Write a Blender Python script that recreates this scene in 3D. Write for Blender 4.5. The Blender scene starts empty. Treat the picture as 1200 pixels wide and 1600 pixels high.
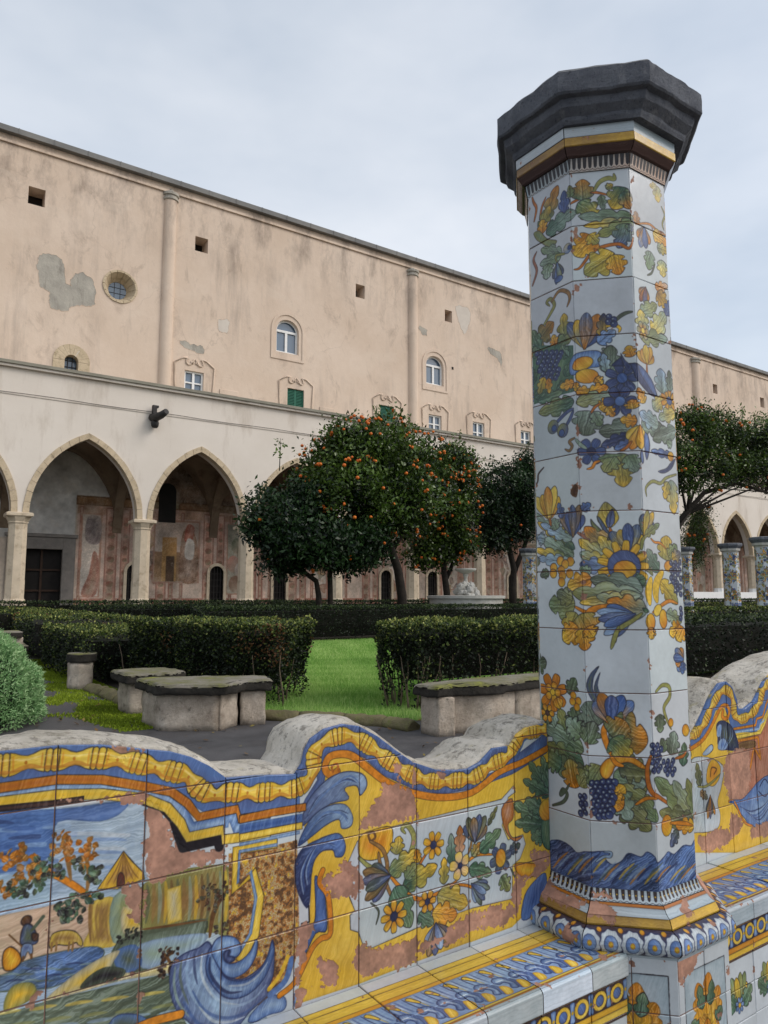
import bpy, math, random
import numpy as np
from mathutils import Vector, Matrix, noise as mnoise

# ------------------------------------------------------------------ camera, sky, sun, exposure
S = bpy.context.scene
COL = S.collection
R_ = math.radians
CAM_YAW, CAM_PITCH, CAM_F, CAM_H = R_(55.85), R_(6.69), 1133.0, 1.56
cam_data = bpy.data.cameras.new('camera')
cam_data.sensor_fit = 'VERTICAL'
cam_data.sensor_height = 36.0
cam_data.lens = CAM_F / 1600.0 * 36.0
cam_data.clip_start = 0.05
cam_data.clip_end = 900.0
cam = bpy.data.objects.new('camera', cam_data)
COL.objects.link(cam)
cam.location = (0.0, 0.0, CAM_H)
_f = Vector((math.cos(CAM_YAW)*math.cos(CAM_PITCH), math.sin(CAM_YAW)*math.cos(CAM_PITCH), math.sin(CAM_PITCH)))
cam.rotation_euler = _f.to_track_quat('-Z', 'Y').to_euler()
S.camera = cam

SUN_EL, SUN_AZ = R_(40.0), R_(-47.0)      # azimuth measured from +x, sun stands towards (cos, sin)
world = bpy.data.worlds.new('World')
S.world = world
world.use_nodes = True
wn, wl = world.node_tree.nodes, world.node_tree.links
wn.clear()
w_out = wn.new('ShaderNodeOutputWorld')
w_bg1 = wn.new('ShaderNodeBackground')
w_bg2 = wn.new('ShaderNodeBackground')
w_mix = wn.new('ShaderNodeAddShader')
w_sky = wn.new('ShaderNodeTexSky')
w_sky.sky_type = 'NISHITA'
w_sky.sun_disc = False
w_sky.sun_elevation = SUN_EL
w_sky.sun_rotation = math.pi/2 - SUN_AZ
w_sky.dust_density = 3.0
w_bg1.inputs['Strength'].default_value = 0.05
wl.new(w_sky.outputs[0], w_bg1.inputs['Color'])
# even veil of cloud over the blue, thicker and thinner in soft patches
w_tc = wn.new('ShaderNodeTexCoord')
w_map = wn.new('ShaderNodeMapping')
w_map.inputs['Scale'].default_value = (1.0, 1.0, 2.2)
w_no = wn.new('ShaderNodeTexNoise')
w_no.inputs['Scale'].default_value = 1.7
w_no.inputs['Detail'].default_value = 5.0
w_no.inputs['Roughness'].default_value = 0.56
w_ra = wn.new('ShaderNodeValToRGB')
w_ra.color_ramp.elements[0].position = 0.30
w_ra.color_ramp.elements[0].color = (0.44, 0.485, 0.53, 1)
w_ra.color_ramp.elements[1].position = 0.68
w_ra.color_ramp.elements[1].color = (0.70, 0.71, 0.715, 1)
wl.new(w_tc.outputs['Generated'], w_map.inputs['Vector'])
wl.new(w_map.outputs[0], w_no.inputs['Vector'])
wl.new(w_no.outputs['Fac'], w_ra.inputs['Fac'])
wl.new(w_ra.outputs['Color'], w_bg2.inputs['Color'])
w_bg2.inputs['Strength'].default_value = 0.73
wl.new(w_bg1.outputs[0], w_mix.inputs[0])
wl.new(w_bg2.outputs[0], w_mix.inputs[1])
wl.new(w_mix.outputs[0], w_out.inputs['Surface'])

sun_data = bpy.data.lights.new('sun', 'SUN')
sun_data.energy = 0.8
sun_data.angle = R_(28.0)
sun_data.color = (1.0, 0.955, 0.90)
sun = bpy.data.objects.new('sun', sun_data)
COL.objects.link(sun)
_s = Vector((math.cos(SUN_AZ)*math.cos(SUN_EL), math.sin(SUN_AZ)*math.cos(SUN_EL), math.sin(SUN_EL)))
sun.rotation_euler = _s.to_track_quat('Z', 'Y').to_euler()
sun.location = (0, -10, 30)

S.view_settings.view_transform = 'Standard'
S.view_settings.look = 'None'
S.view_settings.gamma = 1.0
S.view_settings.exposure = 0.47
S.view_settings.use_curve_mapping = False
S.render.engine = 'CYCLES'
S.cycles.max_bounces = 6
S.cycles.diffuse_bounces = 3
S.cycles.use_denoising = True

# ------------------------------------------------------------------ helpers
rng = np.random.default_rng(7)
random.seed(7)

def srgb(r, g, b):
    def l(c):
        c /= 255.0
        return c/12.92 if c <= 0.04045 else ((c+0.055)/1.055)**2.4
    return (l(r), l(g), l(b), 1.0)

def tag(o, label=None, cat=None, group=None, kind=None):
    if label: o['label'] = label
    if cat: o['category'] = cat
    if group: o['group'] = group
    if kind: o['kind'] = kind
    return o

def empty(name, loc=(0, 0, 0), label=None, cat=None, group=None, parent=None):
    o = bpy.data.objects.new(name, None)
    o.empty_display_size = 0.2
    COL.objects.link(o)
    o.location = loc
    if parent: o.parent = parent
    return tag(o, label, cat, group)

class MB:
    """collects polygons, optional uv per corner and a per-vertex tint"""
    def __init__(s): s.v = []; s.f = []; s.uv = {}; s.sm = []
    def vert(s, p): s.v.append(tuple(p)); return len(s.v)-1
    def face(s, pts, uv=None, smooth=False):
        i0 = len(s.v); s.v += [tuple(p) for p in pts]
        s.f.append(tuple(range(i0, i0+len(pts)))); s.sm.append(smooth)
        if uv is not None: s.uv[len(s.f)-1] = uv
    def iface(s, idx, uv=None, smooth=False):
        s.f.append(tuple(idx)); s.sm.append(smooth)
        if uv is not None: s.uv[len(s.f)-1] = uv
    def box(s, x0, x1, y0, y1, z0, z1, bev=0.0):
        if bev <= 0:
            p = [(x0,y0,z0),(x1,y0,z0),(x1,y1,z0),(x0,y1,z0),(x0,y0,z1),(x1,y0,z1),(x1,y1,z1),(x0,y1,z1)]
            i = len(s.v); s.v += p
            for q in ((0,3,2,1),(4,5,6,7),(0,1,5,4),(1,2,6,5),(2,3,7,6),(3,0,4,7)): s.iface([i+a for a in q])
        else:
            b = bev
            rings = []
            for z, d in ((z0, b), (z0+b, 0), (z1-b, 0), (z1, b)):
                rings.append([(x0+d,y0+b,z),(x0+b,y0+d,z),(x1-b,y0+d,z),(x1-d,y0+b,z),(x1-d,y1-b,z),(x1-b,y1-d,z),(x0+b,y1-d,z),(x0+d,y1-b,z)])
            s.loft(rings, True, True, True)
        return s
    def loft(s, rings, closed=True, cap0=False, cap1=False, smooth=False):
        idx = []
        for r in rings:
            i = len(s.v); s.v += [tuple(p) for p in r]; idx.append(list(range(i, i+len(r))))
        n = len(rings[0])
        for a, b in zip(idx[:-1], idx[1:]):
            for k in range(n if closed else n-1):
                s.iface((a[k], a[(k+1) % n], b[(k+1) % n], b[k]), smooth=smooth)
        if cap0: s.iface(idx[0][::-1])
        if cap1: s.iface(idx[-1])
        return s
    def tube(s, pts, radii, n=8, caps=True, smooth=True):
        pts = [Vector(p) for p in pts]; rings = []
        up = Vector((0.31, 0.17, 0.93))
        for i, p in enumerate(pts):
            d = (pts[min(i+1, len(pts)-1)]-pts[max(i-1, 0)]).normalized()
            a = d.cross(up)
            if a.length < 1e-3: a = d.cross(Vector((1, 0, 0)))
            a.normalize(); b = d.cross(a)
            r = radii[i] if hasattr(radii, '__len__') else radii
            rings.append([p + a*math.cos(2*math.pi*k/n)*r + b*math.sin(2*math.pi*k/n)*r for k in range(n)])
        return s.loft(rings, True, caps, caps, smooth)
    def prism_y(s, poly, y0, y1):
        """poly in (x, z) order, extruded in y"""
        n = len(poly); i = len(s.v)
        s.v += [(p[0], y0, p[1]) for p in poly] + [(p[0], y1, p[1]) for p in poly]
        s.iface(range(i, i+n)); s.iface(range(i+2*n-1, i+n-1, -1))
        for k in range(n): s.iface((i+k, i+n+k, i+n+(k+1) % n, i+(k+1) % n))
        return s
    def lathe(s, prof, n=24, c=(0, 0), a0=0.0, smooth=True, cap=True):
        rings = [[(c[0]+r*math.cos(a0+2*math.pi*k/n), c[1]+r*math.sin(a0+2*math.pi*k/n), z) for k in range(n)] for r, z in prof]
        return s.loft(rings, True, cap, cap, smooth)
    def build(s, name, mat=None, parent=None, loc=None, weld=False):
        me = bpy.data.meshes.new(name)
        me.from_pydata(s.v, [], s.f)
        if s.uv:
            ul = me.uv_layers.new(name='UVMap')
            for fi, uv in s.uv.items():
                pl = me.polygons[fi]
                for k, li in enumerate(pl.loop_indices): ul.data[li].uv = uv[k]
        if any(s.sm): me.polygons.foreach_set('use_smooth', s.sm)
        if mat: me.materials.append(mat)
        me.update()
        if not s.uv:
            import bmesh
            b = bmesh.new(); b.from_mesh(me)
            bmesh.ops.recalc_face_normals(b, faces=b.faces[:])
            b.to_mesh(me); b.free()
        return add(name, me, parent, loc)

def add(name, me, parent=None, loc=None):
    o = bpy.data.objects.new(name, me)
    COL.objects.link(o)
    if parent: o.parent = parent
    if loc: o.location = loc
    return o

def fast_mesh(name, verts, faces_n, mat=None, tint=None):
    """verts (N,3) array; every consecutive group of faces_n vertices is one face; tint per face -> attribute 'tint'"""
    n = len(verts); nf = n//faces_n
    me = bpy.data.meshes.new(name)
    me.vertices.add(n); me.vertices.foreach_set('co', np.asarray(verts, np.float32).ravel())
    me.loops.add(n); me.loops.foreach_set('vertex_index', np.arange(n, dtype=np.int32))
    me.polygons.add(nf)
    me.polygons.foreach_set('loop_start', np.arange(0, n, faces_n, dtype=np.int32))
    if tint is not None:
        at = me.attributes.new('tint', 'FLOAT', 'POINT')
        at.data.foreach_set('value', np.repeat(np.asarray(tint, np.float32), faces_n))
    if mat: me.materials.append(mat)
    me.update(calc_edges=True)
    return me

# ------------------------------------------------------------------ materials
class NT:
    def __init__(s, name):
        s.m = bpy.data.materials.new(name); s.m.use_nodes = True
        s.n, s.l = s.m.node_tree.nodes, s.m.node_tree.links
        s.b = s.n['Principled BSDF']; s.out = s.n['Material Output']
        s.b.inputs['Specular IOR Level'].default_value = 0.3
        s._tc = None
    def node(s, t, **kw):
        n = s.n.new(t)
        for k, v in kw.items(): setattr(n, k, v)
        return n
    def put(s, sock, v):
        if isinstance(v, bpy.types.NodeSocket): s.l.new(v, sock)
        else: sock.default_value = v
    def coord(s, kind='Object', scale=(1, 1, 1)):
        if s._tc is None: s._tc = s.node('ShaderNodeTexCoord')
        m = s.node('ShaderNodeMapping'); s.l.new(s._tc.outputs[kind], m.inputs['Vector'])
        m.inputs['Scale'].default_value = scale
        return m.outputs[0]
    def noise(s, scale, detail=6, rough=0.6, vec=None, dist=0.0):
        n = s.node('ShaderNodeTexNoise')
        n.inputs['Scale'].default_value = scale; n.inputs['Detail'].default_value = detail
        n.inputs['Roughness'].default_value = rough; n.inputs['Distortion'].default_value = dist
        s.l.new(vec if vec is not None else s.geo(), n.inputs['Vector'])
        return n.outputs['Fac']
    def geo(s, scale=(1, 1, 1)):
        g = s.node('ShaderNodeNewGeometry'); m = s.node('ShaderNodeMapping')
        s.l.new(g.outputs['Position'], m.inputs['Vector']); m.inputs['Scale'].default_value = scale
        return m.outputs[0]
    def ramp(s, fac, stops, interp='LINEAR'):
        r = s.node('ShaderNodeValToRGB'); r.color_ramp.interpolation = interp
        e = r.color_ramp.elements
        while len(e) < len(stops): e.new(0.5)
        for k, (p, c) in enumerate(stops):
            e[k].position = p
            e[k].color = c if hasattr(c, '__len__') else (c, c, c, 1)
        s.l.new(fac, r.inputs['Fac'])
        return r.outputs['Color']
    def mix(s, fac, a, b, mode='MIX'):
        m = s.node('ShaderNodeMix', data_type='RGBA', blend_type=mode)
        s.put(m.inputs[0], fac); s.put(m.inputs[6], a); s.put(m.inputs[7], b)
        return m.outputs[2]
    def math(s, op, a, b=0.0):
        m = s.node('ShaderNodeMath', operation=op)
        s.put(m.inputs[0], a); s.put(m.inputs[1], b)
        return m.outputs[0]
    def bump(s, h, strength=0.5, dist=0.01):
        b = s.node('ShaderNodeBump'); b.inputs['Strength'].default_value = strength
        b.inputs['Distance'].default_value = dist
        s.l.new(h, b.inputs['Height']); s.l.new(b.outputs[0], s.b.inputs['Normal'])
    def color(s, c): s.put(s.b.inputs['Base Color'], c)
    def rough(s, r): s.put(s.b.inputs['Roughness'], r)
    def attr(s, name):
        a = s.node('ShaderNodeAttribute'); a.attribute_name = name
        return a.outputs['Fac']

def mottled(name, c0, c1, scale=3.0, rough=0.85, bump=0.3, bscale=30.0, bdist=0.005, c2=None, streak=False):
    t = NT(name)
    n1 = t.noise(scale, 8, 0.65)
    col = t.ramp(n1, [(0.3, c0), (0.7, c1)])
    if c2 is not None:
        n2 = t.noise(scale*2.3, 8, 0.7, t.geo((1, 1, 0.25)) if streak else None)
        col = t.mix(t.ramp(n2, [(0.52, 0.0), (0.72, 1.0)]), col, c2)
    t.color(col); t.rough(rough)
    if bump: t.bump(t.noise(bscale, 6, 0.7), bump, bdist)
    return t.m

def leaf_mat(name, dark, light, back=None, trans=0.25, rough=0.45):
    """foliage: per-leaf hue from the 'tint' attribute, thin translucency"""
    t = NT(name)
    col = t.ramp(t.attr('tint'), [(0.0, dark), (1.0, light)])
    t.color(col); t.rough(rough)
    t.b.inputs['Specular IOR Level'].default_value = 0.35
    tr = t.node('ShaderNodeBsdfTranslucent'); t.l.new(col, tr.inputs['Color'])
    mx = t.node('ShaderNodeMixShader'); mx.inputs[0].default_value = trans
    t.l.new(t.b.outputs[0], mx.inputs[1]); t.l.new(tr.outputs[0], mx.inputs[2])
    t.l.new(mx.outputs[0], t.out.inputs['Surface'])
    return t.m
# ------------------------------------------------------------------ majolica: flat print, drawn here stroke by stroke
def _sm_noise(h, w, cell, seed):
    r = np.random.default_rng(seed)
    gh, gw = int(h/cell)+3, int(w/cell)+3
    g = r.random((gh, gw)).astype(np.float32)
    y = np.arange(h)/cell; x = np.arange(w)/cell
    yi, xi = y.astype(int), x.astype(int); fy, fx = (y-yi)[:, None], (x-xi)[None, :]
    fy = fy*fy*(3-2*fy); fx = fx*fx*(3-2*fx)
    return (g[yi][:, xi]*(1-fy)*(1-fx)+g[yi+1][:, xi]*fy*(1-fx)+g[yi][:, xi+1]*(1-fy)*fx+g[yi+1][:, xi+1]*fy*fx)
def fbm(h, w, cell, seed, oct_=4):
    o = np.zeros((h, w), np.float32); a = 1.0; t = 0
    for k in range(oct_):
        if cell < 1.5: break
        o += a*_sm_noise(h, w, cell, seed+k); t += a; a *= 0.55; cell /= 2.1
    return o/t

PAL = dict(w=(204, 212, 218), y=(236, 188, 54), Y=(242, 206, 84), o=(220, 134, 38), O=(188, 106, 40), g=(116, 140, 100), G=(72, 110, 90), t=(146, 168, 152), l=(150, 150, 84), n=(82, 96, 144), N=(46, 54, 94), b=(92, 126, 188), B=(64, 92, 154), c=(152, 180, 214), k=(42, 38, 44), r=(204, 152, 128), R=(158, 104, 84), p=(214, 176, 148), e=(112, 78, 48), E=(150, 112, 66), s=(206, 196, 160), d=(88, 98, 80), z=(118, 60, 48), m=(172, 190, 200), v=(84, 60, 54))
def colr(c):
    return np.array(PAL[c] if isinstance(c, str) else c, np.float32)

def smooth(pts, closed=True, sub=5):
    P = np.asarray(pts, float); n = len(P)
    if n < 3: return P
    out = []
    rngk = range(n if closed else n-1)
    for i in rngk:
        if closed: p0, p1, p2, p3 = P[i-1], P[i], P[(i+1) % n], P[(i+2) % n]
        else: p0, p1, p2, p3 = P[max(i-1, 0)], P[i], P[i+1], P[min(i+2, n-1)]
        for k in range(sub):
            t = k/sub
            out.append(0.5*((2*p1)+(-p0+p2)*t+(2*p0-5*p1+4*p2-p3)*t*t+(-p0+3*p1-3*p2+p3)*t**3))
    if not closed: out.append(P[-1])
    return np.array(out)

class Canvas:
    """u to the right, v up, both in millimetres; res = millimetres per pixel"""
    def __init__(s, name, u0, u1, v0, v1, res=1.5, bg='w', seed=1):
        s.name, s.u0, s.u1, s.v0, s.v1, s.res = name, u0, u1, v0, v1, res
        s.w, s.h = int(round((u1-u0)/res)), int(round((v1-v0)/res))
        s.a = np.empty((s.h, s.w, 4), np.float32); s.a[..., :3] = colr(bg); s.a[..., 3] = 1
        s.n1 = fbm(s.h, s.w, 40/res, seed); s.n2 = fbm(s.h, s.w, 9/res, seed+20)
        s.n3 = fbm(s.h, s.w, 120/res, seed+40)
        s.tb = np.random.default_rng(seed+99).random(997).astype(np.float32)
    tone = .905
    def _win(s, P, pad):
        x0 = int(max(0, (P[:, 0].min()-pad-s.u0)/s.res)); x1 = int(min(s.w, (P[:, 0].max()+pad-s.u0)/s.res+2))
        y0 = int(max(0, (P[:, 1].min()-pad-s.v0)/s.res)); y1 = int(min(s.h, (P[:, 1].max()+pad-s.v0)/s.res+2))
        if x1 <= x0 or y1 <= y0: return None
        X, Y = np.meshgrid(s.u0+(np.arange(x0, x1)+.5)*s.res, s.v0+(np.arange(y0, y1)+.5)*s.res)
        return slice(y0, y1), slice(x0, x1), X.astype(np.float32), Y.astype(np.float32)
    def _dist(s, X, Y, P, closed):
        d2 = np.full(X.shape, 1e12, np.float32); ins = np.zeros(X.shape, bool)
        n = len(P)
        for i in range(n if closed else n-1):
            ax, ay = P[i]; bx, by = P[(i+1) % n]
            ex, ey = bx-ax, by-ay; L = ex*ex+ey*ey
            if L < 1e-9: continue
            t = np.clip(((X-ax)*ex+(Y-ay)*ey)/L, 0, 1)
            dd = (X-ax-t*ex)**2+(Y-ay-t*ey)**2
            np.minimum(d2, dd, out=d2)
            if closed and ay != by:
                ins ^= ((Y < ay) != (Y < by)) & (X < (bx-ax)*(Y-ay)/(by-ay)+ax)
        return np.sqrt(d2), ins
    def _blend(s, ys, xs, cov, col):
        a = s.a[ys, xs]; c = cov[..., None]
        a[..., :3] = a[..., :3]*(1-c)+col*c
    def fill(s, pts, c0, c1=None, out='k', ow=1.8, sm=True, gdir=None, streak=0.25, alpha=1.0, edge=None):
        P = smooth(pts, True, 4) if sm else np.asarray(pts, float)
        W = s._win(P, 6)
        if W is None: return
        ys, xs, X, Y = W
        d, ins = s._dist(X, Y, P, True)
        sd = np.where(ins, -d, d)/s.res
        cov = np.clip(.5-sd, 0, 1)*alpha
        A = colr(c0); col = np.broadcast_to(A, X.shape+(3,)).copy()
        if c1 is not None:
            B = colr(c1)
            if gdir is None: t = np.clip(d/ (d[ins].max()+1e-6 if ins.any() else 1), 0, 1)
            else:
                gx, gy = gdir; q = X*gx+Y*gy
                pq = P[:, 0]*gx+P[:, 1]*gy; t = np.clip((q-pq.min())/(pq.max()-pq.min()+1e-6), 0, 1)
            t = np.clip(t+(s.n2[ys, xs]-.5)*.25+(s.n1[ys, xs]-.5)*.5, 0, 1)[..., None]
            col = A*(1-t)+B*t
        if streak:
            gx, gy = gdir if gdir is not None else (.35, 1.0)
            q = (-X*gy+Y*gx)/1.7+(s.n1[ys, xs]-.5)*14; qi = np.floor(q).astype(int); fr = q-qi
            br = s.tb[qi % 997]*(1-fr)+s.tb[(qi+1) % 997]*fr
            col = col*(1+(br[..., None]-.5)*streak*.9+(s.n1[ys, xs][..., None]-.5)*streak*.8)
            # pigment pools at the rim of a stroke, thins out to the white ground inside
            col = col*(1-.22*np.exp(-d/2.6))[..., None]
            th = np.clip((br-.62)*2.2+(s.n2[ys, xs]-.5)*.8, 0, .42)[..., None]*min(1.0, streak*2); col = col*(1-th)+(col*.45+colr('w')*.55)*th
        s._blend(ys, xs, cov, col)
        if out:
            wv = ow*np.clip(.1+1.9*s.n1[ys, xs]+1.2*(s.n2[ys, xs]-.5), .15, 2.2)/s.res
            s._blend(ys, xs, np.clip(wv/2+.5-np.abs(sd), 0, 1)*(.55+.45*s.n3[ys, xs])*alpha, colr(out))
    def line(s, pts, c='k', w=2.0, sm=True, taper=False, alpha=1.0, out=None):
        P = smooth(pts, False, 5) if sm and len(pts) > 2 else np.asarray(pts, float)
        W = s._win(P, w+4)
        if W is None: return
        ys, xs, X, Y = W
        d2 = np.full(X.shape, 1e9, np.float32)
        n = len(P)
        for i in range(n-1):
            ax, ay = P[i]; bx, by = P[i+1]; ex, ey = bx-ax, by-ay; L = ex*ex+ey*ey
            if L < 1e-9: continue
            t = np.clip(((X-ax)*ex+(Y-ay)*ey)/L, 0, 1)
            k = (i+t)/(n-1)
            hw = w/2*(np.sin(np.clip(k*.9+.08, 0, 1)*math.pi)**.6 if taper else 1.0)
            np.minimum(d2, np.sqrt((X-ax-t*ex)**2+(Y-ay-t*ey)**2)-hw, out=d2)
        if out: s._blend(ys, xs, np.clip(.5-(d2-1.2)/s.res, 0, 1)*alpha, colr(out))
        s._blend(ys, xs, np.clip(.5-d2/s.res, 0, 1)*alpha, colr(c)*(1+(s.n2[ys, xs][..., None]-.5)*.3))
    # ---- motifs
    def leaf(s, base, tip, w, c0='g', c1='y', lobes=3, bend=0.0, veins=True, out='k', seed=0):
        b, t = np.array(base, float), np.array(tip, float); ax = t-b; L = np.hypot(*ax)
        if L < 2: return
        ax /= L; nx = np.array([-ax[1], ax[0]])
        r = np.random.default_rng(int(abs(b[0]*7+b[1]*13))+seed)
        side = []
        for sg in (1, -1):
            pts = []
            n = lobes*4
            for k in range(1, n):
                u = k/n; env = math.sin(math.pi*u**.75)**.75
                ph = k % 4
                rad = env*(.66, 1.0, 1.12, 1.02)[ph]*(1+r.uniform(-.07, .07)) if lobes > 1 else env
                pts.append((u+(0, .0, .015, .03)[ph]*(lobes > 1), sg*rad*w*.58))
            side.append(pts)
        pl = [(0, 0)]+side[0]+[(1, 0)]+side[1][::-1]
        def M(u, q): return b+ax*u*L+nx*(q+bend*L*math.sin(math.pi*u)*.5)
        P = [M(u, q) for u, q in pl]
        s.fill(P, c0, c1, out, 1.8, True, tuple(ax), .5)
        if veins and L > 25:
            s.line([M(u, 0) for u in np.linspace(0, .85, 5)], out, 1.5, True, True, .75)
            for k in range(lobes):
                for sg in (1, -1):
                    u = .12+.75*k/lobes
                    s.line([M(u, 0), M(u+.12, sg*w*.16), M(u+.22, sg*w*.30*math.sin(math.pi*min(1, u+.25)))], out, 1.1, True, True, .5)
    def flower(s, c, r, n=6, cp='y', cc='k', c1='o', rot=0.0, out='k', inner=.32):
        for k in range(n):
            a = rot+2*math.pi*k/n; da = math.pi/n*.98
            p = [(c[0]+r*q*math.cos(a+d), c[1]+r*q*math.sin(a+d)) for q, d in ((.15, -.3*da), (.62, -da*.95), (.95, -da*.5), (1.0, 0), (.95, da*.5), (.62, da*.95), (.15, .3*da))]
            s.fill(p, cp, c1, out, 1.7, True, (-math.cos(a), -math.sin(a)), .3)
        s.disc(c, r*inner, cc, None, out)
    def disc(s, c, r, c0, c1=None, out='k', ow=1.6, sy=1.0, rot=0.0):
        p = []
        for k in range(14):
            a = 2*math.pi*k/14; x, y = r*math.cos(a), r*sy*math.sin(a)
            p.append((c[0]+x*math.cos(rot)-y*math.sin(rot), c[1]+x*math.sin(rot)+y*math.cos(rot)))
        s.fill(p, c0, c1, out, ow, False, (.6, -.8), .2)
    def grapes(s, pts, r=6.5):
        for i, p in enumerate(pts):
            s.disc(p, r*(.9+.2*((i*37) % 7)/7), 'N', 'n', 'k', 1.4)
            s.disc((p[0]-r*.25, p[1]+r*.25), r*.24, 'm', None, None)
    def tulip(s, base, tip, w, cols=('n', 'y', 'b'), n=5, spread=1.0, out='k'):
        """ragged bell flower: petals fanning from base to tip"""
        b, t = np.array(base, float), np.array(tip, float); ax = t-b; L = np.hypot(*ax); ax = ax/L
        ang = math.atan2(ax[1], ax[0])
        order = sorted(range(n), key=lambda k: -abs(k-(n-1)/2))
        for k in order:
            q = (k-(n-1)/2)/((n-1)/2) if n > 1 else 0
            a = ang+q*.62*spread*w/L
            l = L*(1-.16*abs(q))*(1+.1*((k*5) % 3-1))
            e = b+np.array([math.cos(a), math.sin(a)])*l
            nn = np.array([-math.sin(a), math.cos(a)])*w/n*.85
            m1 = b+(e-b)*.55
            s.fill([b-nn*.25, m1-nn, b+(e-b)*.85-nn*.8, e, b+(e-b)*.85+nn*.8, m1+nn, b+nn*.25], cols[k % len(cols)], cols[(k+1) % len(cols)], out, 1.7, True, (math.cos(a), math.sin(a)), .4)
    def curl(s, pts, c='l', w=5, out='k'):
        s.line(pts, c, w, True, True, 1.0, out)
    def wave_leaf(s, spine, w, cols=('n', 'b', 'c'), lobes=6, side=1, out='N'):
        """acanthus plume: overlapping curled fronds along a spine"""
        P = smooth(spine, False, 8); n = len(P)
        for k in range(lobes):
            i = int((n-2)*(k/lobes)); j = min(n-1, i+max(3, int(n/lobes*1.9)))
            p, q = P[i], P[j]; d = (q-p)/(np.hypot(*(q-p))+1e-6); nn = np.array([-d[1], d[0]])*side
            ww = w*(.55+.45*math.sin(math.pi*(k+1)/(lobes+1)))
            m = p+(q-p)*.5
            s.fill([p, p+(q-p)*.3+nn*ww*.35, m+nn*ww*.8, q+nn*ww*.95, q+d*ww*.25+nn*ww*.6, q+d*ww*.05+nn*ww*.35, m+nn*ww*.15, p+(q-p)*.3-nn*ww*.12], cols[k % len(cols)], cols[(k+1) % len(cols)], out, 2.0, True, tuple(d), .45)
            s.line([p, p+(q-p)*.4+nn*ww*.25, q+nn*ww*.7], out, 1.4, True, True, .6)
    def band(s, pts, off, w, c0, c1=None, out='k', ow=1.5, sm=True):
        """strip of width w whose centre lies off to the left of the path"""
        P = smooth(pts, False, 5) if sm else np.asarray(pts, float)
        T = np.gradient(P, axis=0); T /= np.hypot(T[:, 0], T[:, 1])[:, None]+1e-9
        N = np.stack([-T[:, 1], T[:, 0]], 1)
        A, B = P+N*(off+w/2), P+N*(off-w/2)
        s.fill(np.vstack([A, B[::-1]]), c0, c1, out, ow, False, None, .25)
    def beads(s, pts, off, w, long_=64, short=15, c0='y', c1='o', out='k'):
        P = smooth(pts, False, 6)
        T = np.gradient(P, axis=0); T /= np.hypot(T[:, 0], T[:, 1])[:, None]+1e-9
        N = np.stack([-T[:, 1], T[:, 0]], 1); P = P+N*off
        L = np.r_[0, np.cumsum(np.hypot(*(np.diff(P, axis=0).T)))]
        def at(l):
            l = min(max(l, 0), L[-1]); return np.array([np.interp(l, L, P[:, 0]), np.interp(l, L, P[:, 1])]), np.array([np.interp(l, L, N[:, 0]), np.interp(l, L, N[:, 1])])
        l = 0; k = 0
        while l < L[-1]-4:
            ln = (long_, short, short)[k % 3]*(1+.12*math.sin(k*2.3)); e = min(l+ln, L[-1])
            top, bot = [], []
            for t in np.linspace(0, 1, 7):
                p, nn = at(l+(e-l)*t)
                ww = w/2*((.78+.22*math.cos(2*math.pi*t)) if k % 3 == 0 else (.86+.16*math.sin(math.pi*t)))
                top.append(p+nn*ww); bot.append(p-nn*ww)
            d = at(e)[0]-at(l)[0]; d = d/(np.hypot(*d)+1e-6)
            s.fill(top+bot[::-1], c0, 'Y', out, 1.6, False, tuple(d), .2)
            s.line([b*.82+t_*.18 for t_, b in zip(top, bot)], 'O', w*.20, True, True, .55); s.line([b*.3+t_*.7 for t_, b in zip(top, bot)], (250, 228, 150), w*.10, True, True, .55)
            # modelling of the bead drawn by the painter in orange
            for q in (.10, .90):
                p, nn = at(l+(e-l)*q); s.line([p+nn*w*.32, p-nn*w*.32], c1, 4.5 if k % 3 == 0 else 2.5, False, True, .6)
            if k % 3 == 0:
                p, nn = at(l+(e-l)*.45); s.disc(p, 3.0, 'o', None, None, 1, 1.3)
            l = e; k += 1
    def chip(s, pts, deep=False, out=None):
        """glaze flaked off down to the biscuit: ragged edge, matt"""
        P = smooth(pts, True, 3)
        W = s._win(P, 14)
        if W is None: return
        ys, xs, X, Y = W
        d, ins = s._dist(X, Y, P, True)
        sd = np.where(ins, -d, d)+7+(s.n2[ys, xs]-.5)*26+(s.n1[ys, xs]-.5)*40
        cov = np.clip(.5-sd/s.res, 0, 1)
        col = colr('r')*(.76+.38*s.n1[ys, xs][..., None]+.20*(s.n2[ys, xs][..., None]-.5))
        col = col*(1-.2*np.clip((s.n3[ys, xs][..., None]-.55)*6, 0, 1))
        s._blend(ys, xs, cov, col)
        rim = np.clip(1-np.abs(sd+.8)/1.5, 0, 1)*.75
        s._blend(ys, xs, rim, colr('R'))
        s.a[ys, xs, 3] *= (1-cov)
    def speckle(s, pts, cols, cell=1.0):
        """sponged stone imitation inside an outline"""
        P = np.asarray(pts, float); W = s._win(P, 2)
        if W is None: return
        ys, xs, X, Y = W
        d, ins = s._dist(X, Y, P, True)
        r = np.random.default_rng(len(pts)*7+3); v = np.clip((s.n2[ys, xs]-.5)*1.5+(s.n1[ys, xs]-.5)*.7+.5+r.normal(0, .10, X.shape), 0, .999)
        C = np.array([colr(c) for c in cols]); i = v*(len(cols)-1); k = i.astype(int); f = (i-k)[..., None]
        s._blend(ys, xs, np.clip(.5-np.where(ins, -d, d)/s.res, 0, 1), C[k]*(1-f)+C[k+1]*f)
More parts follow.
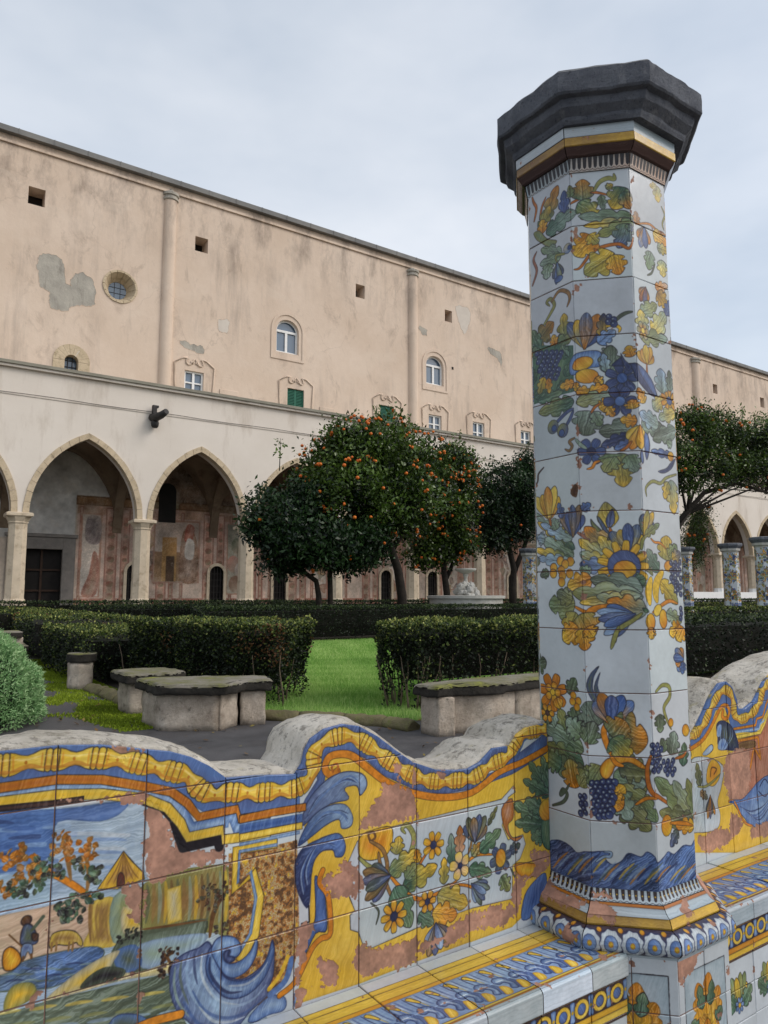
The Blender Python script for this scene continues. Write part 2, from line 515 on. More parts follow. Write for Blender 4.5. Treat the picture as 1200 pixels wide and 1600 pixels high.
    def scatter_chips(s, box, n, r=(4, 14), seed=3):
        q = np.random.default_rng(seed)
        for k in range(n):
            c = (q.uniform(box[0], box[1]), q.uniform(box[2], box[3])); rr = q.uniform(*r)
            s.chip([(c[0]+rr*q.uniform(.5, 1.3)*math.cos(a), c[1]+rr*q.uniform(.5, 1.3)*math.sin(a)) for a in np.linspace(0, 2*math.pi, 7, False)])
    def tile_tone(s, us, vs, seed=2, amp=.032):
        """each tile came out of the kiln a little different"""
        q = np.random.default_rng(seed); us = [s.u0]+[u for u in us if s.u0 < u < s.u1]+[s.u1]; vs = [s.v0]+[v for v in vs if s.v0 < v < s.v1]+[s.v1]
        for a, b in zip(us[:-1], us[1:]):
            for c, d in zip(vs[:-1], vs[1:]):
                X0, X1, Y0, Y1 = [int(k/s.res) for k in (a-s.u0, b-s.u0, c-s.v0, d-s.v0)]
                s.a[Y0:Y1, X0:X1, :3] *= (1+q.normal(0, amp))*(1+q.normal(0, amp*.2, 3))
    def joint_wear(s, us, vs, seed=5, p=.5):
        """little flakes along tile edges"""
        q = np.random.default_rng(seed)
        for u in us:
            v = s.v0
            while v < s.v1:
                v += q.uniform(20, 160)
                if q.random() < p: s.chip([(u+q.uniform(-5, 5), v+dv) if abs(dv) < 12 else (u, v+dv) for dv in np.linspace(-q.uniform(6, 22), q.uniform(6, 22), 4)]+[(u+q.uniform(1, 7), v)])
        for v in vs:
            u = s.u0
            while u < s.u1:
                u += q.uniform(30, 200)
                if q.random() < p: s.chip([(u+du, v+q.uniform(-4, 4)) for du in np.linspace(-q.uniform(5, 20), q.uniform(5, 20), 4)]+[(u, v+q.uniform(1, 6))])
    def image(s):
        # glaze tone lowered in place of shade; faint age: crazing tone and grime
        a = s.a.copy()
        g = a[..., :3].mean(-1, keepdims=True); a[..., :3] = (g+(a[..., :3]-g)*.93)*s.tone
        a[..., :3] *= (.95+.10*s.n3[..., None])*(.985+.03*s.n2[..., None])
        im = bpy.data.images.new(s.name, s.w, s.h, alpha=True)
        a[..., :3] = np.clip(a[..., :3]/255.0, 0, 1)
        im.alpha_mode = 'CHANNEL_PACKED'
        im.pixels.foreach_set(np.ascontiguousarray(a, dtype=np.float32).ravel())
        im.update(); im.pack()
        return im
    def uv(s, u, v): return ((u*1000-s.u0)/(s.u1-s.u0), (v*1000-s.v0)/(s.v1-s.v0))

def majolica(canvas, name, rough=(0.16, 0.75)):
    t = NT(name)
    tx = t.node('ShaderNodeTexImage'); tx.image = canvas.image(); tx.interpolation = 'Cubic'; tx.extension = 'EXTEND'
    uvn = t.node('ShaderNodeUVMap'); t.l.new(uvn.outputs[0], tx.inputs['Vector'])
    col = tx.outputs['Color']
    gr = t.ramp(t.noise(7, 8, .7), [(0.45, 0.0), (0.8, 1.0)])
    col = t.mix(t.math('MULTIPLY', gr, 0.20), col, srgb(82, 74, 64))
    t.color(col)
    r = t.node('ShaderNodeMapRange'); t.l.new(tx.outputs['Alpha'], r.inputs[0])
    r.inputs[3].default_value = rough[1]; r.inputs[4].default_value = rough[0]
    t.rough(t.math('ADD', r.outputs[0], t.math('MULTIPLY', t.noise(18, 5, .6), 0.14)))
    t.b.inputs['Specular IOR Level'].default_value = 0.28
    h = t.math('ADD', t.math('MULTIPLY', tx.outputs['Alpha'], 0.6), t.math('MULTIPLY', t.noise(22, 3, .5), 0.5))
    t.bump(h, 0.45, 0.004)
    return t.m
# ---- majolica drawn in millimetres on the unwrapped shaft and on the bench backs
def draw_shaft(c):
    F,N,C,L,T,W,D,G,H,B,K=c.fill,c.line,c.curl,c.leaf,c.tulip,c.flower,c.disc,c.grapes,c.chip,c.band,c.speckle
    C([(28,2941),(41,2985),(28,3016),(21,3041)],'O',10.2)
    C([(55,2937),(69,2980),(89,3008)],'O',8.5)
    L((81,2917),(146,3025),59.5,'g','o')
    L((54,2896),(108,2966),51.0,'G','y')
    L((171,2892),(172,2992),42.5,'n','B')
    L((84,2870),(222,2897),59.5,'G','t')
    L((69,2877),(65,2932),42.5,'o','y')
    C([(201,2930),(242,2950),(278,2964),(331,2948)],'O',10.2)
    L((241,2938),(244,3016),68.0,'G','o')
    L((227,2932),(297,2865),63.7,'G','y')
    L((202,2954),(198,2999),25.5,'g','l')
    C([(282,2969),(301,2999),(330,3011),(351,3005),(350,3025)],'l',15.3)
    L((322,2973),(345,2987),22.1,'g','y')
    L((303,2951),(312,2897),27.2,'g','t')
    L((389,2969),(340,2896),76.5,'G','y')
    L((378,2955),(400,2890),42.5,'G','o')
    L((416,2856),(225,2881),47.6,'g','t')
    L((415,2844),(242,2843),34.0,'t','y')
    L((415,2840),(287,2804),51.0,'g','l')
    L((391,2836),(355,2751),63.7,'g','n')
    C([(411,2788),(391,2747),(357,2766),(300,2760),(264,2740),(227,2693),(206,2687)],'O',11.1)
    L((277,2801),(208,2737),80.7,'o','y')
    L((259,2810),(288,2773),42.5,'y','l')
    L((342,2733),(240,2665),80.7,'y','l')
    L((338,2729),(356,2655),59.5,'y','o')
    L((413,2816),(380,2829),25.5,'n','g')
    F([(24,2897),(54,2892),(89,2848),(134,2821),(103,2806),(67,2837),(37,2866)],'l','g')
    L((156,2764),(56,2821),42.5,'t','g')
    L((151,2758),(49,2766),42.5,'g','t')
    C([(10,2700),(33,2748),(18,2795),(35,2821)],'R',10.2)
    C([(131,2742),(127,2768),(166,2760),(186,2767)],'l',7.6)
    D((181,2773),18.7,'s','b')
    D((189,2774),8.5,'B')
    L((91,2754),(78,2698),51.0,'g','t')
    T((131,2738),(136,2665),51.0,('l', 'n', 'b'),4)
    D((136,2678),20.4,'n','b',sy=0.6)
    C([(60,2532),(94,2565),(113,2590),(96,2618),(77,2612),(91,2594)],'l',13.6)
    C([(101,2606),(137,2633),(175,2615),(184,2589),(171,2564)],'E',12.8)
    L((13,2471),(108,2529),68.0,'G','o')
    L((39,2455),(4,2530),42.5,'G','g')
    L((154,2444),(155,2545),51.0,'G','y')
    L((100,2437),(188,2450),51.0,'G','l')
    L((110,2442),(103,2483),34.0,'o','y')
    T((232,2406),(243,2530),127.5,('B', 'n', 'o', 'b', 'y'),5)
    L((289,2440),(299,2522),34.0,'y','N')
    L((275,2418),(335,2459),42.5,'b','c')
    C([(305,2476),(333,2478),(350,2466),(346,2452)],'y',10.2)
    C([(333,2489),(351,2507),(372,2518),(393,2521)],'d',11.9)
    G([(316,2509),(331,2498),(314,2491),(331,2482)],11.9)
    L((301,2364),(323,2407),42.5,'t','d')
    L((553,3027),(561,2965),42.5,'t','Y',out='E')  # pale leaves and outlines: glare on this face put into the colour
    L((559,3021),(515,3014),25.5,'t','Y',out='E')
    C([(579,2954),(596,2927),(580,2890),(588,2868)],'l',6.8)
    T((473,2842),(462,2764),76.5,('n', 'o', 'b'),4)
    L((432,2845),(430,2891),34.0,'o','p')
    C([(426,2843),(499,2865),(547,2856),(609,2850)],'o',7.6)
    L((521,2840),(606,2817),51.0,'Y','o')
    L((504,2764),(487,2693),51.0,'t','g')
    L((542,2790),(604,2792),38.2,'t','y')
    L((564,2749),(572,2687),51.0,'t','Y')
    C([(525,2722),(505,2686),(480,2671)],'d',6.8)
    T((465,2621),(443,2562),59.5,('n', 'o', 'z'),4)
    L((519,2635),(595,2661),34.0,'o','p')
    L((530,2622),(582,2579),59.5,'E','y')
    L((429,2521),(527,2574),51.0,'t','l')
    L((448,2457),(430,2536),59.5,'t','Y')
    L((495,2459),(574,2554),68.0,'Y','t')
    L((423,2437),(580,2461),51.0,'l','t')
    W((442,2463),34.0,6,'t','Y')
    L((574,2546),(603,2608),34.0,'n','b')
    F([(-5,2476),(193,2418),(189,2256),(139,2258),(-12,2252)],'G','g',out=None,sm=False)
    L((27,2423),(9,2465),35.2,'G','g')
    L((170,2383),(137,2431),35.2,'G','g')
    L((150,2320),(187,2365),35.2,'G','g')
    L((5,2329),(-1,2388),35.2,'G','g')
    L((114,2274),(167,2302),35.2,'G','g')
    L((22,2261),(140,2268),35.2,'G','g')
    L((3,2279),(79,2303),35.2,'G','g')
    G([(23,2437),(44,2431),(68,2427),(94,2419),(115,2415),(138,2406),(36,2418),(59,2414),(81,2408),(104,2402),(130,2395),(29,2404),(55,2398),(75,2395),(95,2386),(120,2383),(44,2385),(67,2378),(86,2375),(111,2371),(35,2372),(58,2369),(83,2361),(103,2355),(122,2349),(50,2353),(70,2348),(92,2346),(119,2335),(43,2341),(62,2339),(87,2329),(110,2325)],12.2)
    L((57,2341),(27,2284),38.3,'y','l')
    L((75,2332),(79,2275),27.5,'o','y')
    L((192,2286),(127,2288),33.7,'o','y')
    F([(173,2355),(191,2381),(235,2393),(279,2390),(291,2362),(278,2336),(240,2332),(201,2314),(176,2320)],'b','c')
    D((222,2350),38.3,'o','y',sy=0.6,rot=0.3)
    D((236,2305),39.8,'y','o',sy=0.65)
    L((311,2307),(318,2408),61.2,'t','d')
    L((302,2315),(292,2382),30.6,'t','c')
    W((351,2292),57.4,7,'n','B','N')
    F([(318,2337),(353,2365),(359,2341),(403,2341),(453,2312),(497,2262),(501,2239),(459,2245),(400,2282),(383,2323),(352,2333)],'N','n')
    F([(356,2345),(349,2379),(362,2354),(383,2330),(370,2317)],'n','N')
    L((264,2297),(288,2275),30.6,'o','y')
    L((195,2258),(256,2250),30.6,'o','y')
    L((243,2251),(306,2264),38.3,'y','o')
    L((200,2287),(195,2255),23.0,'o','y')
    L((197,2214),(318,2240),42.8,'l','t')
    L((273,2190),(323,2214),45.9,'y','o')
    W((341,2213),53.6,6,'n','b','N')
    L((298,2195),(321,2161),30.6,'y','o')
    L((189,2222),(25,2217),58.1,'G','l')
    C([(184,2197),(154,2190),(110,2165),(96,2151)],'n',12.2)
    C([(184,2190),(170,2166),(139,2132)],'n',12.2)
    D((91,2152),25.2,'l','n')
    D((96,2146),12.2,'B')
    D((135,2131),25.2,'l','n')
    D((130,2123),13.0,'B')
    L((244,2184),(220,2100),91.8,'t','d')
    L((254,2181),(277,2130),38.3,'t','g')
    C([(247,2178),(260,2197),(280,2209)],'O',7.7)
    L((396,2118),(270,2111),64.3,'t','d')
    L((394,2141),(339,2150),38.3,'o','y')
    L((384,2184),(379,2217),45.9,'y','o')
    L((436,2209),(399,2256),38.3,'y','o')
    L((477,2195),(544,2246),45.9,'t','y')
    L((374,2093),(275,2061),39.8,'N','n')
    L((373,2074),(317,2050),27.5,'n','b')
    T((405,2125),(388,2044),84.2,('y', 'Y', 'o'),4)
    F([(435,2116),(452,2066),(435,2015),(424,2036),(423,2088)],'n','b')
    F([(410,2048),(417,2010),(407,1999),(401,2027)],'n','b')
    C([(373,2074),(357,2055),(336,2043)],'O',9.2)
    C([(186,2095),(163,2087),(175,2069),(162,2055),(143,2064)],'E',10.7)
    W((243,2045),47.4,6,'n','N','B')
    C([(191,2089),(212,2067),(228,2056)],'t',12.2)
    C([(272,2012),(254,2006),(244,1990),(227,1985)],'o',9.2)
    L((335,2036),(343,1921),76.5,'g','y')
    L((317,2030),(281,1973),53.6,'g','l')
    L((360,2029),(385,1970),53.6,'g','t')
    C([(267,2019),(298,2028),(341,2029)],'g',9.2)
    W((571,2237),47.4,9,'o','n','y')
    T((456,2349),(450,2415),99.5,('Y', 'o', 'y'),5)
    L((384,2363),(374,2404),38.3,'o','y')
    C([(454,2349),(453,2312),(457,2285)],'O',7.7)
    L((534,2258),(530,2346),68.9,'t','c')
    L((579,2272),(579,2348),35.2,'t','d')
    F([(408,2337),(444,2323),(483,2290),(503,2244),(480,2249),(441,2283),(412,2311)],'n','b')
    L((411,2139),(536,2129),61.2,'t','d')
    L((504,2138),(403,2171),53.6,'t','c')
    L((602,2138),(469,2087),53.6,'t','d')
    L((601,2199),(506,2166),45.9,'Y','t')
    L((575,2080),(544,2090),30.6,'t','g')
    L((573,2043),(456,2048),26.0,'n','b')
    F([(592,2035),(569,1999),(525,1978),(491,1981),(537,1996),(565,2019)],'n','N')
    D((565,2040),16.8,'y','o')
    C([(592,1980),(534,1962),(501,1941),(459,1944),(422,1920),(423,1891)],'l',10.7)
    L((561,1958),(570,1840),61.2,'t','y')
    L((544,1950),(520,1889),38.3,'l','y')
    L((169,1700),(-6,1859),39.8,'g','t',lobes=4)
    L((174,1719),(7,1824),39.8,'G','y',lobes=4)
    L((163,1752),(21,1816),39.8,'t','c',lobes=4)
    L((169,1694),(-4,1777),39.8,'g','t',lobes=4)
    L((172,1674),(-10,1729),39.8,'G','y',lobes=4)
    L((160,1675),(3,1695),39.8,'t','c',lobes=4)
    L((96,1790),(80,1831),39.8,'g','t',lobes=4)
    L((176,1771),(115,1828),39.8,'G','y',lobes=4)
    L((41,1760),(5,1769),39.8,'t','c',lobes=4)
    T((64,1829),(57,1945),114.8,('o', 'y', 'Y'),5)
    C([(64,1832),(70,1805)],'O',10.7)
    T((167,1765),(167,1869),99.5,('B', 'n', 'E'),5)
    L((123,1827),(106,1882),27.5,'n','b')
    L((206,1846),(234,1870),27.5,'n','b')
    C([(187,1773),(215,1756),(236,1727)],'R',10.7)
    L((2,1667),(-8,1709),30.6,'l','n')
    L((55,1646),(14,1633),30.6,'g','d')
    D((109,1682),16.1,'o','y')
    D((153,1678),16.1,'o','y')
    D((130,1670),16.1,'o','y')
    D((78,1660),16.1,'o','y')
    D((112,1649),16.1,'o','y')
    D((75,1640),16.1,'o','y')
    D((148,1638),16.1,'o','y')
    D((116,1632),16.1,'o','y')
    D((111,1610),16.1,'o','y')
    C([(43,2015),(17,1995),(12,1968),(-9,1946)],'v',5.4)
    L((293,1786),(282,1873),58.1,'y','l',lobes=1)
    L((290,1786),(304,1850),23.0,'n','N',lobes=1)
    C([(293,1786),(301,1764),(322,1745)],'O',10.7)
    F([(233,1816),(247,1800),(283,1761),(318,1716),(305,1713),(270,1749),(241,1781)],'d','l')
    F([(253,1824),(266,1816),(289,1774),(295,1748),(271,1780)],'d','n')
    L((299,1704),(213,1791),58.1,'t','o')
    L((299,1691),(258,1761),45.9,'t','y')
    L((280,1679),(191,1750),45.9,'t','y')
    L((286,1666),(194,1705),45.9,'y','t')
    L((285,1660),(192,1667),45.9,'c','n')
    L((230,1641),(192,1655),30.6,'t','g')
    T((350,1706),(350,1801),107.1,('n', 'y', 'B'),5)
    L((418,1641),(360,1716),30.6,'d','l',lobes=1)
    F([(390,1709),(429,1660),(437,1629),(408,1647),(386,1684)],'l','d')
    L((469,1642),(413,1716),45.9,'G','t')
    W((334,1660),85.7,13,'y','n','o',inner=0.62)
    D((336,1650),36.7,'o','y',sy=0.8)
    L((374,1609),(398,1622),45.9,'G','g')
    T((401,1762),(442,1844),68.9,('l', 'n', 'y'),4)
    L((406,1760),(485,1802),27.5,'l','g')
    C([(390,1715),(397,1747),(421,1763)],'l',10.7)
    L((232,1619),(136,1595),58.1,'o','y')
    L((390,1581),(226,1619),68.9,'t','d')
    L((390,1560),(156,1573),68.9,'t','l')
    L((384,1566),(187,1541),42.8,'t','y')
    L((359,1541),(243,1563),42.8,'y','t')
    L((399,1511),(275,1547),64.3,'t','o')
    C([(166,1528),(202,1513),(220,1510)],'o',10.7)
    C([(204,1491),(223,1515),(263,1527),(314,1532)],'o',19.9)
    L((167,1538),(51,1533),84.2,'l','g')
    L((155,1547),(88,1576),53.6,'l','d')
    L((170,1509),(120,1419),68.9,'l','y')
    L((186,1503),(223,1429),91.8,'l','o')
    T((358,1504),(246,1473),107.1,('n', 'b', 'c'),6)
    C([(383,1507),(357,1486),(317,1461),(301,1442),(298,1415)],'l',13.8)
    L((518,1681),(519,1765),84.2,'l','y')
    L((525,1694),(576,1735),42.8,'l','g')
    C([(436,1751),(455,1740),(486,1738),(516,1720)],'o',6.9)
    D((528,1662),27.5,'o','y',sy=0.7)
    L((546,1688),(596,1709),38.3,'y','n')
    G([(539,1673),(562,1674),(590,1677),(554,1663),(577,1665),(539,1648),(561,1648),(587,1650),(546,1636),(573,1637),(537,1623),(560,1620),(590,1622),(547,1610),(570,1607),(533,1597),(560,1595),(585,1594),(541,1582),(570,1585),(532,1568),(557,1570),(585,1569)],10.7)
    L((477,1613),(566,1537),53.6,'y','l')
    C([(489,1642),(458,1610),(448,1572),(454,1544)],'y',33.7)
    C([(426,1619),(412,1578),(416,1535)],'y',30.6)
    C([(429,1510),(482,1535),(524,1547),(566,1537)],'o',12.2)
    D((455,1517),24.5,'y','Y',sy=0.7,rot=0.6)
    D((483,1488),21.4,'y','o',sy=1.5)
    D((417,1480),23.0,'y','o',sy=1.2)
    L((500,1509),(583,1476),42.8,'t','l')
    L((581,1457),(511,1440),53.6,'o','y')
    L((426,1461),(418,1424),30.6,'o','y')
    L((400,1523),(394,1510),23.0,'G','g')
    G([(581,1521),(583,1505),(578,1489)],10.7)
    L((178,1461),(109,1414),69.2,'o','y')
    L((191,1458),(202,1386),59.3,'y','o')
    L((209,1462),(231,1430),45.5,'o','y')
    C([(310,1463),(297,1431),(284,1393)],'l',13.8)
    L((-25,1325),(33,1338),59.3,'g','d')
    L((416,1463),(413,1424),29.7,'o','y')
    L((590,1459),(552,1415),55.3,'o','y')
    T((581,1353),(527,1363),89.0,('n', 'o', 'b'),5)
    L((581,1345),(571,1305),29.7,'n','b')
    L((36,1090),(-8,1208),69.2,'d','g',lobes=4)
    L((91,1082),(61,1167),69.2,'g','t',lobes=4)
    L((144,1083),(84,1186),69.2,'G','l',lobes=4)
    L((157,1140),(154,1203),69.2,'d','g',lobes=4)
    L((185,1066),(14,1120),69.2,'g','t',lobes=4)
    L((183,1019),(24,1063),69.2,'G','l',lobes=4)
    L((192,990),(33,1008),69.2,'d','g',lobes=4)
    L((177,1111),(115,1158),69.2,'g','t',lobes=4)
    L((88,1002),(11,1028),69.2,'G','l',lobes=4)
    W((58,1239),65.2,7,'o','y','O',rot=0.3)
    W((58,1239),35.6,5,'o','y','y')
    W((31,1167),31.6,6,'o','v','y')
    L((129,1240),(158,1295),45.5,'d','g')
    L((74,1222),(90,1187),39.5,'o','y',lobes=1)
    D((148,1238),12.8,'o','y')
    D((169,1222),12.8,'o','y')
    D((162,1202),12.8,'o','y')
    D((144,1218),12.8,'o','y')
    L((144,942),(121,1031),79.1,'o','l')
    L((160,953),(210,1023),49.4,'l','g')
    C([(43,866),(89,887),(108,915),(91,927),(79,908),(101,925),(120,951)],'d',11.9)
    F([(221,1225),(203,1271),(216,1311),(244,1337),(227,1303),(222,1264),(236,1233)],'n','d')
    F([(236,1233),(227,1272),(247,1318),(238,1276),(247,1241)],'n','d')
    L((230,1147),(201,1224),89.0,'d','t')
    L((196,1091),(222,1162),59.3,'g','d')
    T((276,1160),(299,1256),148.3,('n', 'o', 'b', 'B'),6)
    C([(269,1168),(252,1132),(262,1086),(274,1056)],'o',17.8)
    L((267,1125),(386,1106),128.5,'G','o')
    L((274,1118),(322,1165),89.0,'G','o')
    L((274,1110),(333,1051),69.2,'G','y')
    L((285,995),(387,910),69.2,'d','l',lobes=4)
    L((278,1003),(374,969),69.2,'g','t',lobes=4)
    L((292,965),(412,864),69.2,'l','g',lobes=4)
    L((283,920),(384,835),69.2,'d','l',lobes=4)
    L((269,964),(325,862),69.2,'g','t',lobes=4)
    L((241,1024),(201,961),69.2,'l','g',lobes=4)
    L((294,1026),(391,1008),69.2,'d','l',lobes=4)
    F([(380,1022),(348,1051),(303,1057),(261,1048),(237,1020),(240,993),(258,985),(274,1003),(286,1026),(325,1039),(362,1022)],'o','y')
    C([(272,1056),(287,1034),(309,1027)],'o',13.8)
    L((264,926),(311,966),49.4,'o','y')
    L((260,926),(304,898),59.3,'y','o')
    G([(212,969),(227,969),(245,973),(264,974),(280,976),(223,957),(238,956),(254,959),(270,960),(213,943),(232,944),(248,941),(267,943),(224,929),(239,927),(257,932),(274,929),(217,911),(231,914),(250,917),(267,914),(226,901),(244,900),(259,900),(216,883),(236,884),(250,885),(267,889),(229,869),(246,872),(260,875)],12.8)
    G([(164,921),(182,925),(173,912),(166,897),(185,903),(176,886),(163,868),(183,875)],10.9)
    C([(342,911),(377,932),(417,930)],'o',9.9)
    C([(427,1258),(461,1276),(496,1269),(498,1237),(465,1205),(479,1164),(499,1134)],'l',13.8)
    L((442,1187),(441,1129),49.4,'d','g')
    L((491,1054),(516,1126),65.2,'d','t')
    L((465,1069),(442,1110),35.6,'g','d')
    G([(401,1093),(423,1091),(412,1081),(441,1078),(401,1071),(427,1066),(411,1053),(436,1052),(398,1043),(423,1041),(414,1029),(437,1023),(403,1016),(425,1015)],10.9)
    G([(453,1037),(476,1035),(503,1034),(471,1024),(495,1023),(460,1012),(483,1008),(509,1006),(471,998),(497,995)],10.9)
    L((554,1011),(567,1085),43.5,'G','g')
    D((498,1155),13.8,'o','y')
    D((577,1123),19.8,'o','y')
    C([(516,1040),(557,1043),(578,1056)],'O',9.9)
    C([(393,1061),(380,1015),(389,955),(429,929),(555,856)],'O',13.8)
    L((609,847),(402,993),69.2,'l','g')
    L((601,840),(497,972),59.3,'l','t')
    L((615,838),(571,970),49.4,'g','l')
    L((600,825),(420,889),59.3,'d','l')
    L((600,817),(500,834),43.5,'y','o')
    D((455,842),27.7,'o','y',sy=1.2)
    C([(475,846),(540,835),(593,819)],'o',11.9)
    L((512,817),(469,775),35.6,'d','n')
    F([(24,736),(52,757),(84,762),(121,754),(143,743),(182,756),(217,762),(251,764),(260,750),(243,745),(261,727),(291,737),(314,764),(351,755),(370,771),(392,758),(401,740),(429,749),(456,763),(487,750),(534,767),(577,759),(605,768),(620,651),(409,647),(206,653),(20,632)],'n','b',out='N',ow=2.4,gdir=(0.8, 0.5),streak=0.8)
    N([(38,665),(69,701),(107,735)],'o',6.9,taper=True,alpha=0.7)
    N([(54,664),(85,700),(122,734)],'c',6.9,taper=True,alpha=0.7)
    N([(70,663),(101,699),(137,733)],'N',6.9,taper=True,alpha=0.7)
    N([(85,663),(116,699),(152,732)],'b',6.9,taper=True,alpha=0.7)
    N([(101,662),(131,698),(167,731)],'y',6.9,taper=True,alpha=0.7)
    N([(117,684),(147,720),(183,752)],'d',6.9,taper=True,alpha=0.7)
    N([(133,683),(162,719),(198,751)],'c',6.9,taper=True,alpha=0.7)
    N([(148,683),(177,718),(209,747)],'o',6.9,taper=True,alpha=0.7)
    N([(163,682),(192,717),(220,743)],'c',6.9,taper=True,alpha=0.7)
    N([(178,704),(206,737),(232,761)],'N',6.9,taper=True,alpha=0.7)
    N([(193,703),(217,732),(243,756)],'b',6.9,taper=True,alpha=0.7)
    N([(206,700),(228,728),(254,752)],'y',6.9,taper=True,alpha=0.7)
    N([(216,666),(238,693),(264,717)],'d',6.9,taper=True,alpha=0.7)
    N([(227,684),(249,711),(276,735)],'c',6.9,taper=True,alpha=0.7)
    N([(238,679),(260,707),(286,731)],'o',6.9,taper=True,alpha=0.7)
    N([(249,675),(271,702),(297,726)],'c',6.9,taper=True,alpha=0.7)
    N([(260,670),(282,698),(308,722)],'N',6.9,taper=True,alpha=0.7)
    N([(271,666),(293,693),(319,717)],'b',6.9,taper=True,alpha=0.7)
    N([(283,684),(304,711),(331,735)],'y',6.9,taper=True,alpha=0.7)
    N([(294,679),(315,707),(341,731)],'d',6.9,taper=True,alpha=0.7)
    N([(304,675),(326,702),(352,726)],'c',6.9,taper=True,alpha=0.7)
    N([(315,671),(337,698),(363,722)],'o',6.9,taper=True,alpha=0.7)
    N([(327,688),(348,716),(374,739)],'c',6.9,taper=True,alpha=0.7)
    N([(337,684),(359,711),(385,735)],'N',6.9,taper=True,alpha=0.7)
    N([(348,680),(370,707),(396,730)],'b',6.9,taper=True,alpha=0.7)
    N([(359,675),(381,702),(411,723)],'y',6.9,taper=True,alpha=0.7)
    N([(370,693),(392,720),(430,737)],'d',6.9,taper=True,alpha=0.7)
    N([(381,688),(405,714),(449,728)],'c',6.9,taper=True,alpha=0.7)
    N([(392,684),(423,706),(467,719)],'o',6.9,taper=True,alpha=0.7)
    N([(404,679),(441,697),(485,710)],'c',6.9,taper=True,alpha=0.7)
    N([(424,691),(461,710),(506,723)],'N',6.9,taper=True,alpha=0.7)
    N([(442,683),(479,701),(525,714)],'b',6.9,taper=True,alpha=0.7)
    N([(460,674),(497,692),(544,705)],'y',6.9,taper=True,alpha=0.7)
    N([(478,665),(516,683),(563,696)],'d',6.9,taper=True,alpha=0.7)
    N([(497,656),(535,674),(582,687)],'c',6.9,taper=True,alpha=0.7)
    N([(517,669),(556,687),(603,701)],'o',6.9,taper=True,alpha=0.7)
    N([(536,659),(575,678),(623,691)],'c',6.9,taper=True,alpha=0.7)
    N([(555,650),(595,669),(643,682)],'N',6.9,taper=True,alpha=0.7)
    N([(574,641),(614,659),(663,673)],'b',6.9,taper=True,alpha=0.7)
    N([(595,654),(636,673),(685,686)],'y',6.9,taper=True,alpha=0.7)
    C([(216,732),(239,748),(258,750),(261,762),(240,763)],'c',7.9)
    H([(208,2843),(224,2839),(223,2798),(209,2804)])
    H([(204,2637),(225,2637),(224,2597),(206,2594)])
    H([(402,3004),(423,3015),(424,2984),(399,2980)])
    H([(183,1949),(209,1940),(201,1904),(181,1893),(156,1909),(157,1932)])
    F([(180,1936),(194,1926),(186,1893),(162,1909)],'e','v',out='v')
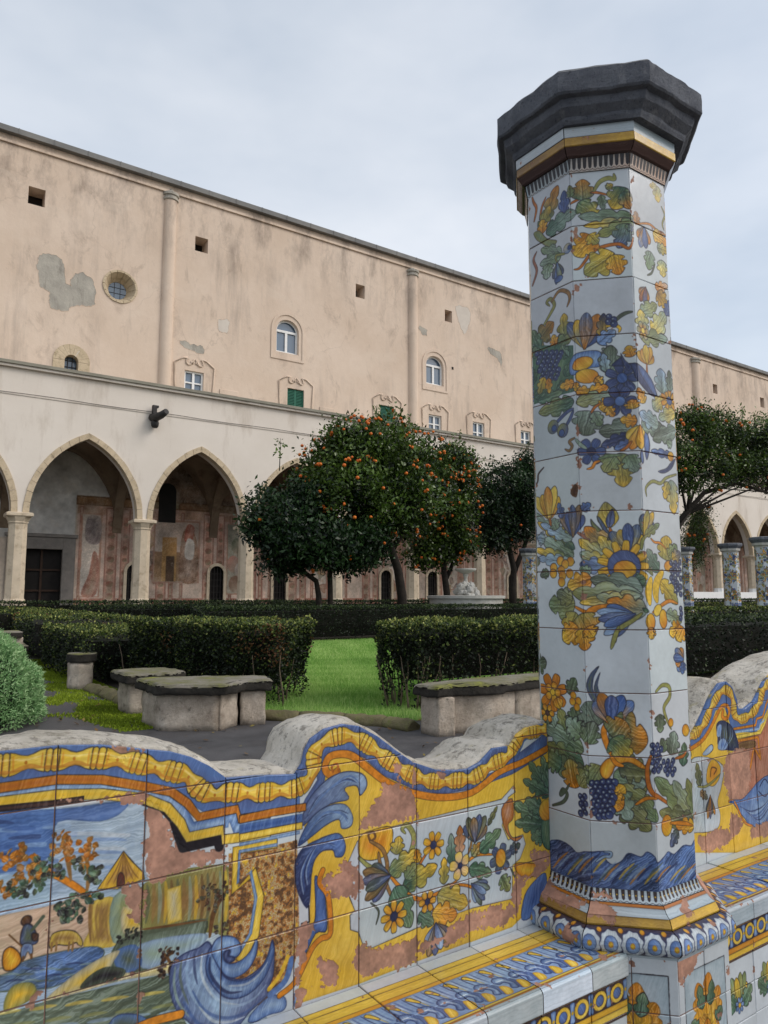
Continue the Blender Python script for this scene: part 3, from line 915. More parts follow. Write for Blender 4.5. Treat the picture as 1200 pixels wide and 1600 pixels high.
def draw_left(c):
    F,N,C,L,T,W,D,G,H,B,K=c.fill,c.line,c.curl,c.leaf,c.tulip,c.flower,c.disc,c.grapes,c.chip,c.band,c.speckle
    F([(-11,1160),(334,1098),(484,1095),(537,1081),(549,897),(737,898),(763,815),(837,799),(832,714),(779,653),(868,485),(871,364),(23,652)],'c','m',out=None,streak=0.3,gdir=(1, 0.05))
    F([(27,1128),(334,1094),(484,1089),(478,1063),(431,1052),(342,1065),(332,998),(281,985),(243,979),(35,1008)],'B','b',out=None,gdir=(1, 0.05))
    N([(145,1096),(203,1090),(254,1078)],'N',9.8,taper=True,alpha=0.5)
    N([(158,1077),(215,1071),(261,1059)],'c',9.8,taper=True,alpha=0.5)
    N([(171,1058),(228,1052),(267,1041)],'b',9.8,taper=True,alpha=0.5)
    N([(185,1039),(241,1032),(273,1023)],'B',9.8,taper=True,alpha=0.5)
    N([(198,1020),(254,1013),(279,1005)],'N',9.8,taper=True,alpha=0.5)
    N([(212,1001),(268,993),(286,986)],'c',9.8,taper=True,alpha=0.5)
    N([(225,981),(281,974),(292,968)],'b',9.8,taper=True,alpha=0.5)
    N([(233,1068),(289,1062),(292,1058)],'B',9.8,taper=True,alpha=0.5)
    N([(247,1048),(302,1042),(299,1039)],'N',9.8,taper=True,alpha=0.5)
    N([(261,1029),(316,1023),(305,1021)],'c',9.8,taper=True,alpha=0.5)
    N([(276,1009),(330,1003),(311,1002)],'b',9.8,taper=True,alpha=0.5)
    N([(290,989),(343,983),(318,984)],'B',9.8,taper=True,alpha=0.5)
    N([(304,969),(357,962),(324,965)],'N',9.8,taper=True,alpha=0.5)
    N([(313,1058),(366,1053),(325,1056)],'c',9.8,taper=True,alpha=0.5)
    N([(328,1038),(380,1033),(331,1037)],'b',9.8,taper=True,alpha=0.5)
    N([(342,1018),(394,1012),(338,1019)],'B',9.8,taper=True,alpha=0.5)
    N([(351,1038),(413,1029),(493,1013)],'w',8.4,taper=True,alpha=0.45)
    N([(361,1016),(422,1008),(493,992)],'c',8.4,taper=True,alpha=0.45)
    N([(371,995),(432,986),(494,972)],'b',8.4,taper=True,alpha=0.45)
    N([(382,973),(442,964),(495,951)],'w',8.4,taper=True,alpha=0.45)
    N([(392,952),(452,942),(496,931)],'c',8.4,taper=True,alpha=0.45)
    N([(399,1017),(458,1009),(493,1000)],'b',8.4,taper=True,alpha=0.45)
    N([(409,995),(467,987),(494,980)],'w',8.4,taper=True,alpha=0.45)
    N([(420,974),(477,965),(495,959)],'c',8.4,taper=True,alpha=0.45)
    N([(431,952),(487,943),(496,939)],'b',8.4,taper=True,alpha=0.45)
    N([(437,1018),(494,1011),(493,1009)],'w',8.4,taper=True,alpha=0.45)
    F([(43,893),(239,894),(326,892),(416,891),(428,788),(377,787),(304,792),(245,772),(50,788)],'s','p',out=None,gdir=(1, 0.2))
    F([(417,877),(471,879),(471,821),(482,775),(409,788),(422,828)],'Y','E',out=None)
    N([(424,875),(422,842),(430,793)],'E',4.9,taper=True,alpha=0.6)
    N([(434,873),(432,840),(440,790)],'E',4.9,taper=True,alpha=0.6)
    N([(444,871),(441,838),(449,788)],'E',4.9,taper=True,alpha=0.6)
    N([(456,868),(454,835),(462,785)],'E',4.9,taper=True,alpha=0.6)
    F([(468,880),(539,884),(543,784),(472,782)],'t','l',out=None)
    F([(491,855),(541,824),(542,794),(494,796)],'s','y',out=None)
    F([(538,897),(737,898),(760,821),(823,846),(832,746),(779,674),(719,742),(542,789)],'l','E',out=None)
    N([(544,891),(548,852),(544,806)],'d',9.8,taper=True,alpha=0.6)
    N([(558,890),(562,849),(559,803)],'E',9.8,taper=True,alpha=0.6)
    N([(572,890),(576,846),(573,799)],'t',9.8,taper=True,alpha=0.6)
    N([(587,889),(591,843),(587,796)],'y',9.8,taper=True,alpha=0.6)
    N([(601,889),(606,840),(602,793)],'e',9.8,taper=True,alpha=0.6)
    N([(616,888),(620,836),(616,789)],'d',9.8,taper=True,alpha=0.6)
    N([(631,888),(635,833),(631,786)],'E',9.8,taper=True,alpha=0.6)
    N([(646,888),(650,830),(646,782)],'t',9.8,taper=True,alpha=0.6)
    N([(661,887),(665,826),(661,778)],'y',9.8,taper=True,alpha=0.6)
    N([(676,887),(681,823),(677,775)],'e',9.8,taper=True,alpha=0.6)
    N([(691,886),(696,820),(692,771)],'d',9.8,taper=True,alpha=0.6)
    N([(707,886),(712,816),(707,768)],'E',9.8,taper=True,alpha=0.6)
    N([(723,885),(728,813),(723,764)],'t',9.8,taper=True,alpha=0.6)
    N([(738,885),(743,809),(739,760)],'y',9.8,taper=True,alpha=0.6)
    F([(589,871),(625,874),(630,794),(596,791)],'Y','s',out=None,sm=False)
    F([(49,793),(245,774),(287,790),(372,791),(438,782),(451,758),(393,730),(334,723),(247,741),(51,763)],'d','b',out='d',gdir=(1, 0.2),streak=0.7)
    N([(236,788),(257,786),(275,778)],'d',4.2,taper=True,alpha=0.6)
    N([(246,773),(267,771),(285,764)],'t',4.2,taper=True,alpha=0.6)
    N([(256,758),(278,756),(295,749)],'N',4.2,taper=True,alpha=0.6)
    N([(264,780),(286,778),(304,770)],'b',4.2,taper=True,alpha=0.6)
    N([(275,765),(296,763),(314,755)],'d',4.2,taper=True,alpha=0.6)
    N([(285,750),(307,748),(325,740)],'t',4.2,taper=True,alpha=0.6)
    N([(293,772),(315,769),(333,762)],'N',4.2,taper=True,alpha=0.6)
    N([(304,757),(326,754),(344,747)],'b',4.2,taper=True,alpha=0.6)
    N([(314,742),(336,739),(355,731)],'d',4.2,taper=True,alpha=0.6)
    N([(323,763),(345,761),(364,753)],'t',4.2,taper=True,alpha=0.6)
    N([(333,748),(356,746),(374,738)],'N',4.2,taper=True,alpha=0.6)
    N([(344,733),(366,730),(385,722)],'b',4.2,taper=True,alpha=0.6)
    N([(353,755),(376,752),(394,745)],'d',4.2,taper=True,alpha=0.6)
    N([(363,740),(386,737),(405,729)],'t',4.2,taper=True,alpha=0.6)
    N([(372,762),(396,759),(415,751)],'N',4.2,taper=True,alpha=0.6)
    N([(383,746),(407,744),(426,736)],'b',4.2,taper=True,alpha=0.6)
    N([(394,731),(418,728),(437,720)],'d',4.2,taper=True,alpha=0.6)
    N([(403,753),(427,750),(447,742)],'t',4.2,taper=True,alpha=0.6)
    N([(414,737),(438,735),(458,727)],'N',4.2,taper=True,alpha=0.6)
    N([(425,722),(450,719),(469,711)],'b',4.2,taper=True,alpha=0.6)
    F([(477,776),(517,786),(683,784),(682,738),(629,735),(536,700),(465,727)],'d','t',out=None)
    F([(533,764),(678,752),(688,729),(614,707),(540,709)],'c','t',out=None)
    F([(473,758),(523,765),(538,717),(495,709)],'b','d',out=None)
    N([(482,780),(532,787),(617,781),(694,781)],'d',9.8,taper=True)
    N([(537,795),(606,787),(692,779)],'e',5.6,taper=True)
    F([(338,704),(393,737),(449,757),(488,761),(470,725),(536,703),(614,707),(607,681),(506,694),(418,695),(338,695)],'s','y',out=None)
    F([(405,703),(422,724),(460,734),(502,716),(486,697),(446,701)],'d','k',out=None)
    F([(53,730),(249,698),(336,697),(526,686),(607,674),(620,613),(663,523),(666,434),(59,640)],'t','d',out=None,gdir=(1, 0.2),streak=0.6)
    N([(237,700),(262,698),(288,694)],'Y',7.7,taper=True,alpha=0.6)
    N([(251,684),(276,682),(302,678)],'d',7.7,taper=True,alpha=0.6)
    N([(265,669),(291,666),(317,662)],'l',7.7,taper=True,alpha=0.6)
    N([(280,653),(306,650),(332,646)],'c',7.7,taper=True,alpha=0.6)
    N([(294,637),(320,634),(347,629)],'b',7.7,taper=True,alpha=0.6)
    N([(305,689),(332,686),(359,682)],'Y',7.7,taper=True,alpha=0.6)
    N([(320,673),(347,670),(374,666)],'d',7.7,taper=True,alpha=0.6)
    N([(335,656),(362,654),(390,649)],'l',7.7,taper=True,alpha=0.6)
    N([(350,640),(377,637),(405,632)],'c',7.7,taper=True,alpha=0.6)
    N([(365,624),(393,621),(421,616)],'b',7.7,taper=True,alpha=0.6)
    N([(377,676),(405,674),(434,669)],'Y',7.7,taper=True,alpha=0.6)
    N([(393,660),(421,657),(450,653)],'d',7.7,taper=True,alpha=0.6)
    N([(408,643),(437,641),(466,636)],'l',7.7,taper=True,alpha=0.6)
    N([(424,627),(453,624),(482,619)],'c',7.7,taper=True,alpha=0.6)
    N([(440,610),(469,607),(498,601)],'b',7.7,taper=True,alpha=0.6)
    N([(453,664),(482,661),(512,656)],'Y',7.7,taper=True,alpha=0.6)
    N([(469,647),(499,644),(529,639)],'d',7.7,taper=True,alpha=0.6)
    N([(485,630),(515,627),(546,622)],'l',7.7,taper=True,alpha=0.6)
    N([(502,613),(532,609),(563,604)],'c',7.7,taper=True,alpha=0.6)
    N([(519,595),(549,592),(580,586)],'b',7.7,taper=True,alpha=0.6)
    N([(532,651),(563,648),(595,643)],'Y',7.7,taper=True,alpha=0.6)
    N([(549,633),(581,630),(612,625)],'d',7.7,taper=True,alpha=0.6)
    N([(567,615),(598,612),(630,607)],'l',7.7,taper=True,alpha=0.6)
    N([(584,598),(616,594),(648,589)],'c',7.7,taper=True,alpha=0.6)
    F([(256,725),(272,747),(307,742),(317,716),(292,704),(258,698)],'l','y',out=None)
    F([(432,905),(456,936),(487,977),(511,947),(535,920),(538,905),(477,896)],'y','E',sm=False)
    N([(487,974),(471,938),(452,909)],'e',2.8,taper=True,alpha=0.7)
    N([(487,974),(478,936),(467,909)],'e',2.8,taper=True,alpha=0.7)
    N([(487,974),(486,935),(482,909)],'e',2.8,taper=True,alpha=0.7)
    N([(487,974),(494,933),(497,908)],'e',2.8,taper=True,alpha=0.7)
    N([(487,974),(501,932),(512,908)],'e',2.8,taper=True,alpha=0.7)
    N([(487,974),(508,931),(525,908)],'e',2.8,taper=True,alpha=0.7)
    F([(476,901),(477,924),(483,931),(490,922),(492,902)],'z','v')
    N([(419,890),(389,918),(341,954),(300,967)],'o',12.6,taper=True,out='e')
    N([(375,936),(368,973),(359,1008),(352,1033)],'E',9.8,taper=True)
    N([(410,904),(412,945),(402,990)],'E',9.8,taper=True)
    N([(419,890),(419,843),(423,794)],'E',7.0,taper=True)
    L((353,1032),(366,1033),11.9,'o','E',lobes=1,veins=False,out=None)
    L((349,1029),(341,1034),11.9,'E','O',lobes=1,veins=False,out=None)
    L((354,1041),(350,1044),11.9,'O','o',lobes=1,veins=False,out=None)
    L((360,1023),(372,1024),11.9,'o','E',lobes=1,veins=False,out=None)
    L((341,1037),(331,1040),11.9,'E','O',lobes=1,veins=False,out=None)
    L((364,1038),(364,1042),11.9,'O','o',lobes=1,veins=False,out=None)
    L((350,1019),(360,1018),11.9,'o','E',lobes=1,veins=False,out=None)
    L((366,1009),(364,1021),11.9,'o','E',lobes=1,veins=False,out=None)
    L((360,1011),(372,1003),11.9,'E','O',lobes=1,veins=False,out=None)
    L((373,1011),(361,1026),11.9,'O','o',lobes=1,veins=False,out=None)
    L((363,999),(366,992),11.9,'o','E',lobes=1,veins=False,out=None)
    L((361,1021),(369,1032),11.9,'E','O',lobes=1,veins=False,out=None)
    L((379,1001),(366,997),11.9,'O','o',lobes=1,veins=False,out=None)
    L((352,1007),(358,1017),11.9,'o','E',lobes=1,veins=False,out=None)
    L((350,1000),(338,1010),11.9,'o','E',lobes=1,veins=False,out=None)
    L((348,1006),(353,1003),11.9,'E','O',lobes=1,veins=False,out=None)
    L((358,994),(364,1001),11.9,'O','o',lobes=1,veins=False,out=None)
    L((340,999),(328,999),11.9,'o','E',lobes=1,veins=False,out=None)
    L((357,1009),(364,1016),11.9,'E','O',lobes=1,veins=False,out=None)
    L((353,986),(356,982),11.9,'O','o',lobes=1,veins=False,out=None)
    L((339,1011),(327,1022),11.9,'o','E',lobes=1,veins=False,out=None)
    L((372,986),(377,981),11.9,'o','E',lobes=1,veins=False,out=None)
    L((375,990),(363,1002),11.9,'E','O',lobes=1,veins=False,out=None)
    L((373,977),(383,972),11.9,'O','o',lobes=1,veins=False,out=None)
    L((364,995),(364,1004),11.9,'o','E',lobes=1,veins=False,out=None)
    L((384,983),(373,982),11.9,'E','O',lobes=1,veins=False,out=None)
    L((362,979),(374,986),11.9,'O','o',lobes=1,veins=False,out=None)
    L((373,1001),(369,999),11.9,'o','E',lobes=1,veins=False,out=None)
    L((404,1002),(416,994),11.9,'o','E',lobes=1,veins=False,out=None)
    L((410,1000),(408,1012),11.9,'E','O',lobes=1,veins=False,out=None)
    L((397,998),(388,994),11.9,'O','o',lobes=1,veins=False,out=None)
    L((406,1012),(418,1022),11.9,'o','E',lobes=1,veins=False,out=None)
    L((411,990),(406,985),11.9,'E','O',lobes=1,veins=False,out=None)
    L((391,1008),(384,1021),11.9,'O','o',lobes=1,veins=False,out=None)
    L((418,1006),(431,997),11.9,'o','E',lobes=1,veins=False,out=None)
    L((414,988),(405,994),11.9,'o','E',lobes=1,veins=False,out=None)
    L((417,982),(430,980),11.9,'E','O',lobes=1,veins=False,out=None)
    L((405,993),(397,999),11.9,'O','o',lobes=1,veins=False,out=None)
    L((423,990),(419,992),11.9,'o','E',lobes=1,veins=False,out=None)
    L((409,978),(421,980),11.9,'E','O',lobes=1,veins=False,out=None)
    L((409,1002),(398,1006),11.9,'O','o',lobes=1,veins=False,out=None)
    L((427,977),(427,981),11.9,'o','E',lobes=1,veins=False,out=None)
    L((403,971),(393,985),11.9,'o','E',lobes=1,veins=False,out=None)
    L((400,966),(399,959),11.9,'E','O',lobes=1,veins=False,out=None)
    L((401,980),(412,990),11.9,'O','o',lobes=1,veins=False,out=None)
    L((412,962),(401,958),11.9,'o','E',lobes=1,veins=False,out=None)
    L((391,972),(393,984),11.9,'E','O',lobes=1,veins=False,out=None)
    L((412,979),(421,971),11.9,'O','o',lobes=1,veins=False,out=None)
    L((404,955),(391,970),11.9,'o','E',lobes=1,veins=False,out=None)
    L((249,1009),(263,1010),13.3,'o','O',lobes=1,veins=False,out=None)
    L((245,1006),(237,1010),13.3,'O','E',lobes=1,veins=False,out=None)
    L((250,1019),(246,1022),13.3,'E','o',lobes=1,veins=False,out=None)
    L((257,999),(269,1000),13.3,'o','O',lobes=1,veins=False,out=None)
    L((237,1014),(226,1018),13.3,'O','E',lobes=1,veins=False,out=None)
    L((261,1015),(261,1019),13.3,'E','o',lobes=1,veins=False,out=None)
    L((246,994),(257,994),13.3,'o','O',lobes=1,veins=False,out=None)
    L((273,1012),(271,1025),13.3,'o','O',lobes=1,veins=False,out=None)
    L((267,1015),(279,1005),13.3,'O','E',lobes=1,veins=False,out=None)
    L((281,1015),(268,1030),13.3,'E','o',lobes=1,veins=False,out=None)
    L((270,1002),(273,994),13.3,'o','O',lobes=1,veins=False,out=None)
    L((268,1025),(276,1036),13.3,'O','E',lobes=1,veins=False,out=None)
    L((287,1003),(273,999),13.3,'E','o',lobes=1,veins=False,out=None)
    L((259,1009),(265,1021),13.3,'o','O',lobes=1,veins=False,out=None)
    L((259,989),(246,1000),13.3,'o','O',lobes=1,veins=False,out=None)
    L((257,996),(262,992),13.3,'O','E',lobes=1,veins=False,out=None)
    L((267,983),(274,990),13.3,'E','o',lobes=1,veins=False,out=None)
    L((249,989),(236,988),13.3,'o','O',lobes=1,veins=False,out=None)
    L((266,999),(274,1006),13.3,'O','E',lobes=1,veins=False,out=None)
    L((262,974),(265,970),13.3,'E','o',lobes=1,veins=False,out=None)
    L((247,1002),(234,1013),13.3,'o','O',lobes=1,veins=False,out=None)
    L((301,988),(306,982),13.3,'o','O',lobes=1,veins=False,out=None)
    L((305,992),(291,1005),13.3,'O','E',lobes=1,veins=False,out=None)
    L((302,978),(313,972),13.3,'E','o',lobes=1,veins=False,out=None)
    L((293,998),(293,1007),13.3,'o','O',lobes=1,veins=False,out=None)
    L((314,985),(303,983),13.3,'O','E',lobes=1,veins=False,out=None)
    L((291,980),(303,987),13.3,'E','o',lobes=1,veins=False,out=None)
    L((302,1004),(298,1001),13.3,'o','O',lobes=1,veins=False,out=None)
    L((307,966),(319,957),13.3,'o','O',lobes=1,veins=False,out=None)
    L((313,964),(311,977),13.3,'O','E',lobes=1,veins=False,out=None)
    L((299,962),(290,957),13.3,'E','o',lobes=1,veins=False,out=None)
    L((308,977),(321,987),13.3,'o','O',lobes=1,veins=False,out=None)
    L((314,953),(308,947),13.3,'O','E',lobes=1,veins=False,out=None)
    L((293,973),(285,987),13.3,'E','o',lobes=1,veins=False,out=None)
    L((321,970),(335,960),13.3,'o','O',lobes=1,veins=False,out=None)
    L((245,942),(236,949),13.3,'o','O',lobes=1,veins=False,out=None)
    L((248,936),(261,933),13.3,'O','E',lobes=1,veins=False,out=None)
    L((236,947),(228,953),13.3,'E','o',lobes=1,veins=False,out=None)
    L((254,944),(250,946),13.3,'o','O',lobes=1,veins=False,out=None)
    L((240,931),(252,933),13.3,'O','E',lobes=1,veins=False,out=None)
    L((240,957),(229,961),13.3,'E','o',lobes=1,veins=False,out=None)
    L((258,931),(258,934),13.3,'o','O',lobes=1,veins=False,out=None)
    L((266,949),(255,964),13.3,'o','O',lobes=1,veins=False,out=None)
    L((263,944),(261,937),13.3,'O','E',lobes=1,veins=False,out=None)
    L((263,959),(275,969),13.3,'E','o',lobes=1,veins=False,out=None)
    L((275,940),(263,935),13.3,'o','O',lobes=1,veins=False,out=None)
    L((253,950),(255,963),13.3,'O','E',lobes=1,veins=False,out=None)
    L((274,958),(284,949),13.3,'E','o',lobes=1,veins=False,out=None)
    L((267,933),(253,948),13.3,'o','O',lobes=1,veins=False,out=None)
    L((287,965),(297,969),13.3,'o','O',lobes=1,veins=False,out=None)
    L((280,966),(267,968),13.3,'O','E',lobes=1,veins=False,out=None)
    L((293,971),(297,976),13.3,'E','o',lobes=1,veins=False,out=None)
    L((287,954),(294,951),13.3,'o','O',lobes=1,veins=False,out=None)
    L((278,977),(264,987),13.3,'O','E',lobes=1,veins=False,out=None)
    L((301,960),(310,957),13.3,'E','o',lobes=1,veins=False,out=None)
    L((274,959),(277,966),13.3,'o','O',lobes=1,veins=False,out=None)
    L((301,942),(314,942),12.6,'G','d',lobes=1,veins=False,out=None)
    L((297,938),(289,943),12.6,'d','k',lobes=1,veins=False,out=None)
    L((301,950),(297,953),12.6,'k','g',lobes=1,veins=False,out=None)
    L((308,931),(320,932),12.6,'g','G',lobes=1,veins=False,out=None)
    L((289,946),(278,950),12.6,'G','d',lobes=1,veins=False,out=None)
    L((312,947),(312,951),12.6,'d','k',lobes=1,veins=False,out=None)
    L((298,927),(308,927),12.6,'k','g',lobes=1,veins=False,out=None)
    L((279,935),(277,947),12.6,'G','d',lobes=1,veins=False,out=None)
    L((274,937),(285,928),12.6,'d','k',lobes=1,veins=False,out=None)
    L((287,937),(275,952),12.6,'k','g',lobes=1,veins=False,out=None)
    L((277,925),(279,918),12.6,'g','G',lobes=1,veins=False,out=None)
    L((274,947),(282,958),12.6,'G','d',lobes=1,veins=False,out=None)
    L((292,926),(280,922),12.6,'d','k',lobes=1,veins=False,out=None)
    L((266,933),(272,943),12.6,'k','g',lobes=1,veins=False,out=None)
    L((322,977),(309,987),12.6,'G','d',lobes=1,veins=False,out=None)
    L((320,983),(324,980),12.6,'d','k',lobes=1,veins=False,out=None)
    L((330,971),(336,978),12.6,'k','g',lobes=1,veins=False,out=None)
    L((311,976),(299,976),12.6,'g','G',lobes=1,veins=False,out=None)
    L((328,986),(336,993),12.6,'G','d',lobes=1,veins=False,out=None)
    L((324,962),(328,958),12.6,'d','k',lobes=1,veins=False,out=None)
    L((309,989),(297,1001),12.6,'k','g',lobes=1,veins=False,out=None)
    L((351,959),(356,954),12.6,'G','d',lobes=1,veins=False,out=None)
    L((355,964),(341,976),12.6,'d','k',lobes=1,veins=False,out=None)
    L((352,950),(362,944),12.6,'k','g',lobes=1,veins=False,out=None)
    L((343,969),(343,978),12.6,'g','G',lobes=1,veins=False,out=None)
    L((364,956),(352,955),12.6,'G','d',lobes=1,veins=False,out=None)
    L((341,952),(353,959),12.6,'d','k',lobes=1,veins=False,out=None)
    L((352,975),(348,972),12.6,'k','g',lobes=1,veins=False,out=None)
    L((314,955),(326,947),12.6,'G','d',lobes=1,veins=False,out=None)
    L((320,953),(318,965),12.6,'d','k',lobes=1,veins=False,out=None)
    L((307,951),(298,947),12.6,'k','g',lobes=1,veins=False,out=None)
    L((315,966),(328,975),12.6,'g','G',lobes=1,veins=False,out=None)
    L((321,943),(315,937),12.6,'G','d',lobes=1,veins=False,out=None)
    L((300,962),(294,975),12.6,'d','k',lobes=1,veins=False,out=None)
    L((327,959),(341,950),12.6,'k','g',lobes=1,veins=False,out=None)
    L((262,938),(254,945),12.6,'G','d',lobes=1,veins=False,out=None)
    L((265,932),(277,930),12.6,'d','k',lobes=1,veins=False,out=None)
    L((254,943),(246,949),12.6,'k','g',lobes=1,veins=False,out=None)
    L((271,940),(267,942),12.6,'g','G',lobes=1,veins=False,out=None)
    L((257,928),(269,930),12.6,'G','d',lobes=1,veins=False,out=None)
    L((257,953),(247,956),12.6,'d','k',lobes=1,veins=False,out=None)
    L((275,928),(275,931),12.6,'k','g',lobes=1,veins=False,out=None)
    L((368,864),(358,879),12.6,'G','d',lobes=1,veins=False,out=None)
    L((365,859),(364,852),12.6,'d','k',lobes=1,veins=False,out=None)
    L((366,873),(377,884),12.6,'k','g',lobes=1,veins=False,out=None)
    L((378,855),(366,851),12.6,'g','G',lobes=1,veins=False,out=None)
    L((356,865),(358,878),12.6,'G','d',lobes=1,veins=False,out=None)
    L((377,873),(387,863),12.6,'d','k',lobes=1,veins=False,out=None)
    L((370,848),(356,864),12.6,'k','g',lobes=1,veins=False,out=None)
    L((386,874),(397,878),12.6,'G','d',lobes=1,veins=False,out=None)
    L((380,875),(367,877),12.6,'d','k',lobes=1,veins=False,out=None)
    L((393,879),(397,884),12.6,'k','g',lobes=1,veins=False,out=None)
    L((386,863),(394,860),12.6,'g','G',lobes=1,veins=False,out=None)
    L((378,886),(364,896),12.6,'G','d',lobes=1,veins=False,out=None)
    L((401,869),(410,865),12.6,'d','k',lobes=1,veins=False,out=None)
    L((374,868),(377,875),12.6,'k','g',lobes=1,veins=False,out=None)
    L((356,881),(363,874),12.6,'G','d',lobes=1,veins=False,out=None)
    L((352,887),(357,897),12.6,'d','k',lobes=1,veins=False,out=None)
    L((365,877),(352,874),12.6,'k','g',lobes=1,veins=False,out=None)
    L((347,877),(356,886),12.6,'g','G',lobes=1,veins=False,out=None)
    L((359,892),(361,887),12.6,'G','d',lobes=1,veins=False,out=None)
    L((362,866),(351,879),12.6,'d','k',lobes=1,veins=False,out=None)
    L((342,890),(354,883),12.6,'k','g',lobes=1,veins=False,out=None)
    L((395,889),(383,886),12.6,'G','d',lobes=1,veins=False,out=None)
    L((397,894),(409,902),12.6,'d','k',lobes=1,veins=False,out=None)
    L((399,879),(397,874),12.6,'k','g',lobes=1,veins=False,out=None)
    L((385,896),(374,909),12.6,'g','G',lobes=1,veins=False,out=None)
    L((408,889),(422,880),12.6,'G','d',lobes=1,veins=False,out=None)
    L((388,878),(382,891),12.6,'d','k',lobes=1,veins=False,out=None)
    L((392,905),(386,900),12.6,'k','g',lobes=1,veins=False,out=None)
    L((427,927),(423,935),12.6,'G','d',lobes=1,veins=False,out=None)
    L((433,927),(425,928),12.6,'d','k',lobes=1,veins=False,out=None)
    L((421,921),(435,925),12.6,'k','g',lobes=1,veins=False,out=None)
    L((425,939),(417,940),12.6,'g','G',lobes=1,veins=False,out=None)
    L((437,916),(432,924),12.6,'G','d',lobes=1,veins=False,out=None)
    L((412,930),(425,927),12.6,'d','k',lobes=1,veins=False,out=None)
    L((438,936),(427,944),12.6,'k','g',lobes=1,veins=False,out=None)
    L((421,890),(435,900),12.6,'G','d',lobes=1,veins=False,out=None)
    L((426,884),(416,879),12.6,'d','k',lobes=1,veins=False,out=None)
    L((412,893),(409,907),12.6,'k','g',lobes=1,veins=False,out=None)
    L((430,895),(443,885),12.6,'g','G',lobes=1,veins=False,out=None)
    L((420,878),(406,894),12.6,'G','d',lobes=1,veins=False,out=None)
    L((413,904),(416,896),12.6,'d','k',lobes=1,veins=False,out=None)
    L((437,882),(446,894),12.6,'k','g',lobes=1,veins=False,out=None)
    L((391,963),(391,967),12.6,'G','d',lobes=1,veins=False,out=None)
    L((389,957),(400,957),12.6,'d','k',lobes=1,veins=False,out=None)
    L((386,972),(373,979),12.6,'k','g',lobes=1,veins=False,out=None)
    L((402,957),(406,958),12.6,'g','G',lobes=1,veins=False,out=None)
    L((379,961),(386,964),12.6,'G','d',lobes=1,veins=False,out=None)
    L((396,976),(383,979),12.6,'d','k',lobes=1,veins=False,out=None)
    L((396,947),(405,951),12.6,'k','g',lobes=1,veins=False,out=None)
    L((424,947),(410,943),12.6,'G','d',lobes=1,veins=False,out=None)
    L((417,947),(424,958),12.6,'d','k',lobes=1,veins=False,out=None)
    L((428,954),(434,947),12.6,'k','g',lobes=1,veins=False,out=None)
    L((427,936),(412,951),12.6,'g','G',lobes=1,veins=False,out=None)
    L((412,957),(423,948),12.6,'G','d',lobes=1,veins=False,out=None)
    L((438,946),(439,958),12.6,'d','k',lobes=1,veins=False,out=None)
    L((414,937),(402,933),12.6,'k','g',lobes=1,veins=False,out=None)
    L((383,856),(386,852),12.6,'G','d',lobes=1,veins=False,out=None)
    L((378,861),(365,873),12.6,'d','k',lobes=1,veins=False,out=None)
    L((392,854),(404,848),12.6,'k','g',lobes=1,veins=False,out=None)
    L((375,850),(374,860),12.6,'g','G',lobes=1,veins=False,out=None)
    L((382,869),(373,867),12.6,'G','d',lobes=1,veins=False,out=None)
    L((393,843),(405,850),12.6,'d','k',lobes=1,veins=False,out=None)
    L((367,861),(362,858),12.6,'k','g',lobes=1,veins=False,out=None)
    N([(701,738),(706,776),(714,800),(745,841)],'e',12.6,taper=True)
    L((698,851),(710,851),9.1,'e','d',lobes=1,veins=False,out=None)
    L((694,848),(687,853),9.1,'d','v',lobes=1,veins=False,out=None)
    L((699,858),(695,862),9.1,'v','e',lobes=1,veins=False,out=None)
    L((705,842),(716,843),9.1,'e','d',lobes=1,veins=False,out=None)
    L((686,855),(676,859),9.1,'d','v',lobes=1,veins=False,out=None)
    L((709,855),(710,859),9.1,'v','e',lobes=1,veins=False,out=None)
    L((716,826),(714,837),9.1,'e','d',lobes=1,veins=False,out=None)
    L((710,828),(721,821),9.1,'d','v',lobes=1,veins=False,out=None)
    L((724,828),(712,841),9.1,'v','e',lobes=1,veins=False,out=None)
    L((713,817),(715,812),9.1,'e','d',lobes=1,veins=False,out=None)
    L((711,837),(719,846),9.1,'d','v',lobes=1,veins=False,out=None)
    L((729,818),(717,816),9.1,'v','e',lobes=1,veins=False,out=None)
    L((685,827),(673,837),9.1,'e','d',lobes=1,veins=False,out=None)
    L((683,833),(687,831),9.1,'d','v',lobes=1,veins=False,out=None)
    L((692,822),(698,828),9.1,'v','e',lobes=1,veins=False,out=None)
    L((674,827),(663,829),9.1,'e','d',lobes=1,veins=False,out=None)
    L((691,835),(699,841),9.1,'d','v',lobes=1,veins=False,out=None)
    L((687,815),(690,812),9.1,'v','e',lobes=1,veins=False,out=None)
    L((728,828),(732,825),9.1,'e','d',lobes=1,veins=False,out=None)
    L((731,832),(719,843),9.1,'d','v',lobes=1,veins=False,out=None)
    L((728,820),(738,816),9.1,'v','e',lobes=1,veins=False,out=None)
    L((720,837),(720,845),9.1,'e','d',lobes=1,veins=False,out=None)
    L((740,825),(730,826),9.1,'d','v',lobes=1,veins=False,out=None)
    L((717,823),(729,828),9.1,'v','e',lobes=1,veins=False,out=None)
    L((708,807),(719,800),9.1,'e','d',lobes=1,veins=False,out=None)
    L((714,805),(712,815),9.1,'d','v',lobes=1,veins=False,out=None)
    L((701,804),(693,801),9.1,'v','e',lobes=1,veins=False,out=None)
    L((710,816),(721,824),9.1,'e','d',lobes=1,veins=False,out=None)
    L((715,796),(710,792),9.1,'d','v',lobes=1,veins=False,out=None)
    L((695,813),(689,825),9.1,'v','e',lobes=1,veins=False,out=None)
    L((745,841),(737,847),9.1,'e','d',lobes=1,veins=False,out=None)
    L((748,835),(760,834),9.1,'d','v',lobes=1,veins=False,out=None)
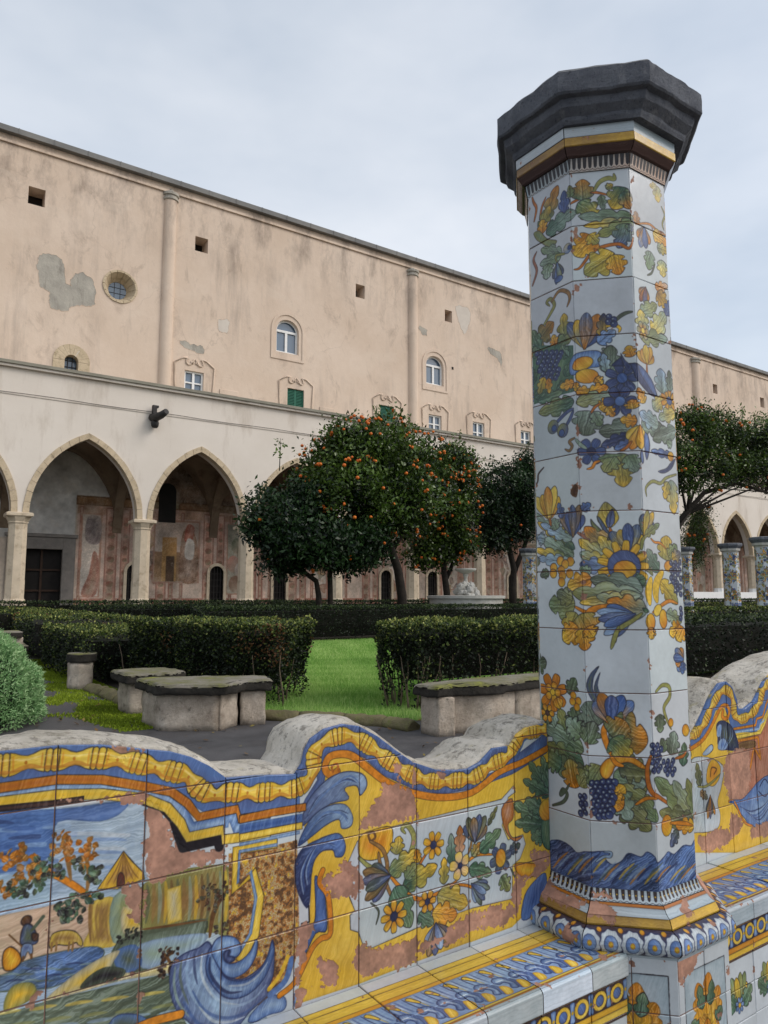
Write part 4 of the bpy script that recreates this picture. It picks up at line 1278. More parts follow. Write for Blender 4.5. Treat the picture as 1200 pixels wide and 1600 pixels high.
    L((737,845),(729,851),9.1,'v','e',lobes=1,veins=False,out=None)
    L((755,842),(751,845),9.1,'e','d',lobes=1,veins=False,out=None)
    L((740,832),(751,833),9.1,'d','v',lobes=1,veins=False,out=None)
    L((741,854),(731,858),9.1,'v','e',lobes=1,veins=False,out=None)
    L((747,750),(738,764),9.1,'e','d',lobes=1,veins=False,out=None)
    L((744,746),(743,742),9.1,'d','v',lobes=1,veins=False,out=None)
    L((745,759),(756,767),9.1,'v','e',lobes=1,veins=False,out=None)
    L((756,742),(745,740),9.1,'e','d',lobes=1,veins=False,out=None)
    L((735,752),(737,763),9.1,'d','v',lobes=1,veins=False,out=None)
    L((756,758),(765,751),9.1,'v','e',lobes=1,veins=False,out=None)
    L((730,741),(739,745),9.1,'e','d',lobes=1,veins=False,out=None)
    L((724,743),(712,746),9.1,'d','v',lobes=1,veins=False,out=None)
    L((736,745),(740,750),9.1,'v','e',lobes=1,veins=False,out=None)
    L((730,732),(736,730),9.1,'e','d',lobes=1,veins=False,out=None)
    L((722,752),(710,761),9.1,'d','v',lobes=1,veins=False,out=None)
    L((744,736),(752,734),9.1,'v','e',lobes=1,veins=False,out=None)
    N([(609,698),(598,716),(586,734)],'e',7.0,taper=True)
    L((594,732),(605,732),8.4,'e','k',lobes=1,veins=False,out=None)
    L((591,729),(584,734),8.4,'k','v',lobes=1,veins=False,out=None)
    L((595,739),(592,742),8.4,'v','e',lobes=1,veins=False,out=None)
    L((600,724),(610,725),8.4,'e','k',lobes=1,veins=False,out=None)
    L((584,736),(575,741),8.4,'k','v',lobes=1,veins=False,out=None)
    L((604,735),(604,739),8.4,'v','e',lobes=1,veins=False,out=None)
    L((587,709),(586,719),8.4,'e','k',lobes=1,veins=False,out=None)
    L((582,711),(591,705),8.4,'k','v',lobes=1,veins=False,out=None)
    L((594,710),(584,723),8.4,'v','e',lobes=1,veins=False,out=None)
    L((584,702),(587,697),8.4,'e','k',lobes=1,veins=False,out=None)
    L((583,719),(589,727),8.4,'k','v',lobes=1,veins=False,out=None)
    L((598,701),(588,700),8.4,'v','e',lobes=1,veins=False,out=None)
    L((613,722),(603,731),8.4,'e','k',lobes=1,veins=False,out=None)
    L((612,727),(615,725),8.4,'k','v',lobes=1,veins=False,out=None)
    L((620,717),(625,722),8.4,'v','e',lobes=1,veins=False,out=None)
    L((605,722),(594,724),8.4,'e','k',lobes=1,veins=False,out=None)
    L((619,729),(626,734),8.4,'k','v',lobes=1,veins=False,out=None)
    L((615,711),(618,708),8.4,'v','e',lobes=1,veins=False,out=None)
    L((585,685),(589,682),8.4,'e','k',lobes=1,veins=False,out=None)
    L((589,687),(578,698),8.4,'k','v',lobes=1,veins=False,out=None)
    L((586,678),(594,674),8.4,'v','e',lobes=1,veins=False,out=None)
    L((579,692),(579,700),8.4,'e','k',lobes=1,veins=False,out=None)
    L((596,681),(587,682),8.4,'k','v',lobes=1,veins=False,out=None)
    L((577,680),(586,684),8.4,'v','e',lobes=1,veins=False,out=None)
    L((601,690),(610,684),8.4,'e','k',lobes=1,veins=False,out=None)
    L((606,688),(605,698),8.4,'k','v',lobes=1,veins=False,out=None)
    L((595,688),(588,686),8.4,'v','e',lobes=1,veins=False,out=None)
    L((603,698),(612,705),8.4,'e','k',lobes=1,veins=False,out=None)
    L((607,680),(602,678),8.4,'k','v',lobes=1,veins=False,out=None)
    L((590,696),(585,707),8.4,'v','e',lobes=1,veins=False,out=None)
    L((517,795),(525,796),7.0,'d','k',lobes=1,veins=False,out=None)
    L((514,793),(509,798),7.0,'k','d',lobes=1,veins=False,out=None)
    L((517,801),(514,804),7.0,'d','k',lobes=1,veins=False,out=None)
    L((521,789),(529,790),7.0,'k','d',lobes=1,veins=False,out=None)
    L((508,799),(502,803),7.0,'d','k',lobes=1,veins=False,out=None)
    L((524,798),(524,802),7.0,'k','d',lobes=1,veins=False,out=None)
    L((502,789),(500,798),7.0,'d','k',lobes=1,veins=False,out=None)
    L((498,791),(505,787),7.0,'k','d',lobes=1,veins=False,out=None)
    L((507,791),(499,801),7.0,'d','k',lobes=1,veins=False,out=None)
    L((500,783),(501,780),7.0,'k','d',lobes=1,veins=False,out=None)
    L((498,798),(503,805),7.0,'d','k',lobes=1,veins=False,out=None)
    L((510,784),(502,783),7.0,'k','d',lobes=1,veins=False,out=None)
    L((527,781),(519,789),7.0,'d','k',lobes=1,veins=False,out=None)
    L((526,785),(529,784),7.0,'k','d',lobes=1,veins=False,out=None)
    L((533,777),(537,782),7.0,'d','k',lobes=1,veins=False,out=None)
    L((520,781),(512,782),7.0,'k','d',lobes=1,veins=False,out=None)
    L((532,786),(537,791),7.0,'d','k',lobes=1,veins=False,out=None)
    L((529,771),(531,770),7.0,'k','d',lobes=1,veins=False,out=None)
    L((487,783),(490,781),7.0,'d','k',lobes=1,veins=False,out=None)
    L((489,786),(481,794),7.0,'k','d',lobes=1,veins=False,out=None)
    L((488,778),(494,775),7.0,'d','k',lobes=1,veins=False,out=None)
    L((482,789),(482,796),7.0,'k','d',lobes=1,veins=False,out=None)
    L((495,781),(488,782),7.0,'d','k',lobes=1,veins=False,out=None)
    L((480,779),(488,784),7.0,'k','d',lobes=1,veins=False,out=None)
    D((289,872),10.5,'e','v')
    F([(285,863),(301,859),(314,828),(307,819),(284,823),(279,837)],'n','d')
    F([(284,824),(303,820),(303,796),(295,808),(289,795),(282,797)],'c','n')
    N([(301,850),(312,861),(322,872)],'d',7.7,taper=False)
    N([(257,851),(283,821)],'e',2.8)
    F([(302,843),(314,838),(312,826),(303,829)],'e','v')
    N([(287,799),(286,792)],'e',4.9)
    N([(302,800),(303,793)],'e',4.9)
    F([(337,816),(343,832),(365,834),(389,826),(404,806),(405,792),(397,796),(392,802),(376,800),(353,807),(340,803)],'Y','E')
    N([(342,814),(342,798)],'E',4.2)
    N([(352,812),(351,796)],'E',4.2)
    N([(378,806),(377,789)],'E',4.2)
    N([(386,804),(385,787)],'E',4.2)
    F([(247,798),(249,820),(262,826),(278,810),(283,791),(270,779),(253,781)],'o','y')
    K([(745,923),(810,917),(936,922),(947,688),(937,625),(922,590),(840,542),(755,567)],('e', 'v', 'E', 'O', 's', 'E', 'y'))
    B([(878,924),(763,927),(764,831),(814,864),(832,801),(820,712),(779,661)],0,24,'y','Y',sm=False)
    B([(879,917),(776,920),(774,848),(807,871),(824,802),(811,719),(776,675)],-3,9,'b','c',sm=False,out=None)
    F([(695,728),(676,720),(646,717),(620,708),(607,691),(605,659),(612,622),(628,588),(654,559),(682,527),(712,509),(757,495),(791,518),(807,532),(837,548),(860,560),(858,573),(872,601),(875,639),(873,678),(867,689),(862,665),(846,640),(821,625),(788,618),(760,628),(732,648),(724,684),(710,710)],'n','c',out='N',ow=2.6)
    N([(664,706),(665,672),(673,637)],'N',6.7,taper=True,alpha=0.65)
    N([(633,702),(630,673),(636,639),(653,598)],'d',6.7,taper=True,alpha=0.65)
    N([(650,707),(646,672),(655,627),(680,584)],'c',6.7,taper=True,alpha=0.65)
    N([(618,691),(616,656),(627,612),(654,571)],'t',6.7,taper=True,alpha=0.65)
    N([(683,704),(682,662),(699,621),(734,581),(783,560)],'w',6.7,taper=True,alpha=0.65)
    N([(662,625),(693,574),(742,542),(797,537),(847,560)],'B',6.7,taper=True,alpha=0.65)
    N([(698,633),(727,586),(769,561),(818,562),(854,587)],'c',6.7,taper=True,alpha=0.65)
    N([(680,584),(714,544),(756,528),(798,528)],'w',6.7,taper=True,alpha=0.65)
    N([(640,608),(674,553),(715,526)],'B',6.7,taper=True,alpha=0.65)
    F([(706,713),(695,692),(694,659),(709,627),(740,591),(775,576),(811,579),(843,598),(863,626),(875,661),(867,686),(856,656),(835,627),(803,614),(767,620),(739,640),(728,674),(730,698)],'B','c',out='N',ow=2.4)
    N([(703,690),(704,656),(726,619),(754,596),(789,589)],'N',7.5,taper=True,alpha=0.8)
    N([(753,612),(796,603),(832,615),(857,640)],'w',5.8,taper=True,alpha=0.6)
    F([(716,726),(736,731),(765,721),(781,702),(782,682),(766,673),(752,680),(755,692),(746,697),(737,690),(740,674),(756,662),(784,663),(808,678),(822,700),(828,692),(823,662),(806,638),(785,628),(760,628),(739,643),(717,677),(706,704)],'b','c',out='N',ow=2.4)
    F([(738,688),(744,697),(753,693),(751,683),(766,675),(766,667),(752,665),(741,674)],'N','n',out='N')
    F([(807,513),(812,527),(844,549),(873,556),(904,544),(912,523),(900,510),(863,512),(827,507)],'b','c',out='N')
    F([(934,542),(946,529),(944,513),(935,511)],'b','c',out='N')
    F([(470,607),(489,623),(529,613),(555,593),(541,571),(481,580)],'b','d',out='N')
    N([(510,581),(571,586),(634,582)],'o',18.2,out='k')
    H([(537,1074),(564,1070),(597,1042),(612,1003),(619,960),(678,952),(736,943),(734,904),(624,902),(539,902)])
    N([(531,1083),(575,1063),(603,1030),(615,992),(628,959),(715,961),(720,944)],'k',23.8,sm=False)
    H([(480,896),(537,901),(537,823),(513,813),(494,850)])
    H([(300,706),(325,730),(335,721),(333,698),(296,696)])
    H([(315,890),(349,894),(345,869),(322,875)])
    F([(951,976),(1012,1015),(1027,1126),(1105,1136),(1214,1060),(1328,987),(1492,952),(1602,977),(1883,1087),(1921,1074),(1903,608),(1705,520),(1325,516),(1134,511),(938,514),(975,681),(981,855)],'y','Y',out=None,streak=0.15,sm=False)
    F([(939,989),(958,1023),(994,1067),(987,1110),(987,1142),(1018,1170),(1082,1182),(1140,1161),(1195,1118),(1261,1065),(1328,1026),(1409,995),(1503,986),(1637,1005),(1884,1105),(1881,1035),(1718,986),(1546,964),(1429,965),(1318,996),(1214,1048),(1140,1109),(1061,1133),(1019,1124),(1019,1064),(971,994)],'n','b',out=None,streak=0.2,sm=False)
    F([(1135,782),(1094,833),(1124,884),(1168,901),(1328,906),(1428,908),(1669,916),(1723,950),(1731,929),(1699,917),(1670,835),(1695,786),(1761,791),(1772,760),(1746,719),(1713,705),(1708,604),(1540,614),(1425,609),(1326,607),(1169,592),(1143,609),(1129,644),(1103,657),(1101,695),(1118,702),(1097,748),(1100,797)],'w','m',out='k',ow=1.6,sm=False,streak=0.08)
    F([(1668,885),(1716,911),(1720,852),(1696,831),(1713,791),(1760,787),(1724,776),(1684,816)],'O','r',out='N')
    N([(1057,1081),(1038,1074),(1019,1093),(1029,1121),(1063,1127),(1106,1117),(1158,1078),(1232,1024),(1318,985),(1429,957),(1546,955),(1660,1000),(1768,1020),(1882,1050)],'o',20.0,out='k')
    N([(1063,1079),(1057,1101),(1040,1096),(1044,1081)],'O',6.7)
    F([(949,956),(966,1015),(1019,1060),(1079,1077),(1141,1063),(1156,1030),(1134,1006),(1121,1034),(1081,1032),(1095,1002),(1037,998),(989,976)],'n','c',out='N',ow=2.6,gdir=(0.7, 0.5))
    F([(938,907),(970,963),(1020,992),(1080,991),(1107,958),(1104,930),(1073,927),(1063,953),(1021,944),(976,921)],'B','c',out='N',ow=2.6,gdir=(0.7, 0.5))
    F([(931,864),(956,899),(1013,914),(1063,916),(1086,884),(1079,855),(1055,856),(1045,876),(1007,876),(983,841),(973,745),(946,778),(932,824)],'N','b',out='N',ow=2.6,gdir=(0.7, 0.5))
    N([(957,962),(995,1018),(1062,1047),(1105,1052)],'N',5.0,taper=True,alpha=0.7)
    N([(949,915),(996,955),(1054,977),(1093,964)],'N',5.0,taper=True,alpha=0.7)
    N([(954,773),(945,835),(984,888),(1055,903)],'N',5.0,taper=True,alpha=0.7)
    N([(960,967),(1002,1021),(1069,1050),(1111,1048)],'c',5.0,taper=True,alpha=0.7)
    N([(953,919),(1000,959),(1057,975),(1093,959)],'c',5.0,taper=True,alpha=0.7)
    N([(958,780),(951,838),(989,891),(1055,898)],'c',5.0,taper=True,alpha=0.7)
    N([(963,972),(1008,1024),(1076,1054),(1118,1044)],'b',5.0,taper=True,alpha=0.7)
    N([(956,922),(1004,964),(1061,973),(1093,954)],'b',5.0,taper=True,alpha=0.7)
    N([(962,787),(956,841),(994,893),(1055,893)],'B',5.0,taper=True,alpha=0.7)
    N([(966,977),(1015,1028),(1082,1057),(1124,1041)],'N',5.0,taper=True,alpha=0.7)
    N([(959,926),(1008,968),(1064,971),(1093,949)],'N',5.0,taper=True,alpha=0.7)
    N([(966,794),(962,844),(999,896),(1055,889)],'N',5.0,taper=True,alpha=0.7)
    N([(969,982),(1021,1031),(1089,1061),(1130,1037)],'c',5.0,taper=True,alpha=0.7)
    N([(962,929),(1012,972),(1068,969),(1093,944)],'c',5.0,taper=True,alpha=0.7)
    N([(969,802),(967,847),(1004,898),(1055,884)],'c',5.0,taper=True,alpha=0.7)
    N([(973,987),(1028,1034),(1096,1064),(1136,1033)],'b',5.0,taper=True,alpha=0.7)
    N([(965,933),(1016,976),(1071,967),(1093,939)],'b',5.0,taper=True,alpha=0.7)
    N([(973,809),(973,850),(1009,901),(1055,879)],'B',5.0,taper=True,alpha=0.7)
    F([(991,819),(1014,794),(1024,757),(1029,675),(995,673),(956,616),(948,648),(975,694),(991,704),(994,743)],'B','b',out='k')
    N([(1015,829),(1006,799),(1033,757),(1040,665),(1012,657),(984,638),(938,572),(892,550)],'o',14.2,out='k')
    N([(974,748),(976,707),(953,708),(953,680)],'k',4.2,sm=False)
    N([(925,628),(907,581),(866,560)],'b',16.7)
    N([(913,637),(891,598),(862,574)],'y',11.7)
    F([(1128,855),(1132,893),(1168,905),(1237,904),(1243,863),(1223,830),(1177,824),(1142,834)],'y','o')
    N([(1168,876),(1161,895),(1177,900),(1184,884),(1168,876)],'e',7.5)
    C([(1131,838),(1177,802),(1251,786),(1303,815),(1320,860),(1297,898),(1277,892),(1289,877)],'l',16.7)
    C([(1168,876),(1209,847),(1225,800),(1214,773),(1237,718),(1251,693)],'E',11.7)
    C([(1223,786),(1269,733),(1336,685),(1426,689),(1488,710)],'o',11.7)
    C([(1327,765),(1356,797),(1376,816)],'O',6.7)
    C([(1214,773),(1200,812),(1195,842)],'E',10.0)
    C([(1521,750),(1564,765),(1631,753)],'o',9.2)
    C([(1446,703),(1520,684),(1562,659)],'o',7.5)
    C([(1521,766),(1538,794),(1543,817)],'E',7.5)
    C([(1385,656),(1397,616),(1399,593)],'O',7.5)
    L((1255,824),(1268,873),41.7,'l','y')
    L((1232,777),(1342,819),53.3,'g','y')
    L((1279,731),(1406,765),55.0,'G','y')
    L((1463,754),(1459,847),33.3,'G','t')
    L((1494,779),(1494,865),35.0,'p','O')
    L((1542,766),(1581,798),33.3,'g','o')
    L((1575,771),(1665,824),45.0,'G','g')
    L((1531,732),(1624,698),41.7,'G','g')
    L((1405,682),(1524,629),66.7,'l','y')
    L((1385,634),(1481,608),58.3,'y','o')
    L((1251,737),(1307,615),66.7,'G','g')
    L((1336,645),(1390,603),41.7,'G','g')
    L((1431,706),(1432,783),33.3,'l','y')
    L((1288,751),(1327,788),33.3,'g','l')
    L((1700,748),(1748,764),30.0,'n','d')
    L((1663,682),(1697,631),41.7,'g','l')
    L((1337,786),(1327,825),25.0,'y','o')
    L((1610,845),(1651,897),16.7,'d','l')
    W((1392,826),40.0,7,'y','N','o',inner=0.3)
    W((1248,658),45.0,8,'y','N','o',inner=0.3)
    W((1368,671),31.7,6,'y','N','o',inner=0.3)
    W((1494,747),41.7,5,'Y','N','p',rot=0.5,inner=0.22)
    T((1232,770),(1137,761),108.3,('n', 'd', 'E'),6)
    T((1556,807),(1564,889),108.3,('n', 'E', 'd'),6)
    T((1541,683),(1600,632),75.0,('n', 'c', 'd'),6)
    T((1399,600),(1409,513),108.3,('n', 'c', 'E'),6)
    C([(1169,712),(1196,684),(1187,651)],'d',4.2)
    W((1662,735),46.7,6,'n','o','d',rot=0.2,inner=0.45)
    D((1662,737),21.7,'o','y',sy=1.3)
    C([(1704,698),(1721,670),(1738,642)],'d',5.0)
    L((1889,902),(1794,1017),50.0,'G','g',lobes=4)
    L((1889,894),(1766,963),41.7,'G','g',lobes=4)
    L((1890,920),(1855,1029),41.7,'G','g',lobes=4)
    L((1873,818),(1722,893),58.3,'G','g',lobes=4)
    L((1872,801),(1726,834),50.0,'G','g',lobes=4)
    L((1871,767),(1797,776),46.7,'G','g',lobes=4)
    L((1861,846),(1776,902),46.7,'G','g',lobes=4)
    F([(1850,822),(1887,851),(1893,729),(1857,736),(1844,781)],'G','g')
    D((1872,851),35.0,'y','o')
    F([(1722,707),(1782,699),(1830,682),(1805,653),(1745,665)],'o','y',out='k')
    F([(1747,534),(1764,604),(1817,642),(1861,650),(1858,584),(1801,534)],'b','B',out='N')
    H([(1022,812),(1060,826),(1087,852),(1124,799),(1120,729),(1048,742),(1021,778)])
    H([(1209,1038),(1309,990),(1326,976),(1324,916),(1251,913),(1134,911),(1145,952),(1177,976)])
    H([(1237,1081),(1282,1080),(1280,1034),(1251,1041)])
    H([(939,703),(993,700),(972,629),(949,556),(993,550),(970,511),(939,510)])
    H([(996,602),(1049,595),(1071,529),(1025,528)])
    H([(1099,616),(1151,617),(1178,590),(1326,592),(1325,509),(1178,527),(1134,515),(1113,565)])
    H([(1404,577),(1518,595),(1713,591),(1712,535),(1538,533),(1404,529),(1330,529),(1345,569)])
    H([(1525,611),(1628,610),(1696,587),(1638,560),(1528,570)])
    H([(1716,704),(1757,663),(1882,714),(1899,668),(1780,634),(1748,575),(1717,517),(1708,608)])
    H([(1289,854),(1327,859),(1327,832)])
    H([(1409,1034),(1435,1031),(1429,1016),(1411,1020)])
    H([(1098,804),(1133,811),(1142,739),(1107,732)])
    H([(1783,733),(1882,723),(1893,678),(1818,684)])
    H([(1125,693),(1142,668),(1147,618),(1129,644)])
    H([(1081,835),(1098,846),(1094,805)])
    B([(921,1086),(942,1111),(957,1149),(976,1178),(1018,1200),(1077,1208),(1131,1197),(1194,1162),(1261,1114),(1319,1075),(1409,1041),(1492,1030),(1536,1028),(1584,1041),(1640,1078),(1719,1075),(1749,1111),(1791,1128),(1882,1132)],-16,44,'b','n',out=None)
    F([(-53,1254),(-53,1254),(96,1241),(220,1232),(337,1232),(429,1223),(537,1200),(592,1189),(643,1170),(690,1143),(735,1108),(856,1099),(941,1091),(943,995),(858,994),(741,997),(675,1034),(595,1094),(530,1119),(336,1150),(225,1147),(-48,1174)],'b','n',out=None,sm=False,streak=0.15)
    B([(-46,1150),(103,1134),(225,1138),(337,1138),(433,1126),(531,1099),(585,1079),(619,1046),(648,1001),(741,1001),(755,1011),(762,981),(858,982)],0,30,'b','c',sm=False,out=None)
    B([(-45,1140),(103,1125),(226,1125),(335,1124),(433,1112),(531,1087),(586,1058),(620,1017),(639,981),(726,983),(729,959),(859,951)],0,24,'Y','y',sm=False)
    B([(-44,1125),(104,1109),(227,1112),(333,1107),(395,1107)],0,14,'k','v',sm=False,out=None)
    B([(-48,1174),(101,1158),(224,1155),(336,1157),(432,1144),(530,1115),(595,1093),(635,1061),(664,1024),(765,1027),(772,1002),(858,1001)],0,21,'o','O',sm=False)
    H([(336,1141),(360,1128),(395,1106),(371,1097),(339,1097)])
    H([(424,1218),(484,1216),(532,1201),(533,1183),(486,1181),(445,1188)])
    H([(448,1107),(531,1098),(531,1080),(490,1081)])
    H([(220,1232),(238,1230),(230,1202),(204,1210)])
    B([(772,1000),(861,1003),(961,1002)],0,20,'o','O',sm=False)
    B([(772,976),(951,976)],0,22,'b','B',sm=False,out=None)
    B([(773,956),(951,956)],0,18,'y','Y',sm=False)
    B([(773,939),(943,940)],0,9,'b','c',sm=False,out=None)
    c.beads([(-51,1220),(98,1207),(222,1201),(257,1201),(297,1203),(338,1200),(405,1195),(465,1184),(539,1161),(593,1141),(633,1125),(665,1089),(703,1070),(739,1071),(814,1059),(867,1056),(930,1054),(968,1070),(984,1100),(984,1135),(1017,1165),(1078,1175),(1131,1157),(1186,1121),(1251,1074),(1319,1035),(1388,1010),(1482,999),(1560,1000),(1637,1030),(1702,1045),(1735,1081),(1785,1110),(1884,1112)],0,50)
    H([(1232,1083),(1280,1080),(1282,1032),(1246,1044)])
    H([(1404,1037),(1440,1030),(1435,1011),(1409,1019)])
    H([(1314,1073),(1329,1074),(1333,1006),(1317,1012)])
def draw_right(c):
    F,N,C,L,T,W,D,G,H,B,K=c.fill,c.line,c.curl,c.leaf,c.tulip,c.flower,c.disc,c.grapes,c.chip,c.band,c.speckle
    F([(2633,1027),(2925,1205),(3041,1187),(4665,1344),(4522,586),(4455,230),(2597,578)],'y','Y',out=None,sm=False,streak=0.15)
    F([(2668,967),(2803,1101),(2925,1210),(3042,1192),(3089,1102),(3165,1101),(3273,1193),(3836,1280),(4652,1278),(4616,1084),(3823,1194),(3369,1133),(3255,1031),(3189,971),(3003,989),(2951,1103),(2888,1089),(2819,993),(2699,950)],'b','n',out=None,sm=False,streak=0.15)
    F([(3046,955),(3218,962),(3286,1034),(3477,1158),(4628,1148),(4517,556),(3028,691),(2931,802),(3014,919)],(186, 112, 84),'r',out='k',sm=False)
    N([(2666,949),(2775,977),(2838,1018),(2895,1071),(2933,1102),(2973,1101),(2986,1075),(2964,1050),(2934,1060),(2940,1082)],'o',16.1,out='k')
    N([(3014,1002),(3183,1001),(3196,1027),(3245,1032),(3282,1087),(3349,1145),(3589,1179),(4630,1161)],'o',9.5,sm=False,out='k')
    N([(3021,987),(3210,983),(3222,1003),(3269,1020),(3322,1084),(3475,1142),(4624,1129)],'c',8.0,sm=False)
    N([(3028,967),(3218,967),(3251,995),(3309,1064),(3473,1121),(4619,1103)],'Y',12.4,sm=False,out='k')
    N([(3045,950),(3197,949),(3206,856),(3163,907),(3126,826)],'o',11.0,sm=False,out='k')
    F([(3053,939),(3166,937),(3168,911),(3051,915)],'E','e')
    F([(2891,979),(2887,1030),(2928,1045),(2988,1023),(3029,972),(3037,916),(2943,924),(2892,949)],'N','d',out='N')
    F([(2887,986),(2895,1025),(2926,1027),(2913,984)],'c','b',out='N')
    F([(2891,933),(2903,965),(2938,971),(2963,944),(2943,924)],'c','b',out='N')
    N([(2908,931),(2913,979),(2909,1033)],'c',2.9,taper=True)
    N([(2913,930),(2927,977),(2924,1028)],'N',2.9,taper=True)
    N([(2919,930),(2941,976),(2940,1022)],'b',2.9,taper=True)
    N([(2924,929),(2955,974),(2955,1017)],'c',2.9,taper=True)
    N([(2929,928),(2969,973),(2971,1011)],'N',2.9,taper=True)
    N([(2934,928),(2983,972),(2987,1006)],'b',2.9,taper=True)
    N([(2940,927),(2998,970),(3002,1000)],'c',2.9,taper=True)
    F([(2779,926),(2841,957),(2856,937),(2812,918)],'c','m')
    F([(2675,890),(2779,916),(2916,865),(2899,782),(2867,728),(2880,667),(2849,622),(2720,631),(2641,668)],'w','m',out='k')
    F([(2796,816),(2810,873),(2848,898),(2898,862),(2884,814),(2838,791)],'y','o')
    N([(2824,832),(2836,865),(2870,856),(2851,838)],'e',6.0)
    L((2752,803),(2735,897),37.8,'d','l')
    C([(2735,805),(2786,798),(2840,810),(2895,833)],'l',9.1)
    T((2817,755),(2809,669),60.5,('n', 'd', 'o'),5)
    L((2750,784),(2799,748),30.2,'E','d')
    H([(2929,898),(3119,907),(3110,732),(2936,727)])
    F([(2975,712),(3050,710),(3130,740),(3193,767),(3296,780),(3648,768),(3879,692),(3849,488),(3390,510),(3114,589),(3060,628)],'b','c',out='N',ow=2.4)
    N([(3028,683),(3120,649),(3243,671),(3276,751)],'N',6.0,taper=True,alpha=0.7)
    N([(3042,675),(3135,638),(3264,679),(3292,744)],'c',6.0,taper=True,alpha=0.7)
    N([(3057,667),(3149,628),(3285,686),(3308,738)],'B',6.0,taper=True,alpha=0.7)
    N([(3071,659),(3164,617),(3307,693),(3324,731)],'n',6.0,taper=True,alpha=0.7)
    N([(3086,650),(3179,607),(3329,701),(3340,725)],'N',6.0,taper=True,alpha=0.7)
    N([(3100,642),(3194,596),(3351,708),(3356,718)],'c',6.0,taper=True,alpha=0.7)
    N([(3115,633),(3208,585),(3373,716),(3372,712)],'B',6.0,taper=True,alpha=0.7)
    N([(3178,723),(3225,695),(3269,720),(3233,767),(3190,742)],'N',5.3)
    N([(2948,716),(2993,704),(3050,620),(3114,589)],'o',9.1,out='k')
    N([(2956,712),(2984,708)],'B',10.6)
    H([(2728,616),(2929,620),(2923,552),(2780,535),(2731,558)])
    H([(2953,675),(3059,618),(2997,559),(2933,570)])
    H([(3095,592),(3257,585),(3251,534),(3107,529)])
    L((2683,889),(2674,981),34.8,'G','g')
    c.beads([(2669,986),(2703,1005),(2754,1017),(2798,1041),(2835,1079),(2873,1119),(2920,1155),(2966,1168),(3003,1149),(3020,1108),(3024,1062),(3068,1038),(3132,1045),(3190,1068),(3233,1101),(3258,1141),(3326,1179),(3485,1224),(3831,1251),(4645,1239)],0,46)
# ------------------------------------------------------------------ faded wall paintings of the arcade (flat print)
C_FR = Canvas('fresco_print', 2000, 42000, 950, 9000, 22, (196, 178, 158), 71)
def rect(c, x0, x1, z0, z1, c0, c1=None, out=None, ow=70, st=.35): c.fill([(x0*1000, z0*1000), (x1*1000, z0*1000), (x1*1000, z1*1000), (x0*1000, z1*1000)], c0, c1, out, ow, False, (.3, 1), st)
C_FR.n1 = fbm(C_FR.h, C_FR.w, 26, 5); C_FR.n2 = fbm(C_FR.h, C_FR.w, 7, 6)
rect(C_FR, 2, 42, 5.9, 9, (120, 92, 72), (150, 120, 96), None, st=.6)
_pk, _rd, _cr, _ol = (196, 150, 130), (160, 96, 78), (214, 198, 180), (140, 128, 96)
_q = np.random.default_rng(4)
for j in range(9):
    x = 6.75+4.62*j
    rect(C_FR, x, x+4.62, .95, 6.1, (206, 186, 166), _pk, None, st=.3)
    rect(C_FR, x, x+4.62, 5.75, 6.1, (148, 100, 66), _ol, 'e', 80); rect(C_FR, x, x+4.62, 5.3, 5.74, (186, 140, 108), _pk, None)
    rect(C_FR, x, x+4.62, .95, 1.5, (190, 120, 96), _rd, None)
    for a, w_ in ((1.25, .5), (1.95, .35), (.12, .12), (2.6, .12), (3.6, .45), (4.2, .2)):
        rect(C_FR, x+a, x+a+w_, 1.0, 5.6, (186, 132, 110), (206, 162, 138), (150, 92, 74), 60)
        rect(C_FR, x+a+w_*.25, x+a+w_*.75, 1.3, 5.2, (176, 150, 124), (196, 128, 104), None)
        for z in np.arange(1.6, 5.0, .55): C_FR.disc(((x+a+w_/2)*1000, z*1000), w_*330, _rd, _ol, None, 20, .8)
    if j != 0: rect(C_FR, x+2.75, x+3.55, 2.0, 5.2, (206, 190, 172), (220, 206, 190), (170, 110, 90), 60)
    for k in range(16):
        c = ((x+_q.uniform(2.7, 3.6))*1000, _q.uniform(1.9, 4.8)*1000); r = _q.uniform(80, 300)
        C_FR.fill([(c[0]+r*_q.uniform(.5, 1.4)*math.cos(a), c[1]+r*_q.uniform(.5, 1.6)*math.sin(a)) for a in np.linspace(0, 6.28, 7, False)], ((128, 104, 88), (150, 96, 72), (120, 122, 92), (206, 190, 172), (164, 128, 76), (110, 92, 96))[k % 6], ((170, 140, 118), (190, 150, 120))[k % 2], None, 20, True, None, .4, .8)
# first bay: whitewash over the door, one narrow painting beside it
rect(C_FR, 2.0, 8.1, 6.0, 9.0, (206, 202, 196), (214, 211, 206), None, st=.08); rect(C_FR, 2.0, 6.68, 4.1, 6.1, (204, 200, 194), (214, 211, 206), None, st=.08)
rect(C_FR, 6.7, 9.4, 5.7, 6.08, (150, 104, 66), (176, 130, 84), 'e', 60)
rect(C_FR, 6.95, 7.8, 1.55, 5.3, (208, 196, 182), (196, 176, 158), (176, 118, 92), 80)
C_FR.fill([(7150, 4100), (7750, 4000), (7760, 5100), (7200, 5150)], (150, 130, 124), (120, 106, 104), None, 20, True, None, .5)
C_FR.fill([(7050, 1650), (7700, 1700), (7740, 3200), (7500, 3600), (7350, 2600)], (170, 104, 84), (150, 120, 96), None, 20, True, None, .5)
